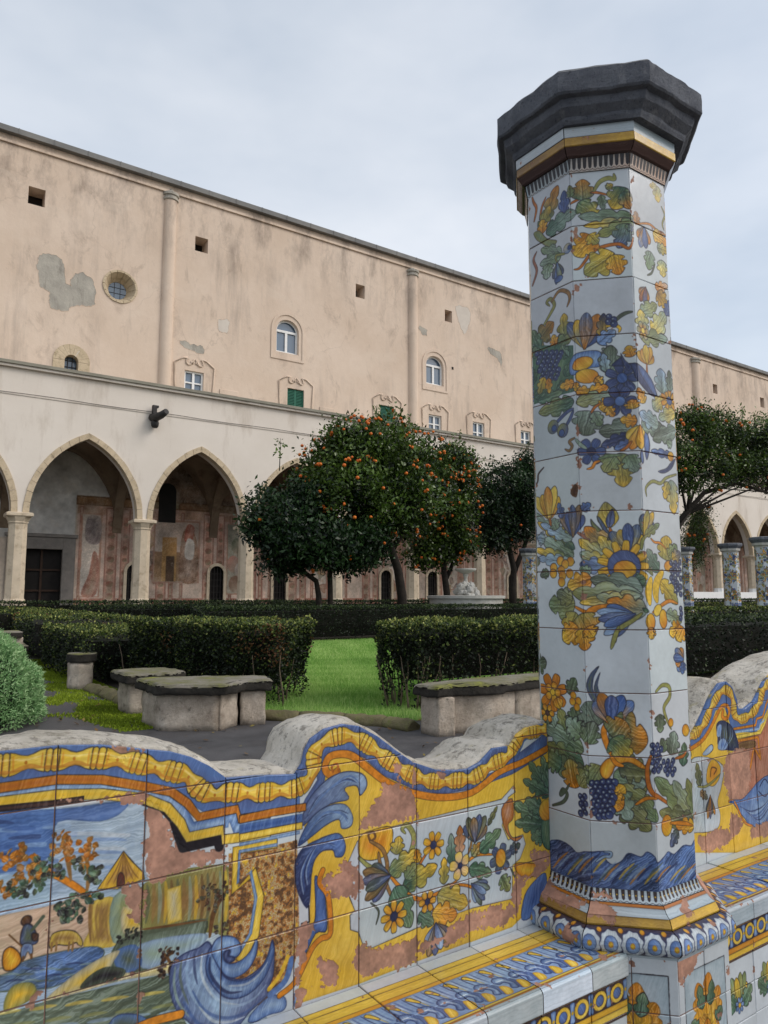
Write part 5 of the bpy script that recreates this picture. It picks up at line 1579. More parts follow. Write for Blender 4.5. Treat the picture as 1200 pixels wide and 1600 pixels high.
# second bay: ochre scene with a dark doorway in it
rect(C_FR, 10.2, 12.4, 2.25, 5.2, (204, 186, 170), (188, 160, 140), (170, 116, 92), 80)
rect(C_FR, 10.25, 12.35, 2.3, 3.7, (176, 136, 92), (150, 110, 78), None); rect(C_FR, 10.6, 11.3, 2.3, 4.4, (200, 150, 84), (186, 132, 70), None); rect(C_FR, 10.8, 11.2, 2.3, 3.5, (110, 82, 60), (90, 66, 50), None)
C_FR.fill([(11500, 2350), (12300, 2350), (12350, 3900), (12000, 4900), (11600, 4700), (11450, 3600)], (150, 108, 80), (196, 168, 148), None, 20, True, None, .6)
C_FR.fill([(11650, 4300), (12000, 4200), (12150, 4900), (11800, 5050)], (166, 80, 60), (190, 120, 96), None, 20, True, None, .4)
C_FR.fill([(11700, 3500), (12100, 3400), (12150, 4200), (11800, 4350)], (216, 206, 194), (200, 186, 172), None, 20, True, None, .3)
rect(C_FR, 13.85, 15.0, 1.7, 5.2, (176, 166, 146), (150, 146, 124), (176, 120, 96), 70)
for cx_, cz_, cl in ((14.2, 3.2, (196, 130, 110)), (14.6, 2.9, (206, 190, 176)), (14.4, 4.1, (110, 120, 92)), (14.7, 3.8, (120, 112, 84)), (14.3, 2.2, (150, 110, 84))):
    C_FR.disc((cx_*1000, cz_*1000), 330, cl, (170, 150, 128), None, 20, 1.3)
_g = C_FR.a[..., :3].mean(-1, keepdims=True); C_FR.a[..., :3] = (_g+(C_FR.a[..., :3]-_g)*.85)*(.80+.36*C_FR.n1[..., None]); C_FR.tone = 1.0  # fade mottling; lowered base tone also deepens the shade under the arches
def fresco_mat():
    t = NT('faded_fresco'); tx = t.node('ShaderNodeTexImage'); tx.image = C_FR.image(); tx.extension = 'REPEAT'; tx.interpolation = 'Cubic'
    uvn = t.node('ShaderNodeUVMap'); t.l.new(uvn.outputs[0], tx.inputs['Vector'])
    c_ = t.mix(t.ramp(t.noise(1.3, 9, .72), [(0.5, 0.0), (0.7, .45)]), tx.outputs['Color'], srgb(206, 192, 176))
    t.color(c_); t.rough(.92); t.bump(t.noise(9, 7, .7), .3, .01)
    return t.m
M_fresco = fresco_mat()
# ------------------------------------------------------------------ ground
ZG = 0.40                       # garden level; the paved walk in front of the bench lies at 0
M_earth = mottled('garden_earth', srgb(62, 58, 52), srgb(88, 80, 70), 1.5, 0.95, 0.5, 40, 0.01, srgb(60, 66, 42))
M_path = None
def make_path_mat():
    t = NT('path_asphalt')
    n = t.noise(2.2, 8, 0.7)
    c = t.ramp(n, [(0.3, srgb(46, 45, 47)), (0.7, srgb(84, 83, 85))])
    c = t.mix(t.ramp(t.noise(240, 2, 0.5), [(0.5, 0.0), (0.75, 0.5)]), c, srgb(128, 124, 120))
    t.color(c); t.rough(t.ramp(t.noise(1.1, 6, 0.6), [(0.35, 0.45), (0.65, 0.9)]))
    t.bump(t.noise(160, 4, 0.7), 0.5, 0.004)
    return t.m
M_path = make_path_mat()
M_pave = mottled('walk_paving', srgb(78, 74, 70), srgb(98, 92, 86), 2.0, 0.8, 0.3, 60)

def sheet(name, pts, z, mat, kind='structure'):
    m = MB(); m.face([(x, y, z) for x, y in pts])
    o = m.build(name, mat); tag(o, kind=kind); return o

g = MB(); g.face([(-400, 2.06, ZG-0.004), (500, 2.06, ZG-0.004), (500, 700, ZG-0.004), (-400, 700, ZG-0.004)])
tag(g.build('ground', M_earth), kind='structure')
g = MB()
g.face([(-400, -400, 0), (500, -400, 0), (500, 2.06, 0), (-400, 2.06, 0)])
g.face([(-400, 2.06, 0), (500, 2.06, 0), (500, 2.06, ZG-0.004), (-400, 2.06, ZG-0.004)])
tag(g.build('paved_walk', M_pave), kind='structure')
sheet('garden_path', [(-14, 2.07), (60, 2.07), (60, 5.25), (4.9, 5.25), (3.05, 6.75), (2.35, 8.2), (2.35, 29.0), (-2.6, 29.0), (-2.6, 6.4), (-14, 6.4)], ZG, M_path)

# ------------------------------------------------------------------ upper convent wall
YU, YA, YF = 35.0, 30.0, 34.4
def wall_mat():
    t = NT('ochre_plaster')
    base = t.ramp(t.noise(0.35, 7, 0.62), [(0.3, srgb(211, 190, 170)), (0.7, srgb(225, 206, 188))])
    base = t.mix(t.ramp(t.noise(3.0, 8, 0.7), [(0.35, 0.0), (0.8, 0.4)]), base, srgb(202, 180, 160))
    # grey run-off streaks and soot blotches
    st = t.ramp(t.noise(1.5, 8, 0.7, t.geo((0.75, 1, 0.10))), [(0.50, 0.0), (0.74, 1.0)])
    sb = t.ramp(t.noise(0.22, 5, 0.6), [(0.42, 0.0), (0.62, 1.0)])
    base = t.mix(t.math('MULTIPLY', t.math('MULTIPLY', st, sb), 0.6), base, srgb(134, 122, 114))
    bl = t.ramp(t.noise(0.9, 10, 0.75, t.geo((1, 1, 0.6)), 0.6), [(0.56, 0.0), (0.72, 1.0)])
    base = t.mix(t.math('MULTIPLY', bl, 0.52), base, srgb(140, 122, 108))
    # darker weathering below the eaves
    gz = t.node('ShaderNodeSeparateXYZ'); t.l.new(t.geo(), gz.inputs[0])
    top = t.node('ShaderNodeMapRange'); t.l.new(gz.outputs['Z'], top.inputs[0])
    top.inputs[1].default_value = 18.0; top.inputs[2].default_value = 22.0
    stn = t.ramp(t.noise(0.8, 9, 0.72, t.geo((1.0, 1, 0.35))), [(0.48, 0.0), (0.66, 1.0)])
    base = t.mix(t.math('MULTIPLY', t.math('MULTIPLY', top.outputs[0], stn), 0.85), base, srgb(132, 118, 108))
    # hairline cracks and pale repair coats
    vo = t.node('ShaderNodeTexVoronoi', feature='DISTANCE_TO_EDGE'); vo.inputs['Scale'].default_value = 0.42
    wv = t.node('ShaderNodeVectorMath', operation='ADD'); nn = t.node('ShaderNodeTexNoise'); nn.inputs['Scale'].default_value = 1.1; nn.inputs['Detail'].default_value = 6
    t.l.new(t.geo(), wv.inputs[0]); t.l.new(nn.outputs['Color'], wv.inputs[1]); t.l.new(t.geo(), nn.inputs['Vector']); t.l.new(wv.outputs[0], vo.inputs['Vector'])
    ck = t.ramp(vo.outputs['Distance'], [(0.0, 1.0), (0.012, 0.0)])
    cm_ = t.ramp(t.noise(0.3, 4, .6), [(0.5, 0.0), (0.62, 1.0)])
    base = t.mix(t.math('MULTIPLY', t.math('MULTIPLY', ck, cm_), .2), base, srgb(120, 102, 88))
    rp = t.ramp(t.noise(0.28, 3, .5, t.geo((1, 1, 1.6)), 1.2), [(0.60, 0.0), (0.63, 1.0)])
    base = t.mix(t.math('MULTIPLY', rp, .16), base, srgb(224, 208, 190))
    t.color(base); t.rough(0.92)
    t.bump(t.noise(6, 8, 0.7), 0.35, 0.03)
    return t.m
M_wall = wall_mat()
M_arc = mottled('cream_plaster', srgb(218, 208, 196), srgb(228, 219, 208), 0.5, 0.9, 0.25, 8, 0.01, srgb(198, 186, 172), True)
M_stone = mottled('tuff_stone', srgb(184, 166, 138), srgb(210, 192, 164), 2.0, 0.9, 0.5, 14, 0.02, srgb(154, 138, 114))
M_pill = mottled('pillar_stone', srgb(196, 180, 156), srgb(220, 204, 180), 1.6, 0.9, 0.4, 12, 0.02, srgb(170, 152, 128))
M_eave = mottled('grey_lead_flashing', srgb(108, 108, 108), srgb(134, 132, 128), 1.0, 0.7, 0.2)
M_bare = mottled('bare_grey_plaster', srgb(150, 145, 136), srgb(186, 180, 168), 1.4, 0.95, 0.6, 9, 0.03, srgb(122, 116, 108), True)
M_pale = mottled('pale_patch_plaster', srgb(200, 190, 178), srgb(216, 206, 194), 2.0, 0.95, 0.3)
M_dark = mottled('dark_void', srgb(36, 33, 31), srgb(52, 47, 43), 3.0, 0.95, 0.2)  # near-black colour stands in for the unlit depth of openings
M_wht = mottled('white_window_paint', srgb(228, 228, 226), srgb(238, 238, 236), 4, 0.5, 0)
def shut_mat():
    t = NT('green_shutter_paint'); t.color(t.ramp(t.noise(5), [(0.3, srgb(26, 92, 74)), (0.7, srgb(36, 108, 86))])); t.rough(0.5); return t.m
M_green = shut_mat()
def glass_mat():
    t = NT('window_glass'); t.color(srgb(92, 112, 132)); t.rough(0.06)
    t.b.inputs['Specular IOR Level'].default_value = 0.9
    t.bump(t.noise(2.0, 2, 0.5), 0.06, 0.02); return t.m
M_glass = glass_mat()
M_iron = mottled('dark_iron', srgb(44, 42, 42), srgb(62, 58, 56), 8, 0.6, 0.2)
M_wood = mottled('dark_wood', srgb(52, 38, 30), srgb(74, 54, 42), 5, 0.7, 0.3)

bld = empty('convent_building', (20, YU, 0), 'tall ochre plastered convent wall with small windows above the arcade roof', 'building')
def bpart(mb, name, mat, parent=None):
    o = mb.build(name, mat, parent or bld)
    o.matrix_parent_inverse = Matrix.Translation(-Vector((20, YU, 0))) if parent is None else Matrix()
    return o

ROOF = 22.55
X0, X1 = -26.0, 110.0
rect_holes = []          # (x0, x1, z0, z1)
VENTS = [(4.08, 4.79, 19.44, 20.28), (11.93, 12.62, 19.37, 20.16), (21.72, 22.35, 19.22, 20.04), (28.48, 29.08, 19.22, 20.0), (58.57, 59.25, 19.3, 20.15), (66.27, 66.96, 19.2, 20.15)]
ARCHW = [(16.63, 18.0, 14.91, 16.81), (26.94, 28.33, 14.85, 16.72)]
RECTW = [(11.60, 12.60, 11.76, 12.95), (27.11, 28.13, 11.73, 12.9), (30.73, 31.73, 11.66, 12.93), (35.05, 36.0, 11.71, 12.92), (60.3, 61.3, 11.71, 12.92), (64.0, 65.0, 11.71, 12.92)]
SHUTW = [(17.35, 18.37, 11.70, 12.97), (23.47, 24.46, 11.72, 12.95)]
SLOTS = [(13.58, 14.35, 11.74, 11.96), (19.48, 20.2, 11.70, 11.9)]
ROUND = (8.3, 16.49, 0.80)
SMALL = (5.62, 6.94, 10.9, 13.05)
rect_holes += VENTS + ARCHW + RECTW + SHUTW + SLOTS
rect_holes += [(ROUND[0]-.8, ROUND[0]+.8, ROUND[1]-.8, ROUND[1]+.8), SMALL]
xs = sorted({X0, X1} | {h[0] for h in rect_holes} | {h[1] for h in rect_holes})
zs = sorted({ZG-0.1, ROOF} | {h[2] for h in rect_holes} | {h[3] for h in rect_holes})
w = MB()
def in_hole(x, z): return any(h[0] < x < h[1] and h[2] < z < h[3] for h in rect_holes)
for i in range(len(xs)-1):
    j = 0
    while j < len(zs)-1:
        if in_hole((xs[i]+xs[i+1])/2, (zs[j]+zs[j+1])/2): j += 1; continue
        k = j
        while k < len(zs)-1 and not in_hole((xs[i]+xs[i+1])/2, (zs[k]+zs[k+1])/2): k += 1
        w.face([(xs[i], YU, zs[j]), (xs[i+1], YU, zs[j]), (xs[i+1], YU, zs[k]), (xs[i], YU, zs[k])]); j = k
# round and arched corners inside their square holes
def disc_corner(cx, cz, r, box, n=32):
    x0, x1, z0, z1 = box
    for k in range(n):
        a, b = 2*math.pi*k/n, 2*math.pi*(k+1)/n
        def edge(t):
            c, s = math.cos(t), math.sin(t); m = max(abs(c)/((x1-x0)/2), abs(s)/((z1-z0)/2)); return (cx+c/m, YU, cz+s/m)
        w.face([(cx+r*math.cos(a), YU, cz+r*math.sin(a)), edge(a), edge(b), (cx+r*math.cos(b), YU, cz+r*math.sin(b))])
disc_corner(ROUND[0], ROUND[1], 0.799, (ROUND[0]-.8, ROUND[0]+.8, ROUND[1]-.8, ROUND[1]+.8))
def arch_top(x0, x1, zs_, z1, n=14, depth=0.35, reveal=True, seg=None):
    """fills the corners over an arch from springing zs_ to crown z1 in a rectangular hole"""
    cx, hw, h = (x0+x1)/2, (x1-x0)/2, z1-zs_
    pts = [(cx-hw*math.cos(math.pi*k/n), zs_+h*math.sin(math.pi*k/n)) for k in range(n+1)]
    for a, b in zip(pts[:-1], pts[1:]):
        w.face([(a[0], YU, a[1]), (b[0], YU, b[1]), (b[0], YU, z1), (a[0], YU, z1)])
        w.face([(a[0], YU, a[1]), (a[0], YU+depth, a[1]), (b[0], YU+depth, b[1]), (b[0], YU, b[1])])
    return pts
for a in ARCHW: arch_top(a[0], a[1], a[2]+1.25, a[3])
arch_top(SMALL[0], SMALL[1], 12.39, SMALL[3], depth=0.05)
def reveal(h, depth, top=True):
    x0, x1, z0, z1 = h
    for q in (((x0, z0), (x0, z1)), ((x1, z1), (x1, z0)), ((x1, z0), (x0, z0))) + ((((x0, z1), (x1, z1)),) if top else ()):
        (ax, az), (bx, bz) = q
        w.face([(ax, YU, az), (bx, YU, bz), (bx, YU+depth, bz), (ax, YU+depth, az)])
for h in VENTS: reveal(h, 0.9)
for h in RECTW + SHUTW + SLOTS: reveal(h, 0.3)
for h in ARCHW: reveal((h[0], h[1], h[2], h[2]+1.25), 0.35, False)
w.face([(X0, YU, ROOF), (X1, YU, ROOF), (X1, YU+14, ROOF), (X0, YU+14, ROOF)])
w.face([(X0, YU, 0), (X0, YU, ROOF), (X0, YU+14, ROOF), (X0, YU+14, 0)])
wall_o = bpart(w, 'wall', M_wall)
for h in VENTS:
    bpart(MB().box(h[0]-.05, h[1]+.05, YU+.9, YU+1.0, h[2]-.05, h[3]+.05), 'vent', M_dark)
for h in SLOTS:
    bpart(MB().box(h[0]-.05, h[1]+.05, YU+.3, YU+.4, h[2]-.05, h[3]+.05), 'slot_vent', M_dark)
    bpart(MB().box(h[0]-.12, h[1]+.12, YU-.05, YU-.003, h[3]+.03, h[3]+.30, .015), 'slot_hood', M_wall)
# eaves: thin moulding, then a grey flashing on top
bpart(MB().prism_y([(X0, ROOF-.52), (X1, ROOF-.52), (X1, ROOF-.40), (X0, ROOF-.40)], YU-.10, YU-.004), 'moulding', M_wall)
bpart(MB().prism_y([(X0, ROOF-.10), (X1, ROOF-.10), (X1, ROOF+.16), (X0, ROOF+.16)], YU-.28, YU+.6), 'eave', M_eave)
for k, x in enumerate(np.arange(X0+1.0, X1, 1.5)):
    if 0 < x < 75: bpart(MB().box(x, x+.04, YU-.30, YU-.282, ROOF-.10, ROOF+.17), 'flashing_seam', M_eave)
# half-round pilaster strips with little capitals
for x0, x1, zt in ((10.28, 10.92, 21.6), (25.56, 26.24, 21.5), (55.5, 56.4, 21.45)):
    cx, r = (x0+x1)/2, (x1-x0)/2
    m = MB(); half = lambda rr, z: [(cx+rr*math.cos(math.pi+math.pi*k/10), YU+.02+rr*math.sin(math.pi+math.pi*k/10)*.9, z) for k in range(11)]
    m.loft([half(r, 9.9), half(r, zt)], False, smooth=True)
    p_ = bpart(m, 'pilaster', M_wall)
    c_ = MB(); c_.loft([half(rr, z) for rr, z in ((r, zt), (r*1.22, zt+.03), (r*1.22, zt+.13), (r*1.05, zt+.16), (r*1.05, zt+.24), (r*1.28, zt+.27), (r*1.28, zt+.40), (r*.9, zt+.46), (r*.25, zt+.62), (0.01, zt+.75))], False, smooth=False)
    cap_ = bpart(c_, 'pilaster_capital', M_bare)
# round splayed window
rw = empty('round_window', parent=bld); rw.matrix_parent_inverse = Matrix.Translation(-Vector((20, YU, 0)))
for k in range(14):
    a, b = 2*math.pi*(k+.03)/14, 2*math.pi*(k+.97)/14
    m = MB(); rings = []
    for t in np.linspace(a, b, 4):
        c, s_ = math.cos(t), math.sin(t)
        P = lambda r, y: (ROUND[0]+r*c, y, ROUND[1]+r*s_)
        rings.append([P(.82, YU-.05), P(.72, YU-.05), P(.43, YU+.55), P(.43, YU+.62), P(.82, YU+.62)])
    m.loft(rings, True, True, True); m.build('surround_stone', M_stone, rw)
m = MB(); m.face([(ROUND[0]+.45*math.cos(t), YU+.58, ROUND[1]+.45*math.sin(t)) for t in np.linspace(0, 2*math.pi, 24, False)])
m.build('pane', M_glass, rw)
for d in (-.14, .14):
    L = math.sqrt(.43**2-d*d)
    MB().box(ROUND[0]+d-.007, ROUND[0]+d+.007, YU+.55, YU+.574, ROUND[1]-L, ROUND[1]+L).build('glazing_bar', M_iron, rw)
    MB().box(ROUND[0]-L, ROUND[0]+L, YU+.551, YU+.573, ROUND[1]+d-.007, ROUND[1]+d+.007).build('glazing_bar', M_iron, rw)
# small arched window in a stone surround
sw = empty('small_arched_window', parent=bld); sw.matrix_parent_inverse = Matrix.Translation(-Vector((20, YU, 0)))
cx = 6.28
def arch_ring(cx, zs_, r0, r1, y0, y1, n, name, parent, mat, gap=.02):
    for k in range(n):
        a, b = math.pi*(k+gap)/n, math.pi*(k+1-gap)/n
        rings = [[(cx-r0*math.cos(t), y0, zs_+r0*math.sin(t)), (cx-r1*math.cos(t), y0, zs_+r1*math.sin(t)), (cx-r1*math.cos(t), y1, zs_+r1*math.sin(t)), (cx-r0*math.cos(t), y1, zs_+r0*math.sin(t))] for t in np.linspace(a, b, 4)]
        MB().loft(rings, True, True, True).build(name, mat, parent)
arch_ring(cx, 12.39, .30, .80, YU-.03, YU+.45, 9, 'surround_stone', sw, M_stone)
for s_ in (-1, 1):
    for z0, z1 in ((10.9, 11.45), (11.46, 11.92), (11.93, 12.38)):
        MB().box(min(cx+s_*.30, cx+s_*.80), max(cx+s_*.30, cx+s_*.80), YU-.03, YU+.45, z0, z1).build('surround_stone', M_stone, sw)
MB().box(cx-.32, cx+.32, YU+.40, YU+.43, 10.9, 12.7).build('pane', M_glass, sw)
for d in (-.1, .1): MB().box(cx+d-.012, cx+d+.012, YU+.33, YU+.36, 10.9, 12.68).build('grille_bar', M_iron, sw)
for z in (11.3, 11.6, 11.9, 12.2, 12.5): MB().box(cx-.3, cx+.3, YU+.331, YU+.359, z-.012, z+.012).build('grille_bar', M_iron, sw)
# arched double windows
for x0, x1, z0, z1 in ARCHW:
    win = empty('arched_window', parent=bld); win.matrix_parent_inverse = Matrix.Translation(-Vector((20, YU, 0)))
    cx, hw = (x0+x1)/2, (x1-x0)/2; zsp = z0+1.25; hh = z1-zsp
    arcp = lambda s_, y, off=0.0: [(cx-(hw-off)*math.cos(math.pi*k/14), y, zsp+(hh-off)*math.sin(math.pi*k/14)) for k in range(15)]
    m = MB(); m.face([(x0, YU+.28, z0), (x1, YU+.28, z0)] + arcp(0, YU+.28)[::-1]); m.build('pane', M_glass, win)
    fr = MB()
    for a, b in ((x0, x0+.11), (cx-.07, cx+.07), (x1-.11, x1)): fr.box(a, b, YU+.20, YU+.27, z0, zsp)
    fr.box(x0+.11, cx-.07, YU+.20, YU+.27, z0, z0+.12); fr.box(cx+.07, x1-.11, YU+.20, YU+.27, z0, z0+.12)
    fr.box(x0, x1, YU+.195, YU+.272, zsp-.05, zsp+.08)
    oa, ia = arcp(0, YU+.20), arcp(0, YU+.20, .10)
    for k in range(14): fr.face([oa[k], oa[k+1], ia[k+1], ia[k]])
    fr.build('frame', M_wht, win)
    # raised plaster band round the opening
    band = MB(); r0 = [(x0-.20, z0-.30)] + [(cx-(hw+.20)*math.cos(math.pi*k/14), zsp+(hh+.26)*math.sin(math.pi*k/14)) for k in range(15)] + [(x1+.20, z0-.30)]
    r1 = [(x0-.33, z0-.42)] + [(cx-(hw+.33)*math.cos(math.pi*k/14), zsp+(hh+.42)*math.sin(math.pi*k/14)) for k in range(15)] + [(x1+.33, z0-.42)]
    ring = list(zip(r0, r1)); ring.append(ring[0])
    band.loft([[(p[0], YU-.004, p[1]), (p[0], YU-.05, p[1]), (q[0], YU-.05, q[1]), (q[0], YU-.004, q[1])] for p, q in ring], True)
    band.build('window_surround', M_wall, win)
def spiral(cx, cz, r0, r1, a0, a1, n=16):
    return [(cx+(r0+(r1-r0)*k/n)*math.cos(a0+(a1-a0)*k/n), YU-.03, cz+(r0+(r1-r0)*k/n)*math.sin(a0+(a1-a0)*k/n)) for k in range(n+1)]
def scroll_hood(x0, x1, z1, parent):
    cx, hw = (x0+x1)/2, (x1-x0)/2
    for s_ in (-1, 1):
        pts = []
        pts += [(cx+s_*(hw+.42), YU-.03, z1-1.6), (cx+s_*(hw+.50), YU-.03, z1-.6), (cx+s_*(hw+.55), YU-.03, z1+.30)]
        pts += [(cx+s_*(hw+.10), YU-.03, z1+.62), (cx+s_*(hw-.15), YU-.03, z1+.64)]
        pts += [(cx+s_*(.30+.14*math.cos(t)*1.0), YU-.03, z1+.46+.17*math.sin(t)) for t in np.linspace(1.3, -3.4, 10)]
        MB().tube(pts, 0.045, 5).build('scroll_moulding', M_wall, parent)
        MB().tube([(cx+s_*.04, YU-.03, z1+.62), (cx+s_*.10, YU-.03, z1+.52), (cx+s_*.06, YU-.03, z1+.40), (cx+s_*.14, YU-.03, z1+.36)], 0.035, 5).build('scroll_moulding', M_wall, parent)
for x0, x1, z0, z1 in RECTW:
    win = empty('casement_window', parent=bld); win.matrix_parent_inverse = Matrix.Translation(-Vector((20, YU, 0)))
    MB().box(x0, x1, YU+.22, YU+.24, z0, z1).build('pane', M_glass, win)
    cx = (x0+x1)/2; fr = MB()
    for a, b in ((x0, x0+.09), (cx-.06, cx+.06), (x1-.09, x1)): fr.box(a, b, YU+.12, YU+.20, z0, z1)
    for a, b in ((x0+.09, cx-.06), (cx+.06, x1-.09)):
        for c, d in ((z0, z0+.1), (z0+.56, z0+.63), (z1-.09, z1)): fr.box(a, b, YU+.125, YU+.195, c, d)
    fr.build('frame', M_wht, win)
    if x0 < 50: scroll_hood(x0, x1, z1, win)
for x0, x1, z0, z1 in SHUTW:
    win = empty('shuttered_window', parent=bld); win.matrix_parent_inverse = Matrix.Translation(-Vector((20, YU, 0)))
    MB().box(x0, x1, YU+.2, YU+.25, z0, z1).build('shutter_backing', M_green, win)
    for z in np.arange(z0+.06, z1-.04, .085):
        MB().prism_y([(x0+.07, z), (x1-.07, z), (x1-.07, z+.05), (x0+.07, z+.05)], YU+.10, YU+.17).build('slat', M_green, win)
    fr = MB(); fr.box(x0, x0+.07, YU+.09, YU+.198, z0, z1); fr.box(x1-.07, x1, YU+.09, YU+.198, z0, z1); fr.box((x0+x1)/2-.05, (x0+x1)/2+.05, YU+.088, YU+.19, z0, z1)
    fr.build('frame', M_green, win)
    scroll_hood(x0, x1, z1, win)
# places where the render has fallen off
def patch(pts, mat, name='bare_patch'):
    pp = []
    n = len(pts)
    for i in range(n):
        p0, p1, p2, p3 = pts[i-1], pts[i], pts[(i+1) % n], pts[(i+2) % n]
        for k in range(9):
            t = k/9.0
            q = [0.5*((2*p1[c])+(-p0[c]+p2[c])*t+(2*p0[c]-5*p1[c]+4*p2[c]-p3[c])*t*t+(-p0[c]+3*p1[c]-3*p2[c]+p3[c])*t**3) for c in (0, 1)]
            j = mnoise.fractal(Vector((q[0]*4.1, q[1]*4.1, 1.7)), .7, 2, 4)*.09
            pp.append((q[0]+j, YU-.004, q[1]+mnoise.fractal(Vector((q[0]*4.1, q[1]*4.1, 9.7)), .7, 2, 4)*.09))
    m = MB(); m.face(pp); bpart(m, name, mat)
    e = MB(); pp2 = pp+[pp[0]]
    e.tube([(a[0], YU-.004, a[2]) for a in pp2], .011, 4, False); bpart(e, 'patch_edge', M_wall)
patch([(4.6, 16.6), (4.75, 17.1), (5.1, 17.27), (5.55, 17.2), (5.78, 16.8), (5.85, 16.2), (6.05, 16.0), (6.12, 16.5), (6.5, 16.72), (6.95, 16.6), (7.15, 16.2), (7.19, 15.6), (7.0, 15.2), (6.5, 15.1), (6.1, 14.95), (5.9, 14.7), (5.3, 14.75), (5.2, 15.2), (5.15, 15.5), (4.8, 15.7)], M_bare)
patch([(13.3, 15.95), (13.8, 16.05), (13.88, 15.7), (13.78, 15.3), (13.45, 15.35), (13.28, 15.6)], M_pale)
patch([(11.3, 14.42), (11.9, 14.36), (12.6, 14.28), (12.55, 14.02), (12.2, 13.95), (11.55, 14.08)], M_bare)
patch([(29.4, 20.4), (30.0, 20.55), (30.6, 20.45), (30.62, 19.7), (30.35, 19.1), (30.1, 18.6), (29.85, 19.0), (29.55, 19.6)], M_pale)
patch([(26.4, 18.4), (26.95, 18.35), (27.0, 18.0), (26.8, 17.88), (26.55, 18.1)], M_bare)
patch([(32.2, 18.25), (32.8, 18.15), (33.3, 18.0), (33.45, 17.4), (33.3, 17.1), (33.05, 17.5), (32.7, 17.75), (32.3, 17.85)], M_bare)
bpart(MB().box(29.0, 29.14, YU-.02, YU-.003, 16.1, 16.27), 'hole', M_dark)  # dark plate on the wall, painted in place of a hole's shade

# ------------------------------------------------------------------ arcade
arc = empty('cloister_arcade', (20, YA, 0), 'long cream arcade of pointed arches with frescoed wall behind', 'arcade')
AINV = Matrix.Translation(-Vector((20, YA, 0)))
def apart(mb, name, mat, parent=None):
    o = mb.build(name, mat, parent or arc)
    if parent is None: o.matrix_parent_inverse = AINV
    return o
BAY, PX0, SPR, HALF, RISE = 4.62, 3.86, 4.72, 2.02, 3.10
ZFLOOR, ZTOP, WT = 0.95, 10.22, 0.62
KS = range(-3, 17)
cc = (RISE**2-HALF**2)/(2*HALF)
def arch_pts(cx, off=0.0, n=11):
    """pointed arch from left springing to right springing, grown outwards by off"""
    R = HALF+cc+off; out = []
    amax = math.acos(cc/R)
    for k in range(n+1):
        a = amax*k/n; out.append((cx+cc-R*math.cos(a), SPR+R*math.sin(a)))
    return out + [(2*cx-p[0], p[1]) for p in out[-2::-1]]
wm = MB(); soff = MB()
for k in KS:
    cx = PX0+BAY*(k+.5); a = arch_pts(cx)
    xl, xr = PX0+BAY*k, PX0+BAY*(k+1)
    poly = [(xl, SPR)] + a + [(xr, SPR)]
    for y in (YA, YA+WT):
        for p, q in zip(poly[:-1], poly[1:]):
            wm.face([(p[0], y, p[1]), (q[0], y, q[1]), (q[0], y, ZTOP), (p[0], y, ZTOP)])
    for p, q in zip(poly[:-1], poly[1:]):
        wm.face([(p[0], YA, p[1]), (q[0], YA, q[1]), (q[0], YA+WT, q[1]), (p[0], YA+WT, p[1])])
apart(wm, 'wall', M_arc)
XA0, XA1 = PX0+BAY*KS[0], PX0+BAY*(KS[-1]+1)
apart(MB().prism_y([(XA0, ZTOP), (XA1, ZTOP), (XA1, ZTOP+.10), (XA0, ZTOP+.10)], YA-.16, YU-.35), 'roof_slab', M_arc)
apart(MB().prism_y([(XA0, ZTOP+.102), (XA1, ZTOP+.102), (XA1, ZTOP+.22), (XA0, ZTOP+.22)], YA-.24, YU-.36), 'roof_edge', mottled('mossy_roof_edge', srgb(128, 124, 112), srgb(154, 150, 136), 1.2, 0.9, 0.3))
apart(MB().prism_y([(XA0, 9.18), (XA1, 9.18), (XA1, 9.22), (XA0, 9.22)], YA-.03, YA-.004), 'string_line', M_arc)
cab = MB(); cab.tube([(x, YA-.05, 9.27-.04*math.sin((x % 4.62)/4.62*math.pi)) for x in np.arange(XA0, 60, 1.155)], .012, 4); apart(cab, 'cable', M_iron)
def octo(c, r, z, a0=math.pi/8):
    return [(c[0]+r*math.cos(a0+k*math.pi/4), c[1]+r*math.sin(a0+k*math.pi/4), z) for k in range(8)]
for k in range(KS[0], KS[-1]+2):
    x = PX0+BAY*k; c = (x, YA+WT/2)
    far = x > 40
    m = MB(); m.loft([octo(c, .345, ZFLOOR+.55), octo(c, .335, SPR-.42)], True, True, True)
    p_ = apart(m, 'pillar', M_pill)
    m = MB(); sq = lambda h, z: [(x-h, c[1]-h, z), (x+h, c[1]-h, z), (x+h, c[1]+h, z), (x-h, c[1]+h, z)]
    m.loft([octo(c, .345, SPR-.42), octo(c, .37, SPR-.38), octo(c, .36, SPR-.34), octo(c, .46, SPR-.16)], True)
    m.loft([sq(.43, SPR-.16), sq(.46, SPR-.13), sq(.46, SPR-.03), sq(.40, SPR-.002)], True, True, True)
    m.build('capital', M_pill, p_).matrix_parent_inverse = Matrix()
    m = MB(); m.loft([octo(c, .44, ZFLOOR+.3), octo(c, .44, ZFLOOR+.42), octo(c, .36, ZFLOOR+.55)], True)
    m.loft([octo(c, .352, ZFLOOR+.55), octo(c, .352, ZFLOOR+1.25)], True)
    m.build('base', M_wht if x > 44 else M_pill, p_)
# low wall the pillars stand on
apart(MB().prism_y([(XA0, ZG-.1), (38.2, ZG-.1), (38.2, 1.15), (XA0, 1.15)], YA-.03, YA+WT+.03), 'parapet', mottled('whitewash', srgb(208, 206, 204), srgb(222, 220, 217), 1.2, 0.9, 0.2, 10, .01, srgb(180, 172, 160)))
apart(MB().prism_y([(38.22, ZG-.1), (XA1, ZG-.1), (XA1, 1.92), (38.22, 1.92)], YA-.04, YA+WT+.03), 'parapet', M_wht)
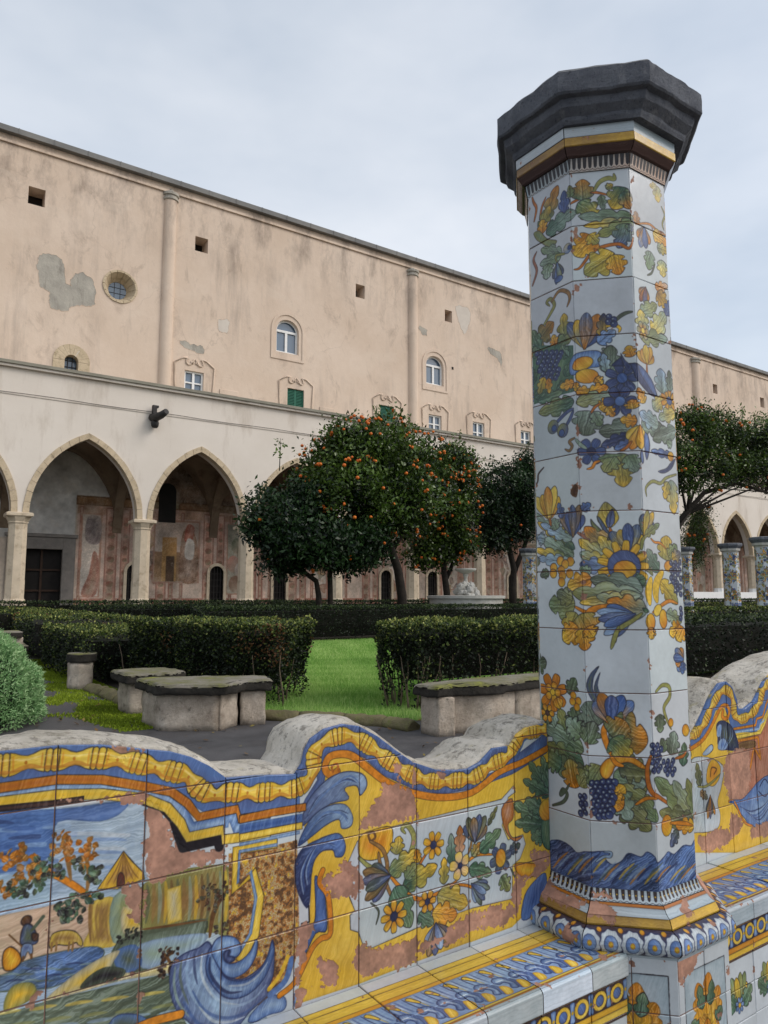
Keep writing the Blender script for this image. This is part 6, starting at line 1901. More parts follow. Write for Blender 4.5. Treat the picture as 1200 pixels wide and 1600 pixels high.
# stone bands round the arches
def voussoirs(k, pieces):
    cx = PX0+BAY*(k+.5); R0, R1 = HALF+cc, HALF+cc+.20
    for s_ in (-1, 1):
        am0 = math.acos(cc/R0); am1 = math.acos(cc/R1)
        for j in range(pieces):
            t0, t1 = (j+.02)/pieces, (j+.98)/pieces
            jr = rng.uniform(-.012, .012)
            rings = []
            for t in np.linspace(t0, t1, 4):
                p = (cx+s_*(cc-R0*math.cos(am0*t))*1.0, SPR+R0*math.sin(am0*t)); q = (cx+s_*(cc-(R1+jr)*math.cos(am1*t)), SPR+(R1+jr)*math.sin(am1*t))
                pin = (cx+s_*(cc-(R0-.02)*math.cos(am0*t)), SPR+(R0-.02)*math.sin(am0*t))
                rings.append([(pin[0], YA-.035-abs(jr)*.6, pin[1]), (q[0], YA-.035-abs(jr)*.6, q[1]), (q[0], YA-.002, q[1]), (pin[0], YA+.30, pin[1])])
            MB().loft(rings, True, True, True).build('voussoir', M_stone, arc).matrix_parent_inverse = AINV
for k in KS: voussoirs(k, 10 if -2 <= k < 5 else 3)
# inside: floor, vault, transverse arches, frescoed wall
apart(MB().prism_y([(XA0, ZG-.1), (XA1, ZG-.1), (XA1, ZFLOOR), (XA0, ZFLOOR)], YA+WT+.04, YF), 'floor', M_pave)
M_vault = mottled('shaded_vault_plaster', srgb(110, 94, 78), srgb(140, 122, 102), 0.8, 0.95, 0.2, 8, .01, srgb(96, 76, 60))  # colour darkened to deepen the shade under the arches
vm = MB()
for k in KS:
    cx = PX0+BAY*(k+.5)
    # groin vault: pointed barrel along y cut by a cross barrel; sampled as a height field
    nx, ny = 16, 10
    def hz(u, v):
        a = 1-min(1, abs(u))**1.7; b = 1-min(1, abs(v))**1.7
        return SPR + 3.35*max(a, b)**.62
    P = [[(cx+BAY/2*(2*i/nx-1), YA+WT+(YF-YA-WT)*j/ny, hz(2*i/nx-1, 2*j/ny-1)) for j in range(ny+1)] for i in range(nx+1)]
    for i in range(nx):
        for j in range(ny): vm.face([P[i][j], P[i+1][j], P[i+1][j+1], P[i][j+1]])
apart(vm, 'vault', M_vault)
for k in range(KS[0], 12):
    x = PX0+BAY*k; m = MB(); rings = []
    D = YF-YA-WT
    for t in np.linspace(0, 1, 13):
        v = 2*t-1; h0 = SPR+3.15*(1-abs(v)**1.7)**.62
        y = YA+WT+D*t
        rings.append([(x-.2, y, h0-.25), (x+.2, y, h0-.25), (x+.2, y, h0+.3), (x-.2, y, h0+.3)])
    m.loft(rings, True, True, True); apart(m, 'transverse_rib', M_vault)
# frescoed rear wall of the arcade: the paint is flat print, doors and windows are built
fres_holes = [(4.66, 6.19, ZFLOOR, 3.63)] + [(x, x+.72, ZFLOOR, 3.08) for x in (9.0, 12.97, 16.4, 23.1, 26.45, 33.0, 38.0, 47.0, 52.0)]
apart_f = MB()
FX0, FX1 = 2.0, 42.0
def fuv(x, z): return ((x-FX0)/(FX1-FX0), (z-ZFLOOR)/(9.0-ZFLOOR))
xs = sorted({XA0, FX0, FX1, XA1} | {h[0] for h in fres_holes} | {h[1] for h in fres_holes})
for a, b in zip(xs[:-1], xs[1:]):
    hole = [h for h in fres_holes if h[0] < (a+b)/2 < h[1]]
    z0 = hole[0][3] if hole else ZFLOOR
    q = [(a, z0), (b, z0), (b, 8.9), (a, 8.9)]
    apart_f.face([(x, YF, z) for x, z in q], [fuv(x, z) for x, z in q])
apart(apart_f, 'fresco_wall', M_fresco)
M_door = mottled('dark_doorway', srgb(30, 28, 27), srgb(44, 40, 38), 3, 0.8, 0.1)
M_grey = mottled('grey_piperno_stone', srgb(112, 108, 104), srgb(140, 134, 128), 2.5, 0.85, 0.4, 20, .01)
for i, h in enumerate(fres_holes):
    d = empty('doorway', parent=arc); d.matrix_parent_inverse = AINV
    MB().box(h[0]-.1, h[1]+.1, YF+.35, YF+.4, ZFLOOR, h[3]+.2).build('dark_backing', M_door, d)  # near-black panel painted in place of the unlit opening
    if i == 0:
        for a, b, c, e in ((4.0, 4.655, ZFLOOR, 4.15), (6.195, 6.72, ZFLOOR, 4.15), (4.656, 6.194, 3.635, 4.15)):
            MB().box(a, b, YF-.12, YF-.004, c, e, .01).build('frame', M_grey, d)
        MB().box(3.9, 6.8, YF-.2, YF-.004, 4.155, 4.3, .01).build('lintel', M_grey, d)
        MB().box(5.38, 5.47, YF+.25, YF+.34, ZFLOOR, 3.62).build('door_mullion', M_wood, d)
        for z in (1.8, 2.7): MB().box(4.67, 6.18, YF+.26, YF+.33, z, z+.08).build('door_rail', M_wood, d)
    else:
        cx = (h[0]+h[1])/2; zs_ = h[3]-.36
        # arched head over the opening
        m = MB(); pts = [(cx-.36*math.cos(math.pi*k/10), zs_+.36*math.sin(math.pi*k/10)) for k in range(11)]
        for p, q in zip(pts[:-1], pts[1:]): m.face([(p[0], YF-.003, p[1]), (q[0], YF-.003, q[1]), (q[0], YF-.003, h[3]+.02), (p[0], YF-.003, h[3]+.02)])
        m.build('arch_head', M_vault, d)
        arch_ring(cx, zs_, .36, .50, YF-.06, YF+.02, 5, 'surround_stone', d, M_pill)
        for s_ in (-1, 1): MB().box(min(cx+s_*.36, cx+s_*.5), max(cx+s_*.36, cx+s_*.5), YF-.06, YF+.02, ZFLOOR, zs_).build('jamb', M_pill, d)
        for q in (-.24, -.08, .08, .24): MB().box(cx+q-.012, cx+q+.012, YF+.08, YF+.10, ZFLOOR, h[3]-.02).build('grille_bar', M_iron, d)
        for z in np.arange(1.5, 3.0, .3): MB().box(cx-.36, cx+.36, YF+.081, YF+.099, z-.012, z+.012).build('grille_bar', M_iron, d)
# niche window high in the second bay, its shaded depth painted as near-black plates
nw = empty('niche_window', parent=arc); nw.matrix_parent_inverse = AINV
MB().box(10.36, 11.19, YF-.02, YF-.004, 5.1, 6.6).build('pane', M_door, nw)
arch_ring(10.775, 6.58, .02, .415, YF-.02, YF-.004, 6, 'pane', nw, M_door, 0)
# rain spout sticking out over the second pillar
sp = empty('rain_spout', parent=arc); sp.matrix_parent_inverse = AINV
m = MB(); m.lathe([(.10, 8.55), (.15, 8.62), (.17, 8.75), (.13, 8.85)], 12, (8.69, YA-.22)); m.build('bracket', M_iron, sp)
m = MB(); m.tube([(8.60, YA-.05, 9.0), (8.68, YA-.35, 8.96), (8.80, YA-.75, 9.0), (8.90, YA-1.05, 9.10)], [.16, .17, .15, .12], 10); m.build('spout', M_iron, sp)
MB().box(8.56, 8.74, YA-.30, YA-.12, 9.10, 9.46, .02).build('iron_post', M_iron, sp)
MB().box(8.56, 8.82, YA-.28, YA-.14, 9.40, 9.50, .015).build('iron_cap', M_iron, sp)
# two little floodlights on the arcade roof
for i, (x, t) in enumerate(((33.0, 'left'), (34.5, 'right'))):
    fl = empty('floodlight', (x, YA+2.2, ZTOP+.224), 'small dark floodlight on the arcade roof, %s one of the pair' % t, 'floodlight', 'floodlights on the arcade roof')
    MB().box(-.3, .3, -.15, .15, 0, .06, .01).build('base_plate', M_iron, fl)
    MB().box(-.05, .05, -.03, .03, .061, .50).build('bracket', M_iron, fl)
    m = MB(); m.loft([[(-.35, -.22, .35), (.35, -.22, .35), (.35, -.16, .80), (-.35, -.16, .80)], [(-.22, .12, .45), (.22, .12, .45), (.22, .14, .70), (-.22, .14, .70)]], True, True, True)
    m.build('lamp_head', M_iron, fl)
# ------------------------------------------------------------------ canvases
C_SH = Canvas('shaft_print', 0, 1600, 640, 3060, 1.6, 'w', 11)
draw_shaft(C_SH)
# faces the photograph does not show carry the same kind of garlands
_h = C_SH.a; _w = int(200/1.6)
_h[:, 5*_w:7*_w] = _h[:, 0:2*_w][:, ::-1]; _h[:, 3*_w:5*_w] = np.roll(_h[:, 1*_w:3*_w], 380, 0); _h[:, 7*_w:8*_w] = np.roll(_h[:, 2*_w:3*_w], -500, 0)
C_SH.joint_wear([0, 200, 400, 600], np.arange(855, 3000, 200), 5, .45); C_SH.joint_wear([201, 399, 401, 200], [], 15, .95)
C_SH.tile_tone(np.arange(200, 1600, 200), [854, 1055, 1253, 1454, 1647, 1844, 2042, 2243, 2446, 2646, 2846])
M_shaft = majolica(C_SH, 'majolica_shaft')
C_PL = Canvas('bench_back_print', -700, 1930, 490, 1300, 1.5, 'w', 21)
draw_left(C_PL)
_k = int(800/1.5); C_PL.a[:, :_k] = C_PL.a[:, _k:2*_k][:, ::-1]      # the back is symmetrical about its middle
C_PL.joint_wear(np.arange(136, 1900, 199), (700, 900, 1100), 8, .5)
C_PL.tile_tone(np.arange(136-796, 1900, 199), (700, 900, 1100))
M_left = majolica(C_PL, 'majolica_bench_back')
C_PR = Canvas('bench_back_print_two', 2330, 4700, 490, 1400, 1.7, 'w', 31)
draw_right(C_PR)
C_PR.joint_wear(np.arange(2570, 4600, 199), (700, 900, 1100), 9, .5)
C_PR.tile_tone(np.arange(2571, 4600, 199), (700, 900, 1100), 3)
M_right = majolica(C_PR, 'majolica_bench_back_two')

# seat: from the back (v=455) over the front arris (v=145) down to the frieze
C_SE = Canvas('seat_print', 0, 2600, -220, 455, 1.7, 'w', 41)
def strip(c, v0, v1, c0, c1=None, out='k'): c.fill([(c.u0-9, v0), (c.u1+9, v0), (c.u1+9, v1), (c.u0-9, v1)], c0, c1, out, 1.4, False, (1, 0), .12)
strip(C_SE, 388, 410, 'y', 'Y'); strip(C_SE, 352, 388, 'y', 'Y'); strip(C_SE, 336, 353, 'o', 'y')
strip(C_SE, 186, 337, 'b', 'c', None); strip(C_SE, 180, 189, 'y', 'Y'); strip(C_SE, 174, 180, 'e', 'o', None)
for k in range(42):
    u = k*64-20; s_ = C_SE
    for j in range(7):
        s_.line([(u+j*8, 332), (u+j*8+8, 300), (u+j*8+20, 268)], ('N', 'c', 'B', 'y', 'w', 'n', 'c')[j], 4, True, True, .8)
    s_.fill([(u+6, 322), (u+16, 330), (u+26, 320), (u+36, 298), (u+30, 292), (u+18, 306)], 'y', 'Y', 'k', 2.2)
    s_.fill([(u, 262), (u+14, 276), (u+36, 272), (u+52, 254), (u+58, 226), (u+46, 206), (u+28, 214), (u+36, 232), (u+26, 246), (u+10, 244)], 'B', 'c', 'N', 2.2)
    s_.fill([(u+40, 262), (u+58, 250), (u+70, 222), (u+62, 198), (u+50, 206), (u+52, 232)], 'b', 'n', 'N', 1.8)
    s_.fill([(u+2, 236), (u+16, 232), (u+24, 212), (u+14, 194), (u-6, 196), (u-4, 214)], 'y', 'Y', 'o', 1.4)
    s_.line([(u+10, 258), (u+30, 256), (u+44, 236)], 'w', 3, True, True, .9)
strip(C_SE, 146, 174, 'w', 'm', None); strip(C_SE, 92, 146, 'm', 'w', None); strip(C_SE, 84, 93, 'o', 'e')
strip(C_SE, 26, 84, 'N', 'v', 'k')
for k in range(36):
    u = k*76+20
    C_SE.disc((u, 55), 31, 'y', 'Y', 'k', 2, .86); C_SE.disc((u, 55), 17, 'b', 'n', 'k', 2, .9)
    C_SE.fill([(u+38-7, 55), (u+38-10, 30), (u+38+10, 30), (u+38+7, 55), (u+38+10, 80), (u+38-10, 80)], 'b', 'c', 'k', 1.6); C_SE.disc((u+38, 55), 5, 'y', None, None)
strip(C_SE, 8, 26, 'o', 'y'); strip(C_SE, -12, 8, 'y', 'Y'); strip(C_SE, -20, -12, 'e', 'v')
for k in range(14):
    u = k*200+100
    C_SE.tulip((u, -170), (u, -60), 120, ('l', 'y', 'g'), 6); C_SE.leaf((u-20, -170), (u-80, -120), 50, 'G', 'g'); C_SE.leaf((u+20, -170), (u+80, -120), 50, 'G', 'g'); C_SE.flower((u, -165), 26, 7, 'b', 'y', 'c')
C_SE.scatter_chips((0, 2600, 150, 200), 34, (5, 20), 12); C_SE.scatter_chips((0, 2600, -200, 455), 60, (3, 11), 13)
C_SE.chip([(1330, 250), (1420, 262), (1450, 300), (1400, 330), (1350, 310)]); C_SE.chip([(1180, 150), (1330, 160), (1370, 190), (1250, 196)])
C_SE.joint_wear(np.arange(0, 2600, 200), (255,), 14, .6)
C_SE.tile_tone(np.arange(0, 2600, 199), (255, 90), 4, .04)
M_seat = majolica(C_SE, 'majolica_seat')

# pedestal and mouldings, one 300 mm wide strip for each of three face variants
C_PD = Canvas('pedestal_print', 0, 900, 0, 520, 1.5, 'w', 51)
for j in range(3):
    u = j*300+150
    c = C_PD
    c.fill([(u-104, 30), (u+104, 30), (u+104, 448), (u-104, 448)], 'm', 'w', 'k', 2.4, False, None, .1)
    for a in range(10):
        t = 2*math.pi*a/10+.15; L = 150 if abs(math.sin(t)) > .5 else 100
        tip = (u+L*.62*math.cos(t), 245+L*1.2*math.sin(t))
        c.leaf((u+12*math.cos(t), 245+20*math.sin(t)), tip, 74, 'y', 'o', 4, 0, True, 'E')
    for a in range(8):
        t = 2*math.pi*(a+.5)/8; c.leaf((u+50*math.cos(t), 245+90*math.sin(t)), (u+86*math.cos(t), 245+165*math.sin(t)), 36, 'G', 'g', 2)
    c.disc((u, 240), 26, 'o', 'y', 'k', 2, 2.2); c.disc((u, 240), 16, 'n', 'N', 'k', 2, 2.4)
C_PD.chip([(300, 455), (420, 470), (440, 500), (300, 515)]); C_PD.chip([(20, 420), (120, 470), (130, 500), (10, 510)]); C_PD.scatter_chips((0, 900, 0, 520), 26, (4, 16), 15)
C_PD.chip([(262, 380), (300, 380), (300, 420), (268, 415)])
M_ped = majolica(C_PD, 'majolica_pedestal')
C_MO = Canvas('moulding_print', 0, 900, 0, 480, 1.3, 'w', 61)
# v 0..95 torus, 95..123 yellow, 123..161 white, 161..200 teeth | 260..305 teeth, 305..350 cove, 350..402 yellow, 402..432 white
c = C_MO
strip(c, -5, 96, 'v', 'N', None); strip(c, 95, 124, 'E', 'y', 'v'); strip(c, 123, 150, 'w', 'm'); strip(c, 150, 161, 'o', 'O', None); strip(c, 161, 205, 'w', 'm')
for k in range(15):
    u = k*62+20
    c.fill([(u+(30+4*(q_ % 2))*math.cos(q_*math.pi/9), 50+(33+4*(q_ % 2))*math.sin(q_*math.pi/9)) for q_ in range(18)], 'w', 'm', 'N', 2.2); c.disc((u, 50), 20, 'b', 'c', 'N'); c.disc((u, 50), 6.5, 'y', None, 'o')
    c.disc((u+31, 84), 8, 'y', 'o', 'v'); c.disc((u+31, 14), 7, 'z', 'o', 'v')
for k in range(48):
    u = k*19
    c.fill([(u, 203), (u+11, 203), (u+10, 178), (u+7, 172), (u+4, 172), (u+1, 178)], 'k', 'v', None, 1, False, None, .2); c.disc((u+5.5, 188), 2.6, 'y', None, None)
    c.line([(u-3, 168), (u+5, 163), (u+14, 168)], 'k', 1.6)
strip(c, 255, 306, 'm', 'p', None)
for k in range(50):
    u = k*18
    c.fill([(u-1, 304), (u+13, 304), (u+11, 276), (u+6, 268), (u+1, 276)], 'k', None, None, 1, False, None, .2); c.line([(u-4, 268), (u+5, 262), (u+14, 268)], 'v', 2.0)
strip(c, 305, 351, (92, 72, 70), 'v', 'k'); strip(c, 350, 384, 'E', 'y', 'v'); strip(c, 384, 388, 'k', None, None); strip(c, 388, 440, 'w', 'm')
c.chip([(320, 175), (405, 165), (400, 205), (310, 205)]); c.chip([(10, 110), (190, 108), (260, 130), (250, 165), (120, 160), (60, 210), (10, 200)]); c.chip([(200, 20), (250, 10), (270, 60), (255, 80), (210, 80)]); c.chip([(312, 110), (410, 108), (390, 160), (312, 160)]); c.chip([(700, 120), (740, 118), (760, 160), (720, 162)])
c.scatter_chips((0, 900, 0, 205), 30, (3, 10), 17); c.scatter_chips((0, 900, 350, 432), 14, (3, 8), 18)
M_mould = majolica(C_MO, 'majolica_mouldings')

M_grout = mottled('grout', srgb(104, 82, 76), srgb(140, 112, 102), 20, 0.95, 0.4, 120, .002)
M_lime = None
def lime_mat():
    t = NT('weathered_lime_coping')
    c = t.ramp(t.noise(5, 10, .72), [(0.25, srgb(138, 131, 118)), (0.42, srgb(188, 181, 168)), (0.64, srgb(222, 216, 205))])
    li = t.ramp(t.noise(26, 8, .75), [(0.52, 0.0), (0.60, 1.0)])
    c = t.mix(t.math('MULTIPLY', li, .75), c, srgb(118, 112, 104))
    l2 = t.ramp(t.noise(11, 6, .7, None, .6), [(0.60, 0.0), (0.68, 1.0)])
    c = t.mix(t.math('MULTIPLY', l2, .55), c, srgb(178, 168, 126))
    l3 = t.ramp(t.noise(60, 4, .6), [(0.62, 0.0), (0.70, 1.0)])
    c = t.mix(t.math('MULTIPLY', l3, .6), c, srgb(84, 80, 74))
    c = t.mix(t.ramp(t.noise(7, 7, .72), [(0.56, 0.0), (0.68, .55)]), c, srgb(104, 98, 78))
    t.color(c); t.rough(.95); t.bump(t.noise(34, 10, .78), .9, .014)
    return t.m
M_lime = lime_mat()

# ------------------------------------------------------------------ tiled pieces
def clip_rect(poly, x0, x1, z0, z1):
    def cl(P, ins, cut):
        out = []
        for a, b in zip(P, P[1:]+P[:1]):
            ia, ib = ins(a), ins(b)
            if ia: out.append(a)
            if ia != ib: out.append(cut(a, b))
        return out
    def cx(v): return lambda a, b: (v, a[1]+(b[1]-a[1])*(v-a[0])/(b[0]-a[0]))
    def cz(v): return lambda a, b: (a[0]+(b[0]-a[0])*(v-a[1])/(b[1]-a[1]), v)
    for ins, cut in ((lambda p: p[0] >= x0, cx(x0)), (lambda p: p[0] <= x1, cx(x1)), (lambda p: p[1] >= z0, cz(z0)), (lambda p: p[1] <= z1, cz(z1))):
        if not poly: return poly
        poly = cl(poly, ins, cut)
    return poly

def inset_poly(poly, d):
    n = len(poly); out = []
    area = sum(a[0]*b[1]-b[0]*a[1] for a, b in zip(poly, poly[1:]+poly[:1]))
    sg = 1 if area > 0 else -1
    for i in range(n):
        p0, p1, p2 = Vector(poly[i-1]), Vector(poly[i]), Vector(poly[(i+1) % n])
        e1, e2 = (p1-p0), (p2-p1)
        if e1.length < 1e-7 or e2.length < 1e-7: out.append(tuple(p1)); continue
        e1.normalize(); e2.normalize()
        n1, n2 = Vector((-e1.y, e1.x))*sg, Vector((-e2.y, e2.x))*sg
        b = n1+n2
        if b.length < 1e-3: b = n1
        b = b.normalized(); k = max(.5, b.dot(n1))
        out.append(tuple(p1+b*d/k))
    return out

def tile(poly, to3d, uvf, mat, parent, thick=.010, name='tile', gap=.0015, jit=.0006):
    """one glazed tile: outline poly in surface coordinates, eased edge, its own slight tilt"""
    clean = []
    for p in poly:
        if not clean or (abs(p[0]-clean[-1][0])+abs(p[1]-clean[-1][1])) > 1e-4: clean.append(p)
    if len(clean) > 2 and (abs(clean[0][0]-clean[-1][0])+abs(clean[0][1]-clean[-1][1])) < 1e-4: clean.pop()
    if len(clean) < 3: return
    ar = abs(sum(a[0]*b[1]-b[0]*a[1] for a, b in zip(clean, clean[1:]+clean[:1])))/2
    if ar < 4e-5: return
    P0 = inset_poly(clean, gap); P1 = inset_poly(clean, gap+.0016)
    ta, tb, tc = rng.normal(0, .004), rng.normal(0, .004), rng.normal(0, jit)
    cx = sum(p[0] for p in clean)/len(clean); cz = sum(p[1] for p in clean)/len(clean)
    h = lambda p, d: d+tc+ta*(p[0]-cx)+tb*(p[1]-cz)
    m = MB(); n = len(P0)
    m.face([to3d(p[0], p[1], h(p, thick)) for p in P1], [uvf(*p) for p in P1])
    for i in range(n):
        j = (i+1) % n
        m.face([to3d(*P0[i], h(P0[i], thick-.0013)), to3d(*P0[j], h(P0[j], thick-.0013)), to3d(*P1[j], h(P1[j], thick)), to3d(*P1[i], h(P1[i], thick))], [uvf(*P0[i]), uvf(*P0[j]), uvf(*P1[j]), uvf(*P1[i])])
        m.face([to3d(*P0[i], -.002), to3d(*P0[j], -.002), to3d(*P0[j], h(P0[j], thick-.0013)), to3d(*P0[i], h(P0[i], thick-.0013))], [uvf(*P0[i]), uvf(*P0[j]), uvf(*P0[j]), uvf(*P0[i])])
    return m.build(name, mat, parent)

# ------------------------------------------------------------------ benches
YP, ZSEAT = 1.80, 0.508
PROF_L = [(.1, 1.237), (0.22, 1.232), (0.337, 1.232), (0.429, 1.223), (0.537, 1.2), (0.592, 1.189), (0.643, 1.17), (0.69, 1.143), (0.735, 1.108), (0.856, 1.099), (0.929, 1.091), (0.949, 1.115), (0.957, 1.149), (0.976, 1.178), (1.018, 1.2), (1.077, 1.208), (1.131, 1.197), (1.194, 1.162), (1.261, 1.114), (1.319, 1.075), (1.409, 1.041), (1.492, 1.03), (1.536, 1.028), (1.584, 1.041), (1.64, 1.078), (1.719, 1.078), (1.749, 1.111), (1.791, 1.128), (1.888, 1.134)]
PROF_L = [(.2-x, z) for x, z in PROF_L[1:10][::-1]] + PROF_L
PROF_R = [(2.372, .93), (2.5, .945), (2.62, .965), (2.705, 1.004), (2.757, 1.047), (2.801, 1.091), (2.859, 1.154), (2.925, 1.199), (2.979, 1.204), (3.021, 1.178), (3.054, 1.121), (3.061, 1.085), (3.105, 1.079), (3.185, 1.105), (3.217, 1.133), (3.272, 1.182), (3.33, 1.21), (3.45, 1.25), (3.65, 1.285), (3.9, 1.30), (4.2, 1.29), (4.6, 1.24)]
def bench(label, prof, u_first, canvas, mat, seat_u0, name='tiled_bench'):
    b = empty(name, (prof[0][0], YP, 0), label, 'bench', 'majolica benches')
    inv = Matrix.Translation(-Vector((prof[0][0], YP, 0)))
    root = empty('back', parent=b); root.matrix_parent_inverse = inv
    x0, x1 = prof[0][0], prof[-1][0]
    pr = [tuple(p) for p in prof]
    # masonry core with the weathered coping swelling over it
    core = [(x0, 0.0), (x1, 0.0)] + [(p[0], p[1]-.022) for p in pr[::-1]]
    MB().prism_y(core, YP-.0065, YP+.17).build('masonry', M_grout, root)
    fine = []
    for a, c in zip(pr[:-1], pr[1:]):
        k = max(1, int(abs(c[0]-a[0])/.02)+1)
        fine += [(a[0]+(c[0]-a[0])*i/k, a[1]+(c[1]-a[1])*i/k) for i in range(k)]
    fine.append(pr[-1])
    # coping section runs from front lip over the crown to the back
    T = []
    for i in range(len(fine)):
        a, c = fine[max(i-2, 0)], fine[min(i+2, len(fine)-1)]
        d = Vector((c[0]-a[0], c[1]-a[1])).normalized(); T.append((-d.y, d.x))
    sec = [(.003, -.03), (.003, .001), (.008, .006), (.03, .009), (.07, .011), (.12, .010), (.17, .006), (.22, -.004), (.26, -.02), (.285, -.045), (.292, -.10), (.29, -.35)]
    rows = []
    for i, p in enumerate(fine):
        row = []
        for j, (dy, dn) in enumerate(sec):
            sp = Vector((p[0]*7, dy*9, p[1]*7))
            nz = mnoise.fractal(sp*1.6, .7, 2.0, 5)*.006*(1 if dy > .02 else .25)
            nz += -.03*max(0, mnoise.noise(Vector((p[0]*3.1, dy*6, 4.0)))-.15) if dy > .04 else 0
            nn = dn+nz
            row.append((p[0]+T[i][0]*nn*(1 if j < 10 else .2), YP+dy+mnoise.noise(sp*1.7)*.006*(dy > .02), p[1]+T[i][1]*nn if j < 10 else p[1]+nn))
        rows.append(row)
    cm = MB(); cm.loft(rows, False, smooth=True)
    cm.build('coping', M_lime, root)
    # glazed back
    poly = [(x0, ZSEAT-.02), (x1, ZSEAT-.02)] + pr[::-1]
    to3 = lambda x, z, d: (x, YP-d, z)
    uvf = lambda x, z: canvas.uv(x, z)
    u = u_first
    us = []
    while u < x1+.2: us.append(u); u += .199
    us = [x0-.01] + [q for q in us if q > x0+.02]
    zr = [ZSEAT-.03, .70, .90, 1.10, 1.42]
    for a, c in zip(us[:-1], us[1:]):
        for z0, z1 in zip(zr[:-1], zr[1:]):
            q = clip_rect(poly, a, min(c, x1), z0, z1)
            if len(q) >= 3: tile(q, to3, uvf, mat, root)
    # seat
    seat = empty('seat', parent=b); seat.matrix_parent_inverse = inv
    yf = 1.49
    MB().box(x0, x1, yf+.0175, YP+.001, 0, ZSEAT-.004).build('seat_masonry', M_grout, seat)
    su = lambda x, v: C_SE.uv(((x-seat_u0) % 2.6), v)
    xa = us
    L1 = .255
    for a, c in zip(xa[:-1], xa[1:]):
        c = min(c, x1)
        if c-a < .01: continue
        off = a-((a-seat_u0) % 2.6)
        uq = lambda x, v: C_SE.uv(x-off, v)
        # back row on top of the seat, v = .455 at the wall
        tile([(a, .255), (c, .255), (c, .455), (a, .455)], lambda x, v, d: (x, YP-.012-(.455-v), ZSEAT-.010+d), uq, M_seat, seat, name='seat_tile')
        # nosing tile: top, rounded arris, face
        m = MB(); g_ = .0014
        path = []
        for v in (.255, .20, .165): path.append((v, YP-.012-(.455-v), ZSEAT))
        cy, cz_, r = yf+.016, ZSEAT-.016, .016
        for q in range(1, 6):
            t = q/6*math.pi/2; path.append((.165-.02*q/6*1.2, cy-r*math.sin(t), cz_+r*math.cos(t)))
        path += [(.138, yf, ZSEAT-.018), (.094, yf, ZSEAT-.060), (.088, yf+.006, ZSEAT-.066), (.088, yf+.03, ZSEAT-.066)]
        jz = rng.normal(0, .0008)
        for p, q in zip(path[:-1], path[1:]):
            m.face([(a+g_, q[1], q[2]+jz), (c-g_, q[1], q[2]+jz), (c-g_, p[1], p[2]+jz), (a+g_, p[1], p[2]+jz)], [uq(a+g_, q[0]), uq(c-g_, q[0]), uq(c-g_, p[0]), uq(a+g_, p[0])], True)
        m.build('nosing_tile', M_seat, seat)
        # frieze and riser
        tile([(a, -.012), (c, -.012), (c, .088), (a, .088)], lambda x, v, d: (x, yf+.018-d, ZSEAT-.066-(.088-v)), uq, M_seat, seat, name='frieze_tile')
        for v0, v1 in ((-.115, -.012), (-.218, -.115), (-.34, -.218)):
            tile([(a, v0), (c, v0), (c, v1), (a, v1)], lambda x, v, d: (x, yf+.0215-d, ZSEAT-.066-(.088-v)), uq, M_seat, seat, name='riser_tile')
    return b
bench('majolica bench with blue scrolls and pastoral landscape, left of the pillar', PROF_L, .335-.199*6, C_PL, M_left, -.66+.2)
bench('majolica bench with terracotta panel, right of the big pillar', PROF_R, 2.372, C_PR, M_right, 2.372-.6)

# ------------------------------------------------------------------ the tiled pillar
PC = (2.13, 1.72); AP = .1/math.tan(math.pi/8)
def face_frame(k):
    """k-th octagon face, k=0 looks to -x, then counter-clockwise"""
    a = math.pi+k*math.pi/4
    return Vector((math.cos(a), math.sin(a), 0)), Vector((-math.sin(a), math.cos(a), 0))
pil = empty('octagonal_pillar', (PC[0], PC[1], 0), 'tall octagonal majolica pillar with painted garlands and dark stone cap, in front', 'pillar', 'majolica pillars')
PINV = Matrix.Translation(-Vector((PC[0], PC[1], 0)))
def sub(name):
    e = empty(name, parent=pil); e.matrix_parent_inverse = PINV; return e
shaft = sub('shaft'); base_g = sub('base'); capital_g = sub('capital'); ped_g = sub('pedestal')
c3 = Vector((PC[0], PC[1], 0))
m = MB(); m.loft([octo(PC, (AP-.0035)/math.cos(math.pi/8), .3), octo(PC, (AP-.0035)/math.cos(math.pi/8), 3.25)], True, True, True)
m.build('masonry', M_grout, shaft)
zj = [.652, .8546] + [1.0547+.1985*i for i in range(10)] + [3.045]
zj = [.652, .8546, 1.0547, 1.2527, 1.4544, 1.6474, 1.8439, 2.0418, 2.2434, 2.4465, 2.6464, 2.846, 3.045]
for k in range(8):
    nrm, tan = face_frame(k)
    dz = (0, 0, 0, 0, .004, -.003, .005, -.004)[k]
    for z0, z1 in zip(zj[:-1], zj[1:]):
        o = c3+nrm*(AP-.010)
        tile([(-.1, z0), (.1, z0), (.1, z1), (-.1, z1)], lambda u, z, d: o+tan*u+nrm*d+Vector((0, 0, z)), lambda u, z: C_SH.uv((k*200+100)/1000.0+u, z), M_shaft, shaft)
def ring_tiles(prof, vs, grp, canvas, mat, name, mats=None):
    """prof: (apothem, z) from bottom to top, one tile per face with the whole profile"""
    for k in range(8):
        nrm, tan = face_frame(k); vi = k % 3
        m = MB(); jr = rng.normal(0, .0012)
        for (p, q, v0, v1) in zip(prof[:-1], prof[1:], vs[:-1], vs[1:]):
            quad, uv = [], []
            for (ap, z), v, sg in ((p, v0, -1), (p, v0, 1), (q, v1, 1), (q, v1, -1)):
                hw = ap*math.tan(math.pi/8)-.0012
                quad.append(c3+nrm*(ap+jr)+tan*(sg*hw)+Vector((0, 0, z))); uv.append(canvas.uv((vi*300+150)/1000.0+sg*hw, v/1000.0))
            m.face(quad, uv, True)
        m.build(name, mat, grp)
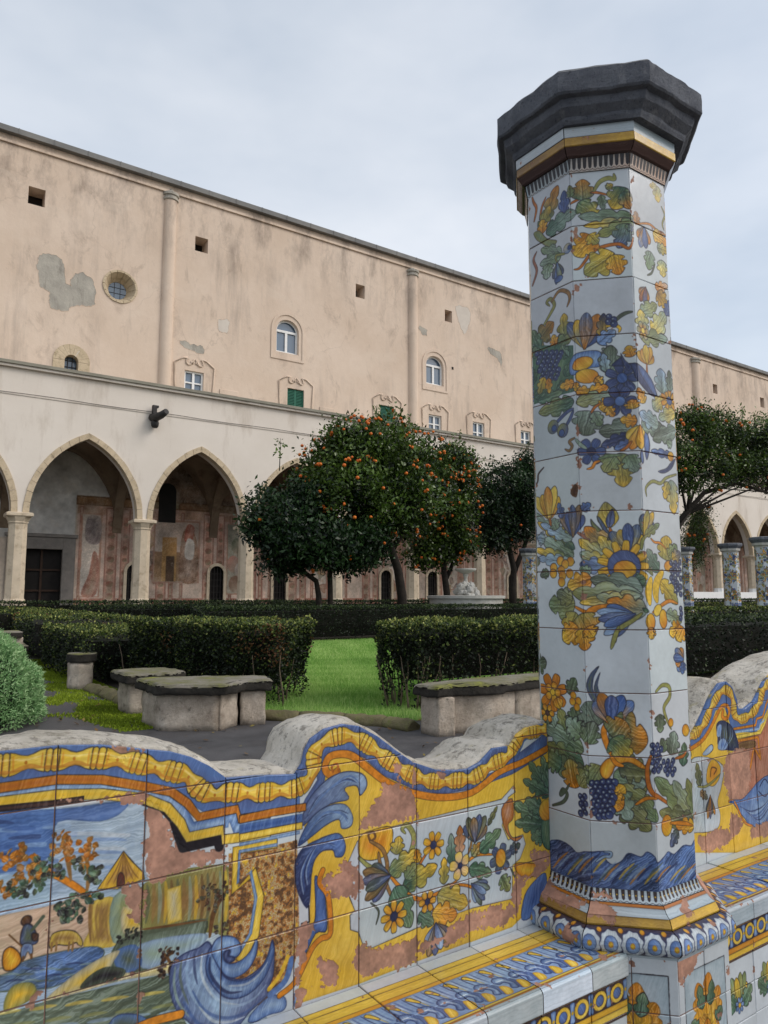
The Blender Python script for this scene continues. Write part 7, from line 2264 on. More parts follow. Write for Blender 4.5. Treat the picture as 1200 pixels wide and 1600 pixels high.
tor = [(.300+.0, .498)] + [(.302+.040*math.sin(t)**.9, .530-.034*math.cos(t)) for t in np.linspace(.2, 2.9, 9)] + [(.300, .566)]
ring_tiles(tor, list(np.linspace(2, 95, len(tor))), base_g, C_MO, M_mould, 'torus_tile')
ring_tiles([(.2985, .5665), (.300, .572), (.290, .594)], [97, 103, 122], base_g, C_MO, M_mould, 'fillet_tile')
ring_tiles([(.2895, .5945), (.276, .603), (.266, .616), (.262, .622)], [124, 138, 152, 161], base_g, C_MO, M_mould, 'scotia_tile')
ring_tiles([(.2615, .6225), (.254, .630), (.247, .642), (.2445, .6535), (.236, .655)], [162, 175, 190, 202, 205], base_g, C_MO, M_mould, 'tooth_tile')
ring_tiles([(.2445, 3.042), (.247, 3.060), (.253, 3.090)], [258, 280, 304], capital_g, C_MO, M_mould, 'tooth_tile')
ring_tiles([(.2535, 3.0905), (.262, 3.094), (.268, 3.102), (.279, 3.118)], [306, 318, 334, 349], capital_g, C_MO, M_mould, 'cove_tile')
ring_tiles([(.2795, 3.1185), (.2825, 3.122), (.2825, 3.150)], [351, 356, 383], capital_g, C_MO, M_mould, 'yellow_fillet')
ring_tiles([(.2825, 3.1505), (.2835, 3.188), (.26, 3.191)], [388, 425, 432], capital_g, C_MO, M_mould, 'white_fillet')
# pedestal faces
m = MB(); m.loft([octo(PC, .3165/math.cos(math.pi/8), 0), octo(PC, .3165/math.cos(math.pi/8), .494)], True, True, True); m.build('masonry', M_grout, ped_g)
for k in range(8):
    nrm, tan = face_frame(k); hw = .32*math.tan(math.pi/8); o = c3+nrm*.310; vi = (k+1) % 3
    for z0, z1 in ((.0, .17), (.17, .34), (.34, .4975)):
        for a0, a1 in ((-hw, 0), (0, hw)):
            tile([(a0, z0), (a1, z0), (a1, z1), (a0, z1)], lambda u, z, d: o+tan*u+nrm*d+Vector((0, 0, z)), lambda u, z: C_PD.uv((vi*300+150)/1000.0+u, z), M_ped, ped_g, name='pedestal_tile')
ring_tiles([(.3195, .488), (.322, .499), (.29, .503)], [415, 425, 430], ped_g, C_MO, M_mould, 'pedestal_edge')
# stone cap
def cap_mat():
    t = NT('dark_piperno_cap')
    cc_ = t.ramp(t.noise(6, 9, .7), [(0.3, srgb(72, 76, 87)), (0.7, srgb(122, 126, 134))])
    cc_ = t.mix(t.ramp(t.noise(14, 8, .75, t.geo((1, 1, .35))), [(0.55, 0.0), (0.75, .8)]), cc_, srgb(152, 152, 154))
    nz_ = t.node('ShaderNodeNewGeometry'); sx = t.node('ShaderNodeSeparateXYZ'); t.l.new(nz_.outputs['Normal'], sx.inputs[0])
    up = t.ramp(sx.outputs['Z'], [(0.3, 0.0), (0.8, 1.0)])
    cc_ = t.mix(up, cc_, srgb(150, 150, 150))  # upward faces painted paler, light on the upper edges put into the colour
    cc_ = t.mix(t.ramp(t.noise(70, 6, .7), [(0.58, 0.0), (0.66, .6)]), cc_, srgb(48, 49, 55))
    t.color(cc_); t.rough(.9); t.bump(t.noise(38, 10, .8), 1.0, .016)
    return t.m
CS = (PC[0]+.010, PC[1]-.007)
prof = [(.26, 3.188), (.300, 3.189), (.306, 3.204), (.308, 3.218), (.322, 3.230), (.338, 3.244), (.344, 3.262), (.346, 3.276), (.368, 3.282), (.375, 3.290), (.376, 3.310), (.377, 3.345), (.375, 3.376), (.362, 3.392), (.30, 3.398), (.0, 3.41)]
prof = [(a if a < .305 else .305+(a-.305)*.80, 3.189+(z-3.189)*.84) for a, z in prof]
m = MB(); rings = []
for ap, z in prof:
    rr = []
    for k in range(8):
        a0 = math.pi/8+k*math.pi/4; a1 = a0+math.pi/4
        p0 = Vector((math.cos(a0), math.sin(a0)))*ap/math.cos(math.pi/8); p1 = Vector((math.cos(a1), math.sin(a1)))*ap/math.cos(math.pi/8)
        for j in range(12):
            t_ = j/12; p = p0.lerp(p1, t_)
            nz = mnoise.fractal(Vector((p.x*14, p.y*14, z*14)), .9, 2, 4)*.0042*(1 if z > 3.195 else 0)
            ch = -.03*max(0, mnoise.noise(Vector((p.x*16+5, p.y*16, z*9)))-.42)*(z > 3.3)
            u = p.normalized() if p.length > 1e-6 else Vector((0, 0))
            rr.append((CS[0]+p.x+u.x*(nz+ch), CS[1]+p.y+u.y*(nz+ch), z+nz*.5))
    rings.append(rr)
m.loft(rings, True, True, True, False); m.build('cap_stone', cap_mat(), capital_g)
# ------------------------------------------------------------------ lawn
M_turf = mottled('turf', srgb(92, 128, 56), srgb(128, 166, 80), 1.2, 0.95, 0.5, 60, .01, srgb(110, 116, 64))
LAWN = [(3.1, 7.0), (3.9, 5.9), (4.6, 6.0), (5.4, 6.6), (18.0, 6.6), (18.0, 16.8), (3.2, 16.8)]
sheet('lawn', LAWN, ZG+.006, M_turf)
def tint_mat(name, stops, rough=.6, trans=.3):
    t = NT(name); c_ = t.ramp(t.attr('tint'), stops); t.color(c_); t.rough(rough)
    tr = t.node('ShaderNodeBsdfTranslucent'); t.l.new(c_, tr.inputs['Color'])
    mx = t.node('ShaderNodeMixShader'); mx.inputs[0].default_value = trans
    t.l.new(t.b.outputs[0], mx.inputs[1]); t.l.new(tr.outputs[0], mx.inputs[2]); t.l.new(mx.outputs[0], t.out.inputs['Surface'])
    return t.m
M_grass = tint_mat('grass_blades', [(0.0, srgb(92, 138, 54)), (0.5, srgb(138, 182, 86)), (1.0, srgb(200, 220, 142))])
def blades(n, xr, yr, h, w, dens=None, z=ZG+.006, seed=1):
    q = np.random.default_rng(seed)
    x = q.uniform(*xr, n); y = q.uniform(*yr, n)
    if dens is not None:
        k = dens(x, y, q); x, y = x[k], y[k]
    n = len(x); a = q.uniform(0, 2*np.pi, n); hh = h*q.uniform(.5, 1.25, n); ln = q.normal(0, .45, n)*hh
    b = q.uniform(0, 2*np.pi, n)
    dx, dy = np.cos(a)*w/2, np.sin(a)*w/2
    V = np.empty((n, 3, 3), np.float32)
    V[:, 0] = np.stack([x-dx, y-dy, np.full(n, z)], 1); V[:, 1] = np.stack([x+dx, y+dy, np.full(n, z)], 1)
    V[:, 2] = np.stack([x+np.cos(b)*ln, y+np.sin(b)*ln, z+hh], 1)
    pn = np.sin(x*1.7+np.sin(y*1.1)*2)*.10+np.sin(x*5.3+y*2.1)*np.sin(y*4.7-x)*.14
    return V.reshape(-1, 3), np.clip(q.normal(.5, .25, n)+pn, 0, 1)
V1, t1 = blades(170000, (3.2, 8.5), (5.6, 11.5), .055, .007, lambda x, y, q: ((x+y*.85) > 8.95) & ((x < 5.2) | (y > 6.6)), seed=2)
V2, t2 = blades(150000, (5.0, 17.5), (9.5, 16.8), .06, .013, lambda x, y, q: (y > 11.0) | (x > 8.0), seed=3)
gme = fast_mesh('grass', np.vstack([V1, V2]), 3, M_grass, np.r_[t1, t2])
go = add('grass', gme); tag(go, 'short bright green lawn grass seen through the gap in the hedge', 'grass', kind='stuff')
# moss on the damp side path
M_moss = tint_mat('moss', [(0.0, srgb(84, 98, 22)), (0.6, srgb(130, 152, 36)), (1.0, srgb(168, 186, 62))], .9, .2)
def mossd(x, y, q):
    e = np.array([.8*mnoise.noise(Vector((a*1.4, b*.55, 3.3)))+.5*mnoise.noise(Vector((a*4.1, b*1.6, 7.1))) for a, b in zip(x, y)])
    edge = (x-1.05-(y-6.5)*.085)*1.1
    return (e+np.minimum(edge, .9)+q.normal(0, .07, len(x)) > .55)
V3, t3 = blades(90000, (1.0, 2.45), (6.6, 15.0), .020, .016, mossd, ZG+.001, seed=4)
mo = add('moss', fast_mesh('moss', V3, 3, M_moss, t3)); tag(mo, 'bright green moss spreading over the dark path', 'moss', kind='stuff')

# ------------------------------------------------------------------ leaf clouds
def leaf_quads(C, size, asp, q, up=.35, N=None):
    """one bent-looking leaf (rhomb) at every centre in C"""
    n = len(C)
    d = q.normal(0, 1, (n, 3)); d[:, 2] += up
    if N is not None: d += N*.6
    d /= np.linalg.norm(d, axis=1)[:, None]
    r = q.normal(0, 1, (n, 3)); s_ = np.cross(d, r); s_ /= np.linalg.norm(s_, axis=1)[:, None]+1e-9
    L = (size*q.uniform(.65, 1.3, n))[:, None]
    W = L*asp
    fold = np.cross(d, s_)*L*.12
    V = np.empty((n, 4, 3), np.float32)
    V[:, 0] = C; V[:, 1] = C+d*L*.5+s_*W*.5+fold; V[:, 2] = C+d*L; V[:, 3] = C+d*L*.5-s_*W*.5+fold
    return V.reshape(-1, 3)

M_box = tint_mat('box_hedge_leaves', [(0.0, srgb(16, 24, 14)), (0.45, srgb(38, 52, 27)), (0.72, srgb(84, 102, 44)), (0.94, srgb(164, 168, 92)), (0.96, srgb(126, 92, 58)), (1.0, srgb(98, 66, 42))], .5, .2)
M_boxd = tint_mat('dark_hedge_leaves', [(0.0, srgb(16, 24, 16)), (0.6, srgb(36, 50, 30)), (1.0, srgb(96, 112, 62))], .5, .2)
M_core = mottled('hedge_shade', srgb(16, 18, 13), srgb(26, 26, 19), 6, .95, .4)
M_twig = mottled('grey_twigs', srgb(92, 80, 66), srgb(122, 108, 92), 9, .9, .3)
def hedge(label, poly, ztop, n, size, seed, mat=None, stems=0, wob=.07, taper=.0, group='clipped hedges', foot=.13):
    """clipped hedge over footprint poly (counter-clockwise)"""
    q = np.random.default_rng(seed)
    cx, cy = np.mean([p[0] for p in poly]), np.mean([p[1] for p in poly])
    h = empty('hedge', (cx, cy, ZG), label, 'hedge', group)
    P = [(p[0]-cx, p[1]-cy) for p in poly]
    H = ztop-ZG
    # near-black inner mass inside the leaf skin, stands in for the hedge's shade
    def shr(k, dz): return [(p[0]+(0-p[0])*0, p[1], dz) for p in inset_poly(P, k)]
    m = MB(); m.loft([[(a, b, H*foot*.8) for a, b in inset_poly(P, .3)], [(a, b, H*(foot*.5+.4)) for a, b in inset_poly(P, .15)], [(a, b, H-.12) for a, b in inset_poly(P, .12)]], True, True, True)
    m.build('shade_core', M_core, h)
    ed = list(zip(P, P[1:]+P[:1])); le = np.array([math.hypot(b[0]-a[0], b[1]-a[1]) for a, b in ed])
    area = .5*abs(sum(a[0]*b[1]-b[0]*a[1] for a, b in ed)); sgn = 1 if sum(a[0]*b[1]-b[0]*a[1] for a, b in ed) > 0 else -1
    side = le.sum()*H; nt = int(n*area/(area+side)); ns = n-nt
    C, T, NN = [], [], []
    k = q.choice(len(ed), ns, p=le/le.sum()); t = q.random(ns); z = q.random(ns)**.9*H
    A = np.array([e[0] for e in ed])[k]; B = np.array([e[1] for e in ed])[k]
    nx = np.stack([(B-A)[:, 1], -(B-A)[:, 0]], 1)*sgn; nx /= np.linalg.norm(nx, axis=1)[:, None]
    p = A+(B-A)*t[:, None]
    wv = np.array([mnoise.noise(Vector((a*2.3, b*2.3, c*2.6)))*.75+mnoise.noise(Vector((a*6.1, b*6.1, c*6.0)))*.4 for a, b, c in zip(p[:, 0]+cx, p[:, 1]+cy, z)])
    dep = q.exponential(.035, ns)
    # sparse foot: fewer leaves near the ground
    keep = q.random(ns) < np.clip(.14+(z/H/(foot*1.9))**2, 0, 1)
    p3 = np.stack([p[:, 0]+nx[:, 0]*(wv*wob-dep-taper*(H-z)), p[:, 1]+nx[:, 1]*(wv*wob-dep-taper*(H-z)), z], 1)
    C.append(p3[keep]); T.append((np.clip(q.normal(.22, .2, ns)+wv*.28+np.clip(z/H-.65, 0, 1)*1.1*(q.random(ns) < .55)+.35*(q.random(ns) < .05), 0, 1))[keep]); NN.append(np.c_[nx, np.zeros(ns)][keep])  # lower side leaves kept dark, shade put into the tint
    bb0, bb1 = np.min(P, 0), np.max(P, 0)
    m_ = int(nt*((bb1-bb0).prod()/area)*1.02)
    tp = q.uniform(bb0, bb1, (m_, 2)); ins = np.zeros(m_, bool)
    for a, b in ed:
        if a[1] != b[1]: ins ^= ((tp[:, 1] < a[1]) != (tp[:, 1] < b[1])) & (tp[:, 0] < (b[0]-a[0])*(tp[:, 1]-a[1])/(b[1]-a[1])+a[0])
    tp = tp[ins]
    wv = np.array([mnoise.noise(Vector(((a+cx)*2.1, (b+cy)*2.1, 1.0)))*.8+mnoise.noise(Vector(((a+cx)*7, (b+cy)*7, 2.0)))*.5 for a, b in tp])
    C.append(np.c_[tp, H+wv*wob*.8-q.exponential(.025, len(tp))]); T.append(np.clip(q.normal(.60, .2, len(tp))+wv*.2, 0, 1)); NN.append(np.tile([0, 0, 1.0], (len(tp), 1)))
    C, T, NN = np.vstack(C), np.clip(np.concatenate(T), 0, .94), np.vstack(NN)
    bn = np.array([mnoise.noise(Vector(((a+cx)*1.1, (b+cy)*1.1, c*1.3+8))) for a, b, c in C]); T = np.where((bn > .36) & (q.random(len(T)) < (bn-.32)*1.4), q.uniform(.96, 1.0, len(T)), T)
    V = leaf_quads(C, size, .62, q, .2, NN)
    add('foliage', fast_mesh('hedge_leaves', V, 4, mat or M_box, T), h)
    if stems:
        for i in range(stems):
            kk = q.choice(len(ed), p=le/le.sum()); a, b = np.array(ed[kk][0]), np.array(ed[kk][1]); t_ = q.random()
            o = (a+(b-a)*t_); o = o-np.array([b[1]-a[1], a[0]-b[0]])/le[kk]*sgn*q.uniform(.10, .28); pts = [(o[0], o[1], 0)]
            d = q.normal(0, .03, 2)
            for j in range(1, 5): pts.append((o[0]+d[0]*j*.6+q.normal(0, .012), o[1]+d[1]*j*.6+q.normal(0, .012), H*.16*j))
            MB().tube(pts, [.012, .010, .008, .006, .003], 5).build('stem', M_twig, h)
    return h
hedge('clipped box hedge set back behind the squat stone post, left', [(2.12, 13.1), (2.12, 9.95), (3.6, 9.95), (3.6, 13.1)], 1.10, 20000, .038, 22, stems=12, wob=.08)
hedge('tall clipped box hedge with yellowed top behind the broad stone bench, left of lawn gap', [(2.62, 9.85), (2.60, 9.3), (2.76, 8.7), (3.05, 7.35), (3.42, 6.95), (4.25, 7.75), (4.05, 8.6), (3.85, 9.8)], 1.27, 40000, .036, 11, stems=30, taper=.10, wob=.09, foot=.26)
hedge('clipped box hedge with bare stems at its corner, right of the lawn gap', [(4.28, 6.45), (4.42, 5.9), (4.95, 5.85), (7.4, 5.9), (7.4, 7.0), (4.7, 7.0)], 1.28, 40000, .036, 12, stems=60, taper=.08, foot=.42, wob=.10)
hedge('long clipped hedge behind the pillar on its right', [(7.75, 5.95), (26.0, 5.95), (26.0, 7.1), (7.75, 7.1)], 1.26, 42000, .045, 13, M_boxd, taper=.04)
hedge('dark hedge along the far side of the lawn', [(6.3, 16.9), (24.0, 16.7), (24.0, 17.9), (6.3, 18.0)], 1.31, 40000, .05, 14, M_boxd, stems=14, wob=.07)
hedge('hedge along the path left of the lawn, behind the small stone post', [(2.35, 26.5), (2.0, 13.4), (3.7, 13.4), (3.9, 26.5)], 1.22, 26000, .045, 15)
hedge('yellow green hedge at the left edge closing the mossy path', [(-5.5, 17.6), (-5.5, 16.2), (1.0, 15.6), (2.2, 16.4), (2.2, 17.6)], 1.34, 16000, .045, 16)
hedge('low far hedge in front of the left arcade arches', [(-8.0, 27.2), (-8.0, 26.3), (20.0, 26.3), (20.0, 27.2)], 1.40, 30000, .07, 17, M_boxd)
hedge('low far hedge below the fountain and arcade', [(20.2, 27.2), (20.2, 26.0), (60.0, 26.0), (60.0, 27.2)], 1.42, 30000, .08, 18, M_boxd)
hedge('second hedge row right of the pillar, across the garden', [(13.0, 11.6), (13.0, 10.6), (32.0, 10.6), (32.0, 11.6)], 1.28, 26000, .055, 19)
hedge('third hedge row right of the pillar, below the small tiled pillars', [(24.3, 17.9), (24.3, 16.8), (52.0, 16.8), (52.0, 17.9)], 1.30, 26000, .07, 20)
hedge('inner hedge row between lawn hedge and orange trees', [(4.2, 21.6), (4.2, 20.4), (11.6, 20.4), (11.6, 21.6)], 1.33, 16000, .055, 21, M_boxd)

# big round grey-green shrub at the left
sh = empty('round_shrub', (.56, 7.75, ZG), 'round pale green rosemary-like shrub cut off by the left edge', 'shrub')
q = np.random.default_rng(33); n = 40000
d = q.normal(0, 1, (n, 3)); d[:, 2] = np.abs(d[:, 2])*1.1-.25; d /= np.linalg.norm(d, axis=1)[:, None]
rr = np.array([.72+.05*mnoise.noise(Vector(v*2.3))+.04*mnoise.noise(Vector(v*6.0))+.03*mnoise.noise(Vector(v*14.0)) for v in d])
cen = np.array([0, 0, .17]); ell = np.array([1.0, 1.0, 1.02])
dep = np.clip(q.exponential(.05, n), 0, .3)
C = cen+d*(rr-dep)[:, None]*ell; ok = C[:, 2] > .01; C, d2, dp = C[ok], d[ok], dep[ok]
L = .036*q.uniform(.7, 1.3, len(C)); dirs = d2*.7+q.normal(0, .6, d2.shape); dirs[:, 2] += .35; dirs /= np.linalg.norm(dirs, axis=1)[:, None]
sd = np.cross(dirs, q.normal(0, 1, d2.shape)); sd /= np.linalg.norm(sd, axis=1)[:, None]
V = np.empty((len(C), 3, 3), np.float32); V[:, 0] = C-sd*.006; V[:, 1] = C+sd*.006; V[:, 2] = C+dirs*L[:, None]
M_rose = tint_mat('rosemary_needles', [(0.0, srgb(62, 98, 58)), (0.6, srgb(130, 172, 112)), (1.0, srgb(190, 216, 164))], .6, .25)
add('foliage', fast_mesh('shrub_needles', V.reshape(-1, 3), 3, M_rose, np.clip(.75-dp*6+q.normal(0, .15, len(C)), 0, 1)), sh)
m = MB(); m.lathe([(.05, 0.0), (.50, .05), (.60, .25), (.54, .5), (.32, .66), (.02, .74)], 20); m.build('shade_core', M_core, sh)  # near-black core in place of the shade between the needles

# ------------------------------------------------------------------ stone seats, posts and kerbs
M_slab = None
def slab_mat():
    t = NT('mossy_slab_lit_top')
    c_ = t.ramp(t.noise(7, 9, .72), [(0.3, srgb(30, 29, 27)), (0.7, srgb(60, 56, 50))])
    g_ = t.node('ShaderNodeNewGeometry'); sx = t.node('ShaderNodeSeparateXYZ'); t.l.new(g_.outputs['Normal'], sx.inputs[0])
    up = t.ramp(sx.outputs['Z'], [(0.4, 0.0), (0.8, 1.0)])
    top = t.ramp(t.noise(2.6, 8, .7), [(0.40, srgb(134, 128, 118)), (0.56, srgb(110, 108, 76)), (0.72, srgb(138, 142, 48))])
    c_ = t.mix(up, c_, top)  # lit pale top and near-black sides put into the colour, plus moss
    t.color(c_); t.rough(.9); t.bump(t.noise(32, 8, .75), .9, .015)
    return t.m
M_slab = slab_mat()
def block_mat():
    t = NT('pale_stone_block')
    c_ = t.ramp(t.noise(4, 10, .72), [(0.25, srgb(126, 112, 98)), (0.48, srgb(188, 174, 158)), (0.72, srgb(228, 216, 200))])
    c_ = t.mix(t.ramp(t.noise(15, 8, .75), [(0.56, 0.0), (0.68, .7)]), c_, srgb(92, 86, 76))
    c_ = t.mix(t.ramp(t.noise(3.2, 5, .6, t.geo((1, 1, .5))), [(0.55, 0.0), (0.72, .5)]), c_, srgb(98, 96, 78))
    t.color(c_); t.rough(.95); t.bump(t.noise(20, 10, .8), 1.0, .03)
    return t.m
M_block = block_mat()
def rough_prism(poly, z0, z1, sub=8, amp=.008, name='block', mat=None, parent=None, round_=.015, top_amp=.004):
    """stone block: outline subdivided, knocked edges, uneven faces"""
    ring = []
    n = len(poly)
    for a, b in zip(poly, poly[1:]+poly[:1]):
        for i in range(sub): ring.append((a[0]+(b[0]-a[0])*i/sub, a[1]+(b[1]-a[1])*i/sub))
    cx, cy = np.mean([p[0] for p in poly]), np.mean([p[1] for p in poly])
    def lvl(z, ins):
        out = []
        for p in inset_poly(ring, ins):
            v = Vector((p[0]*9, p[1]*9, z*9)); k = mnoise.fractal(v, .7, 2, 5)*amp
            d = Vector((p[0]-cx, p[1]-cy)).normalized()
            out.append((p[0]+d.x*k, p[1]+d.y*k, z+mnoise.noise(v*1.3)*top_amp))
        return out
    zz = [(z0, 0)] + [(z0+(z1-z0)*i/5, 0) for i in range(1, 5)] + [(z1-round_, 0), (z1-round_*.3, round_*.3), (z1, round_)]
    m = MB(); m.loft([lvl(z, i) for z, i in zz], True, True, True, True)
    return m.build(name, mat, parent)
GR = 'old stone benches along the garden path'
def seat(label, loc, blocks, slabs, zs_):
    s_ = empty('stone_bench', (loc[0], loc[1], ZG), label, 'stone bench', GR)
    for b in blocks: rough_prism([(x-loc[0], y-loc[1]) for x, y in b], 0, zs_, 8, .020, 'block', M_block, s_)
    for b in slabs: rough_prism([(x-loc[0], y-loc[1]) for x, y in b], zs_+.002, zs_+.098, 10, .022, 'slab', M_slab, s_, .030, .012)
    return s_
A_ = [(2.00, 6.99), (2.02, 6.47), (2.47, 6.17), (2.70, 6.32), (3.00, 7.0), (2.6, 7.3)]
seat('broad stone bench with dark mossy top, left of the lawn gap', (2.5, 6.7), [[(2.01, 6.98), (2.03, 6.48), (2.45, 6.18), (2.42, 6.9)], [(2.46, 6.185), (2.70, 6.36), (2.85, 6.9), (2.43, 6.9)], [(2.72, 6.34), (2.93, 6.26), (3.05, 6.6), (2.86, 6.75)]], [[(1.96, 7.03), (1.98, 6.43), (2.47, 6.10), (2.74, 6.28), (2.98, 6.21), (3.06, 6.52), (2.72, 6.78), (2.32, 6.95)]], .31)
seat('grey topped stone bench just behind the broad mossy one, left', (2.25, 7.65), [[(2.02, 7.86), (2.03, 7.50), (2.42, 7.50), (2.45, 7.9)]], [[(1.97, 7.98), (1.98, 7.42), (2.38, 7.36), (2.62, 7.55), (2.55, 7.98)]], .31)
seat('stone bench with yellow green moss on its slab, right of lawn gap', (4.4, 5.0), [[(3.86, 5.12), (3.87, 4.90), (4.02, 4.86), (4.10, 5.22)], [(4.03, 4.96), (4.40, 4.82), (4.75, 4.90), (4.80, 5.25), (4.12, 5.25)], [(4.76, 4.90), (5.3, 4.95), (5.3, 5.25), (4.81, 5.25)]], [[(3.82, 5.16), (3.84, 4.87), (4.04, 4.90), (4.40, 4.77), (4.80, 4.84), (5.35, 4.90), (5.4, 5.20), (4.5, 5.22)]], .32)
po = empty('stone_post', (2.10, 10.0, ZG), 'short squat stone post with flat round cap in the moss', 'stone post')
rough_prism([(-.14, .12), (-.15, -.10), (-.06, -.17), (.10, -.15), (.15, 0), (.10, .14)], 0, .34, 6, .015, 'block', M_block, po, .03)
rough_prism([(.19*math.cos(a), .19*math.sin(a)) for a in np.linspace(0, 2*math.pi, 10, False)], .342, .45, 4, .012, 'slab', M_slab, po, .02)
seat('far ruined stone bench of stacked blocks beside the shrub', (1.55, 13.2), [[(1.55, 13.5), (1.60, 13.0), (1.85, 13.0), (1.9, 13.5)]], [[(1.1, 13.7), (1.15, 12.95), (1.90, 12.95), (1.95, 13.7)]], .30)
far_ = bpy.data.objects['stone_bench.003']
rough_prism([(-.30, .3), (-.25, -.2), (.28, -.2), (.30, .3)], .397, .52, 6, .015, 'block', M_block, far_); rough_prism([(-.6, .4), (-.55, -.28), (.26, -.28), (.28, .4)], .522, .61, 6, .015, 'slab', M_slab, far_)
M_kerb = mottled('mossy_kerb_stone', srgb(88, 82, 60), srgb(122, 114, 84), 5, .95, .9, 26, .02, srgb(104, 108, 56))
def kerb(name, label, pts, r):
    k = empty(name, (pts[0][0], pts[0][1], ZG), label, 'kerb', 'rough garden kerbs')
    for i, (a, b) in enumerate(zip(pts[:-1], pts[1:])):
        a, b = Vector((*a, 0)), Vector((*b, 0)); o = Vector((*pts[0], 0)); d = (b-a).normalized(); nn = Vector((-d.y, d.x, 0)); rings = []
        for t in np.linspace(.012, .988, 12):
            p = a.lerp(b, t)-o; rr = []
            e = min(1, min(t, 1-t)*14)**.5*.12+.88
            for ph in np.linspace(0, math.pi, 9):
                w_ = r*e*(1+.22*mnoise.fractal(Vector((p.x*7+ph, p.y*7, ph*2)), .9, 2, 3)); rr.append(p+nn*math.cos(ph)*w_+Vector((0, 0, math.sin(ph)*w_*1.0)))
            rings.append(rr)
        MB().loft(rings, True, True, True, True).build('kerb_stone', M_kerb, k)
kerb('garden_kerb', 'mossy rounded kerb running from the post to the stone benches', [(2.16, 9.75), (2.2, 9.1), (2.22, 8.5), (2.2, 7.95)], .10)
kerb('garden_kerb', 'low dark stone kerb at the near edge of the lawn', [(2.98, 6.62), (3.3, 6.28), (3.6, 5.95), (3.82, 5.6), (3.88, 5.25)], .085)

# ------------------------------------------------------------------ orange trees
M_bark = mottled('dark_bark', srgb(34, 30, 27), srgb(56, 50, 44), 8, .95, .7, 30, .02)
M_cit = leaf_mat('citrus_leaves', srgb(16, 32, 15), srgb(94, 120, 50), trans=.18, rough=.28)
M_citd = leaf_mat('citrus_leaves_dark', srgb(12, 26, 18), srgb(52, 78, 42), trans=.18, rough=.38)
def fruit_mat():
    t = NT('orange_peel'); t.color(t.ramp(t.noise(3.0), [(0.3, srgb(198, 88, 26)), (0.7, srgb(220, 124, 44))])); t.rough(.45); t.bump(t.noise(300, 2, .5), .2, .002); return t.m
M_fruit = fruit_mat()
def ico(r):
    import bmesh
    b = bmesh.new(); bmesh.ops.create_icosphere(b, subdivisions=2, radius=r); me = bpy.data.meshes.new('orange'); b.to_mesh(me); b.free()
    me.polygons.foreach_set('use_smooth', [True]*len(me.polygons)); me.materials.append(M_fruit); return me
ME_FRUIT = ico(.053)
def orange_tree(label, base, stems, lumps, nleaf, nfruit, seed, mat=None, spikes=(), lsize=.15):
    q = np.random.default_rng(seed)
    t = empty('orange_tree', (base[0], base[1], ZG), label, 'orange tree', 'orange trees in the garden')
    B = np.array([base[0], base[1], ZG])
    lum = [(np.array(l[0])-B, np.array(l[1]) if hasattr(l[1], '__len__') else np.array([l[1]]*3)) for l in lumps]
    tr = MB()
    for pts, r0, r1 in stems:
        pts = [np.array(p)-B for p in pts]; tr.tube(pts, list(np.linspace(r0, r1, len(pts))), 9)
        # limbs reaching into the crown
        for c, r in lum:
            if q.random() < .75:
                e = pts[-1]; mid = e+(c-e)*.5+q.normal(0, .12, 3); tr.tube([e-(e-pts[-2])*.1, mid, c+q.normal(0, .1, 3)], [r1*.6, r1*.35, r1*.1], 6)
    tr.build('trunk', M_bark, t)
    vol = np.array([np.prod(r)**(2/3.) for _, r in lum]); pk = vol/vol.sum()
    ncl = nleaf//34; ii = q.choice(len(lum), ncl, p=pk)
    d = q.normal(0, 1, (ncl, 3)); d /= np.linalg.norm(d, axis=1)[:, None]
    rad = q.uniform(.10, 1.0, ncl)**.55
    CC0 = np.array([lum[i][0] for i in ii])+d*np.array([lum[i][1] for i in ii])*rad[:, None]
    CC = CC0
    hole = np.array([mnoise.noise(Vector((p+B)*.9+np.array([3.1, 0, seed*7.0])))+.5*mnoise.noise(Vector((p+B)*2.1)) for p in CC]) < -.22
    CC, d, rad = CC[~hole], d[~hole], rad[~hole]; ncl = len(CC)
    tone = q.normal(0, .24, ncl)+(rad-.8)*.7+d[:, 2]*.10  # inner leaves toned darker, the crown's shade put into the tint
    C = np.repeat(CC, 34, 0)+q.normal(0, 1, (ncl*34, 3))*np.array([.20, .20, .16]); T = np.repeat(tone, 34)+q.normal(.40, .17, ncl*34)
    for sx, sy, sz, hgt in spikes:        # upright young shoots
        k = 26; zz = np.linspace(0, hgt, k); C = np.vstack([C, np.stack([sx-B[0]+q.normal(0, .07, k), sy-B[1]+q.normal(0, .07, k), sz-B[2]+zz], 1)]); T = np.r_[T, q.uniform(.7, 1.0, k)]
        MB().tube([(sx-B[0], sy-B[1], sz-B[2]-.4), (sx-B[0]+.02, sy-B[1], sz-B[2]+hgt)], [.02, .006], 4).build('shoot', M_bark, t)
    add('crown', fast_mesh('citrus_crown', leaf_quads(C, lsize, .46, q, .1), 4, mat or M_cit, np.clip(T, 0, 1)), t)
    for i in range(nfruit):
        for _ in range(60):       # fruit sits on the outside of the crown, where the light is
            c, r = lum[q.choice(len(lum), p=pk)]; dd = q.normal(0, 1, 3); dd /= np.linalg.norm(dd); P_ = c+dd*r*q.uniform(.97, 1.05)
            if P_[1]*.83+P_[0]*.55 < c[1]*.83+c[0]*.55+.25*r[0] and all(np.linalg.norm((P_-c2)/r2) > .95 for c2, r2 in lum if c2 is not c): break
        o = add('orange', ME_FRUIT, t); o.location = P_; s_ = q.uniform(.8, 1.15); o.scale = (s_, s_, s_*.95)
        if q.random() < .35 and i < nfruit-1:
            o2 = add('orange', ME_FRUIT, t); o2.location = Vector(o.location)+Vector((q.normal(0, .1), q.normal(0, .06), q.normal(0, .07)))
    return t
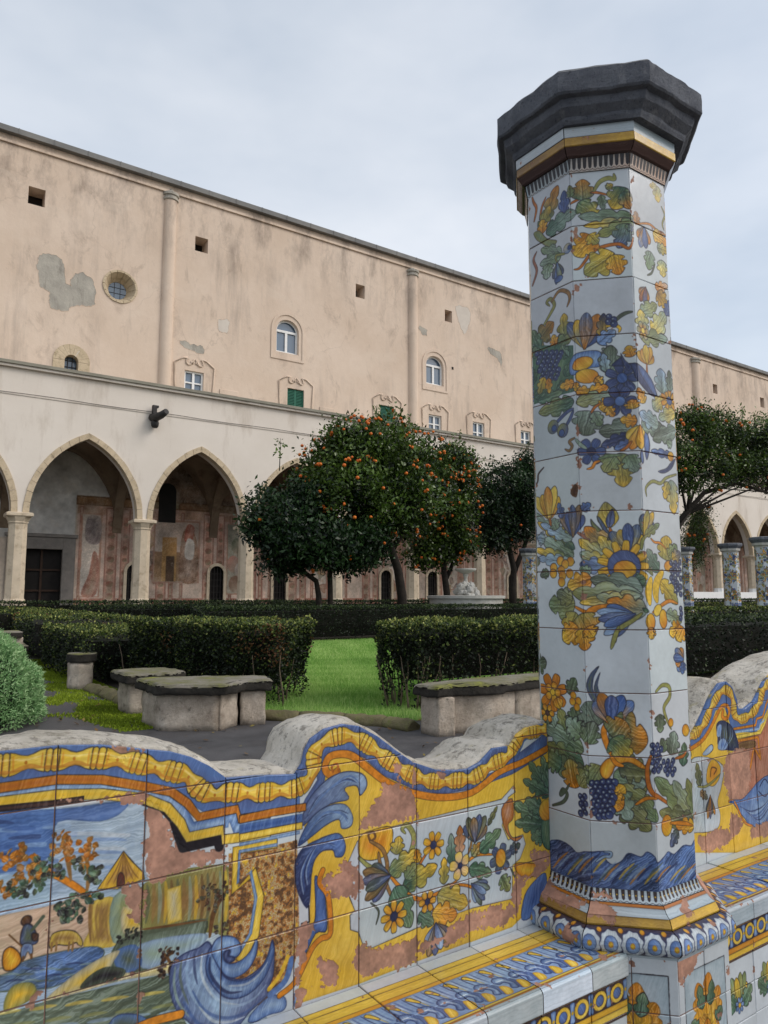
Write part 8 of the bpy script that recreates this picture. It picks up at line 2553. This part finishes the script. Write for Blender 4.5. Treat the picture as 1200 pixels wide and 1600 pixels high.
def ray(px, py):
    """direction of a photo pixel, used only to lay trees out in the garden at a chosen depth"""
    cp, sp, cy, sy = math.cos(CAM_PITCH), math.sin(CAM_PITCH), math.cos(CAM_YAW), math.sin(CAM_YAW)
    F = np.array([cy*cp, sy*cp, sp]); Rr = np.array([sy, -cy, 0]); D = np.cross(F, Rr)
    return F+Rr*(px-600)/CAM_F+D*(py-800)/CAM_F
def at(px, py, Y): d = ray(px, py); return np.array([0, 0, CAM_H])+d*(Y/d[1])
def rpx(px, Y): return px/CAM_F*at(600, 800, Y)[1]/ray(600, 800)[1]
def lumps_(L, Y):
    out = []
    for (px, py, r, *dy) in L:
        y = Y+(dy[0] if dy else 0); c = at(px, py, y); k = np.linalg.norm(c-np.array([0, 0, CAM_H]))/CAM_F*.97
        out.append((c, np.array([r*k, r*k, r*k*(dy[1] if len(dy) > 1 else .9)])))
    return out
def spk(L, Y): return [(*at(px, py, Y), h) for px, py, h in L]
Y1 = 19.6
b1 = at(630, 946, Y1)
orange_tree('large orange tree with a broad round crown full of oranges, middle of the garden', (b1[0], b1[1]), [([(b1[0], b1[1], ZG), at(628, 930, Y1), at(622, 890, Y1), at(610, 855, Y1), at(600, 820, Y1)], .17, .12), ([at(612, 860, Y1), at(640, 815, Y1), at(655, 780, Y1)], .10, .06)],
            lumps_([(585, 715, 68, 0, .85), (522, 722, 52, .3), (645, 720, 58, .4), (560, 690, 45, -.6), (600, 670, 36, 0), (545, 770, 72, -.8), (620, 775, 74, -.6), (488, 768, 38, .5), (680, 770, 46, .6), (575, 815, 50, -.2, .8), (500, 820, 50, .2), (652, 822, 34, .4), (466, 748, 18, .5), (700, 720, 30, .8)], Y1), 62000, 150, 1, M_cit, spk([(437, 715, .6), (588, 655, .5), (640, 668, .4)], Y1))
Y2 = 18.9
b2 = at(508, 946, Y2)
orange_tree('darker orange tree with two thin trunks, low left of the large one', (b2[0], b2[1]), [([(*at(500, 946, Y2)[:2], ZG), at(498, 930, Y2), at(494, 908, Y2), at(470, 890, Y2), at(450, 865, Y2)], .10, .05), ([(*at(517, 946, Y2)[:2], ZG), at(516, 920, Y2), at(515, 880, Y2), at(520, 850, Y2)], .09, .06)],
            lumps_([(425, 800, 40, 0), (450, 835, 48, -.4), (500, 840, 58, -.5), (555, 845, 48, -.2), (470, 790, 42, .2), (410, 825, 26), (540, 868, 36, -.2, .7), (450, 872, 36, 0, .7), (580, 858, 24)], Y2), 40000, 8, 2, M_citd, spk([(412, 780, .4)], Y2))
Y3 = 21.2
b3 = at(699, 946, Y3)
orange_tree('narrow orange tree heavy with fruit, right of the large one', (b3[0], b3[1]), [([(*b3[:2], ZG), at(698, 925, Y3), at(694, 895, Y3), at(690, 850, Y3)], .15, .09), ([at(697, 905, Y3), at(712, 870, Y3), at(715, 850, Y3)], .09, .05)],
            lumps_([(700, 760, 48, 0, 1.1), (715, 805, 42, -.2), (690, 845, 42, 0), (722, 730, 26), (720, 850, 28), (665, 865, 30), (705, 715, 22)], Y3), 27000, 90, 3, M_cit, spk([(718, 700, .7)], Y3))
Y4 = 22.5
b4 = at(802, 942, Y4)
orange_tree('dark citrus tree with forked trunk beside the pillar, behind the fountain', (b4[0], b4[1]), [([(*b4[:2], ZG), at(800, 920, Y4), at(803, 890, Y4), at(795, 855, Y4), at(790, 830, Y4)], .17, .10), ([at(803, 895, Y4), at(815, 865, Y4), at(826, 835, Y4)], .12, .08)],
            lumps_([(790, 770, 50, 0), (760, 800, 40), (820, 760, 46), (800, 820, 42, 0, .8), (850, 790, 46), (750, 770, 24), (830, 730, 30), (770, 845, 28, 0, .7)], Y4), 36000, 7, 4, M_citd, spk([(770, 735, .7), (826, 720, .9), (812, 728, .6)], Y4))
Y5 = 15.0
b5 = at(1048, 960, Y5)
orange_tree('orange tree with arching limb on the right, half behind the pillar', (b5[0], b5[1]), [([(*b5[:2], ZG), at(1050, 900, Y5), at(1055, 830, Y5), at(1075, 800, Y5)], .14, .09), ([at(1060, 815, Y5), at(1100, 770, Y5), at(1150, 755, Y5), at(1200, 770, Y5)], .10, .05)],
            lumps_([(1075, 690, 48, 0), (1125, 680, 42, .2, .8), (1180, 690, 44, 0, .8), (1230, 700, 60), (1100, 735, 42, -.2, .8), (1160, 730, 42, 0, .7), (1062, 752, 28), (1085, 655, 24), (1215, 742, 32), (1030, 700, 50), (1280, 720, 50)], Y5), 66000, 64, 5, M_cit, spk([(1086, 640, .5), (1123, 650, .45), (1142, 655, .35), (1160, 650, .4)], Y5), .125)
Y6 = 17.0
b6 = at(1082, 950, Y6)
orange_tree('small drooping orange tree in front of the right arches', (b6[0], b6[1]), [([(*b6[:2], ZG), at(1080, 900, Y6), at(1082, 850, Y6)], .08, .04)], lumps_([(1085, 825, 24), (1080, 855, 22, 0, 1.1), (1092, 800, 16), (1070, 880, 14)], Y6), 7000, 12, 6, M_cit, (), .085)

# ------------------------------------------------------------------ fountain
M_marb = mottled('grey_white_marble', srgb(166, 164, 158), srgb(190, 188, 182), 3, .8, .3, 18, .01, srgb(160, 156, 146))
fc = at(728, 935, 18.6)
fo = empty('fountain', (fc[0], fc[1], ZG), 'pale stone fountain with rock pile and small upper bowl behind the hedge', 'fountain')
z_ = lambda py: at(728, py, 18.6)[2]-ZG
w_ = np.linalg.norm(fc-np.array([0, 0, CAM_H]))/CAM_F
m = MB(); m.lathe([(.1, 0), (58*w_*.94, 0), (58*w_*.94, z_(944)), (58*w_*.97, z_(943)), (58*w_*.97, z_(936)), (60*w_, z_(935)), (60*w_, z_(931)), (54*w_, z_(930.5)), (53*w_, z_(938)), (.1, z_(938))], 40, smooth=False); m.build('basin', M_marb, fo)
q = np.random.default_rng(9)
import bmesh
for i in range(46):
    a = q.uniform(0, 2*math.pi); hq = q.random(); r = (1-hq*.5)*23*w_*q.uniform(.5, 1)
    b = bmesh.new(); bmesh.ops.create_icosphere(b, subdivisions=1, radius=q.uniform(4, 6.5)*w_)
    for v in b.verts: v.co *= q.uniform(.75, 1.25)
    me = bpy.data.meshes.new('rock'); b.to_mesh(me); b.free(); me.materials.append(M_marb)
    o = add('rock', me, fo); o.location = (r*math.cos(a), r*math.sin(a), z_(932)+hq*(z_(912)-z_(932)))
m = MB(); m.lathe([(14*w_, z_(936)), (12*w_, z_(922)), (7*w_, z_(913)), (3.5*w_, z_(909)), (2.8*w_, z_(903)), (4.5*w_, z_(899)), (3*w_, z_(896))], 20); m.build('stem', M_marb, fo)
m = MB(); m.lathe([(4*w_, z_(897)), (10*w_, z_(894)), (15*w_, z_(892)), (16.5*w_, z_(890.5)), (16.5*w_, z_(888.5)), (14*w_, z_(888.8)), (2*w_, z_(891))], 28); m.build('upper_bowl', M_marb, fo)

# ------------------------------------------------------------------ other majolica pillars along the cross path
def far_pillar(label, x, y, z0=0.0):
    p = empty('octagonal_pillar', (x, y, z0), label, 'pillar', 'majolica pillars')
    o = (0, 0)
    for k in range(8):
        nrm, tan = face_frame(k); m = MB()
        q4 = [(-.1, .652), (.1, .652), (.1, 3.045), (-.1, 3.045)]
        m.face([nrm*AP+tan*u+Vector((0, 0, z)) for u, z in q4], [C_SH.uv((((k+2) % 8)*200+100)/1000+u, z) for u, z in q4]); m.build('shaft_face', M_shaft, p)
    R = lambda ap, z: octo(o, ap/math.cos(math.pi/8), z)
    m = MB(); m.loft([R(.32, -.3), R(.32, .50), R(.34, .52), R(.34, .55), R(.295, .57), R(.262, .62), R(.2414, .652)], True); m.build('base', M_marb, p)
    m = MB(); m.loft([R(.2414, 3.045), R(.253, 3.09), R(.29, 3.11), R(.293, 3.186)], True); m.build('capital', M_marb, p)
    m = MB(); m.loft([R(a, z) for a, z in prof[1:]], True, True, False); m.build('cap_stone', bpy.data.materials['dark_piperno_cap'], p)
far_pillar('small distant tiled pillar just left of the big pillar, behind trees', 19.75, 19.45)
far_pillar('distant tiled pillar touching the right side of the big pillar', 23.92, 15.76)
far_pillar('distant tiled pillar under the orange tree on the right', 23.5, 13.75)
far_pillar('distant tiled pillar cut off by the right edge', 21.82, 11.7)

# ------------------------------------------------------------------ fallen leaves on the path, benches and lawn
q = np.random.default_rng(77); n = 900
x = q.uniform(1.0, 9.0, n); y = q.uniform(2.6, 9.0, n); C = np.stack([x, y, np.full(n, ZG+.012)], 1)
a = q.uniform(0, 2*np.pi, n); L = q.uniform(.015, .035, n)[:, None]; dv = np.stack([np.cos(a), np.sin(a), q.normal(0, .25, n)], 1); sv = np.stack([-np.sin(a), np.cos(a), q.normal(0, .25, n)], 1)
V = np.empty((n, 4, 3), np.float32); V[:, 0] = C-dv*L; V[:, 1] = C+sv*L*.45; V[:, 2] = C+dv*L; V[:, 3] = C-sv*L*.45
M_litter = tint_mat('leaf_litter', [(0.0, srgb(70, 52, 36)), (0.6, srgb(120, 92, 52)), (1.0, srgb(150, 140, 70))], .8, .1)
tag(add('fallen_leaves', fast_mesh('fallen_leaves', V.reshape(-1, 3), 4, M_litter, q.random(n))), 'scattered dry fallen leaves on the garden path', 'leaves', kind='stuff')
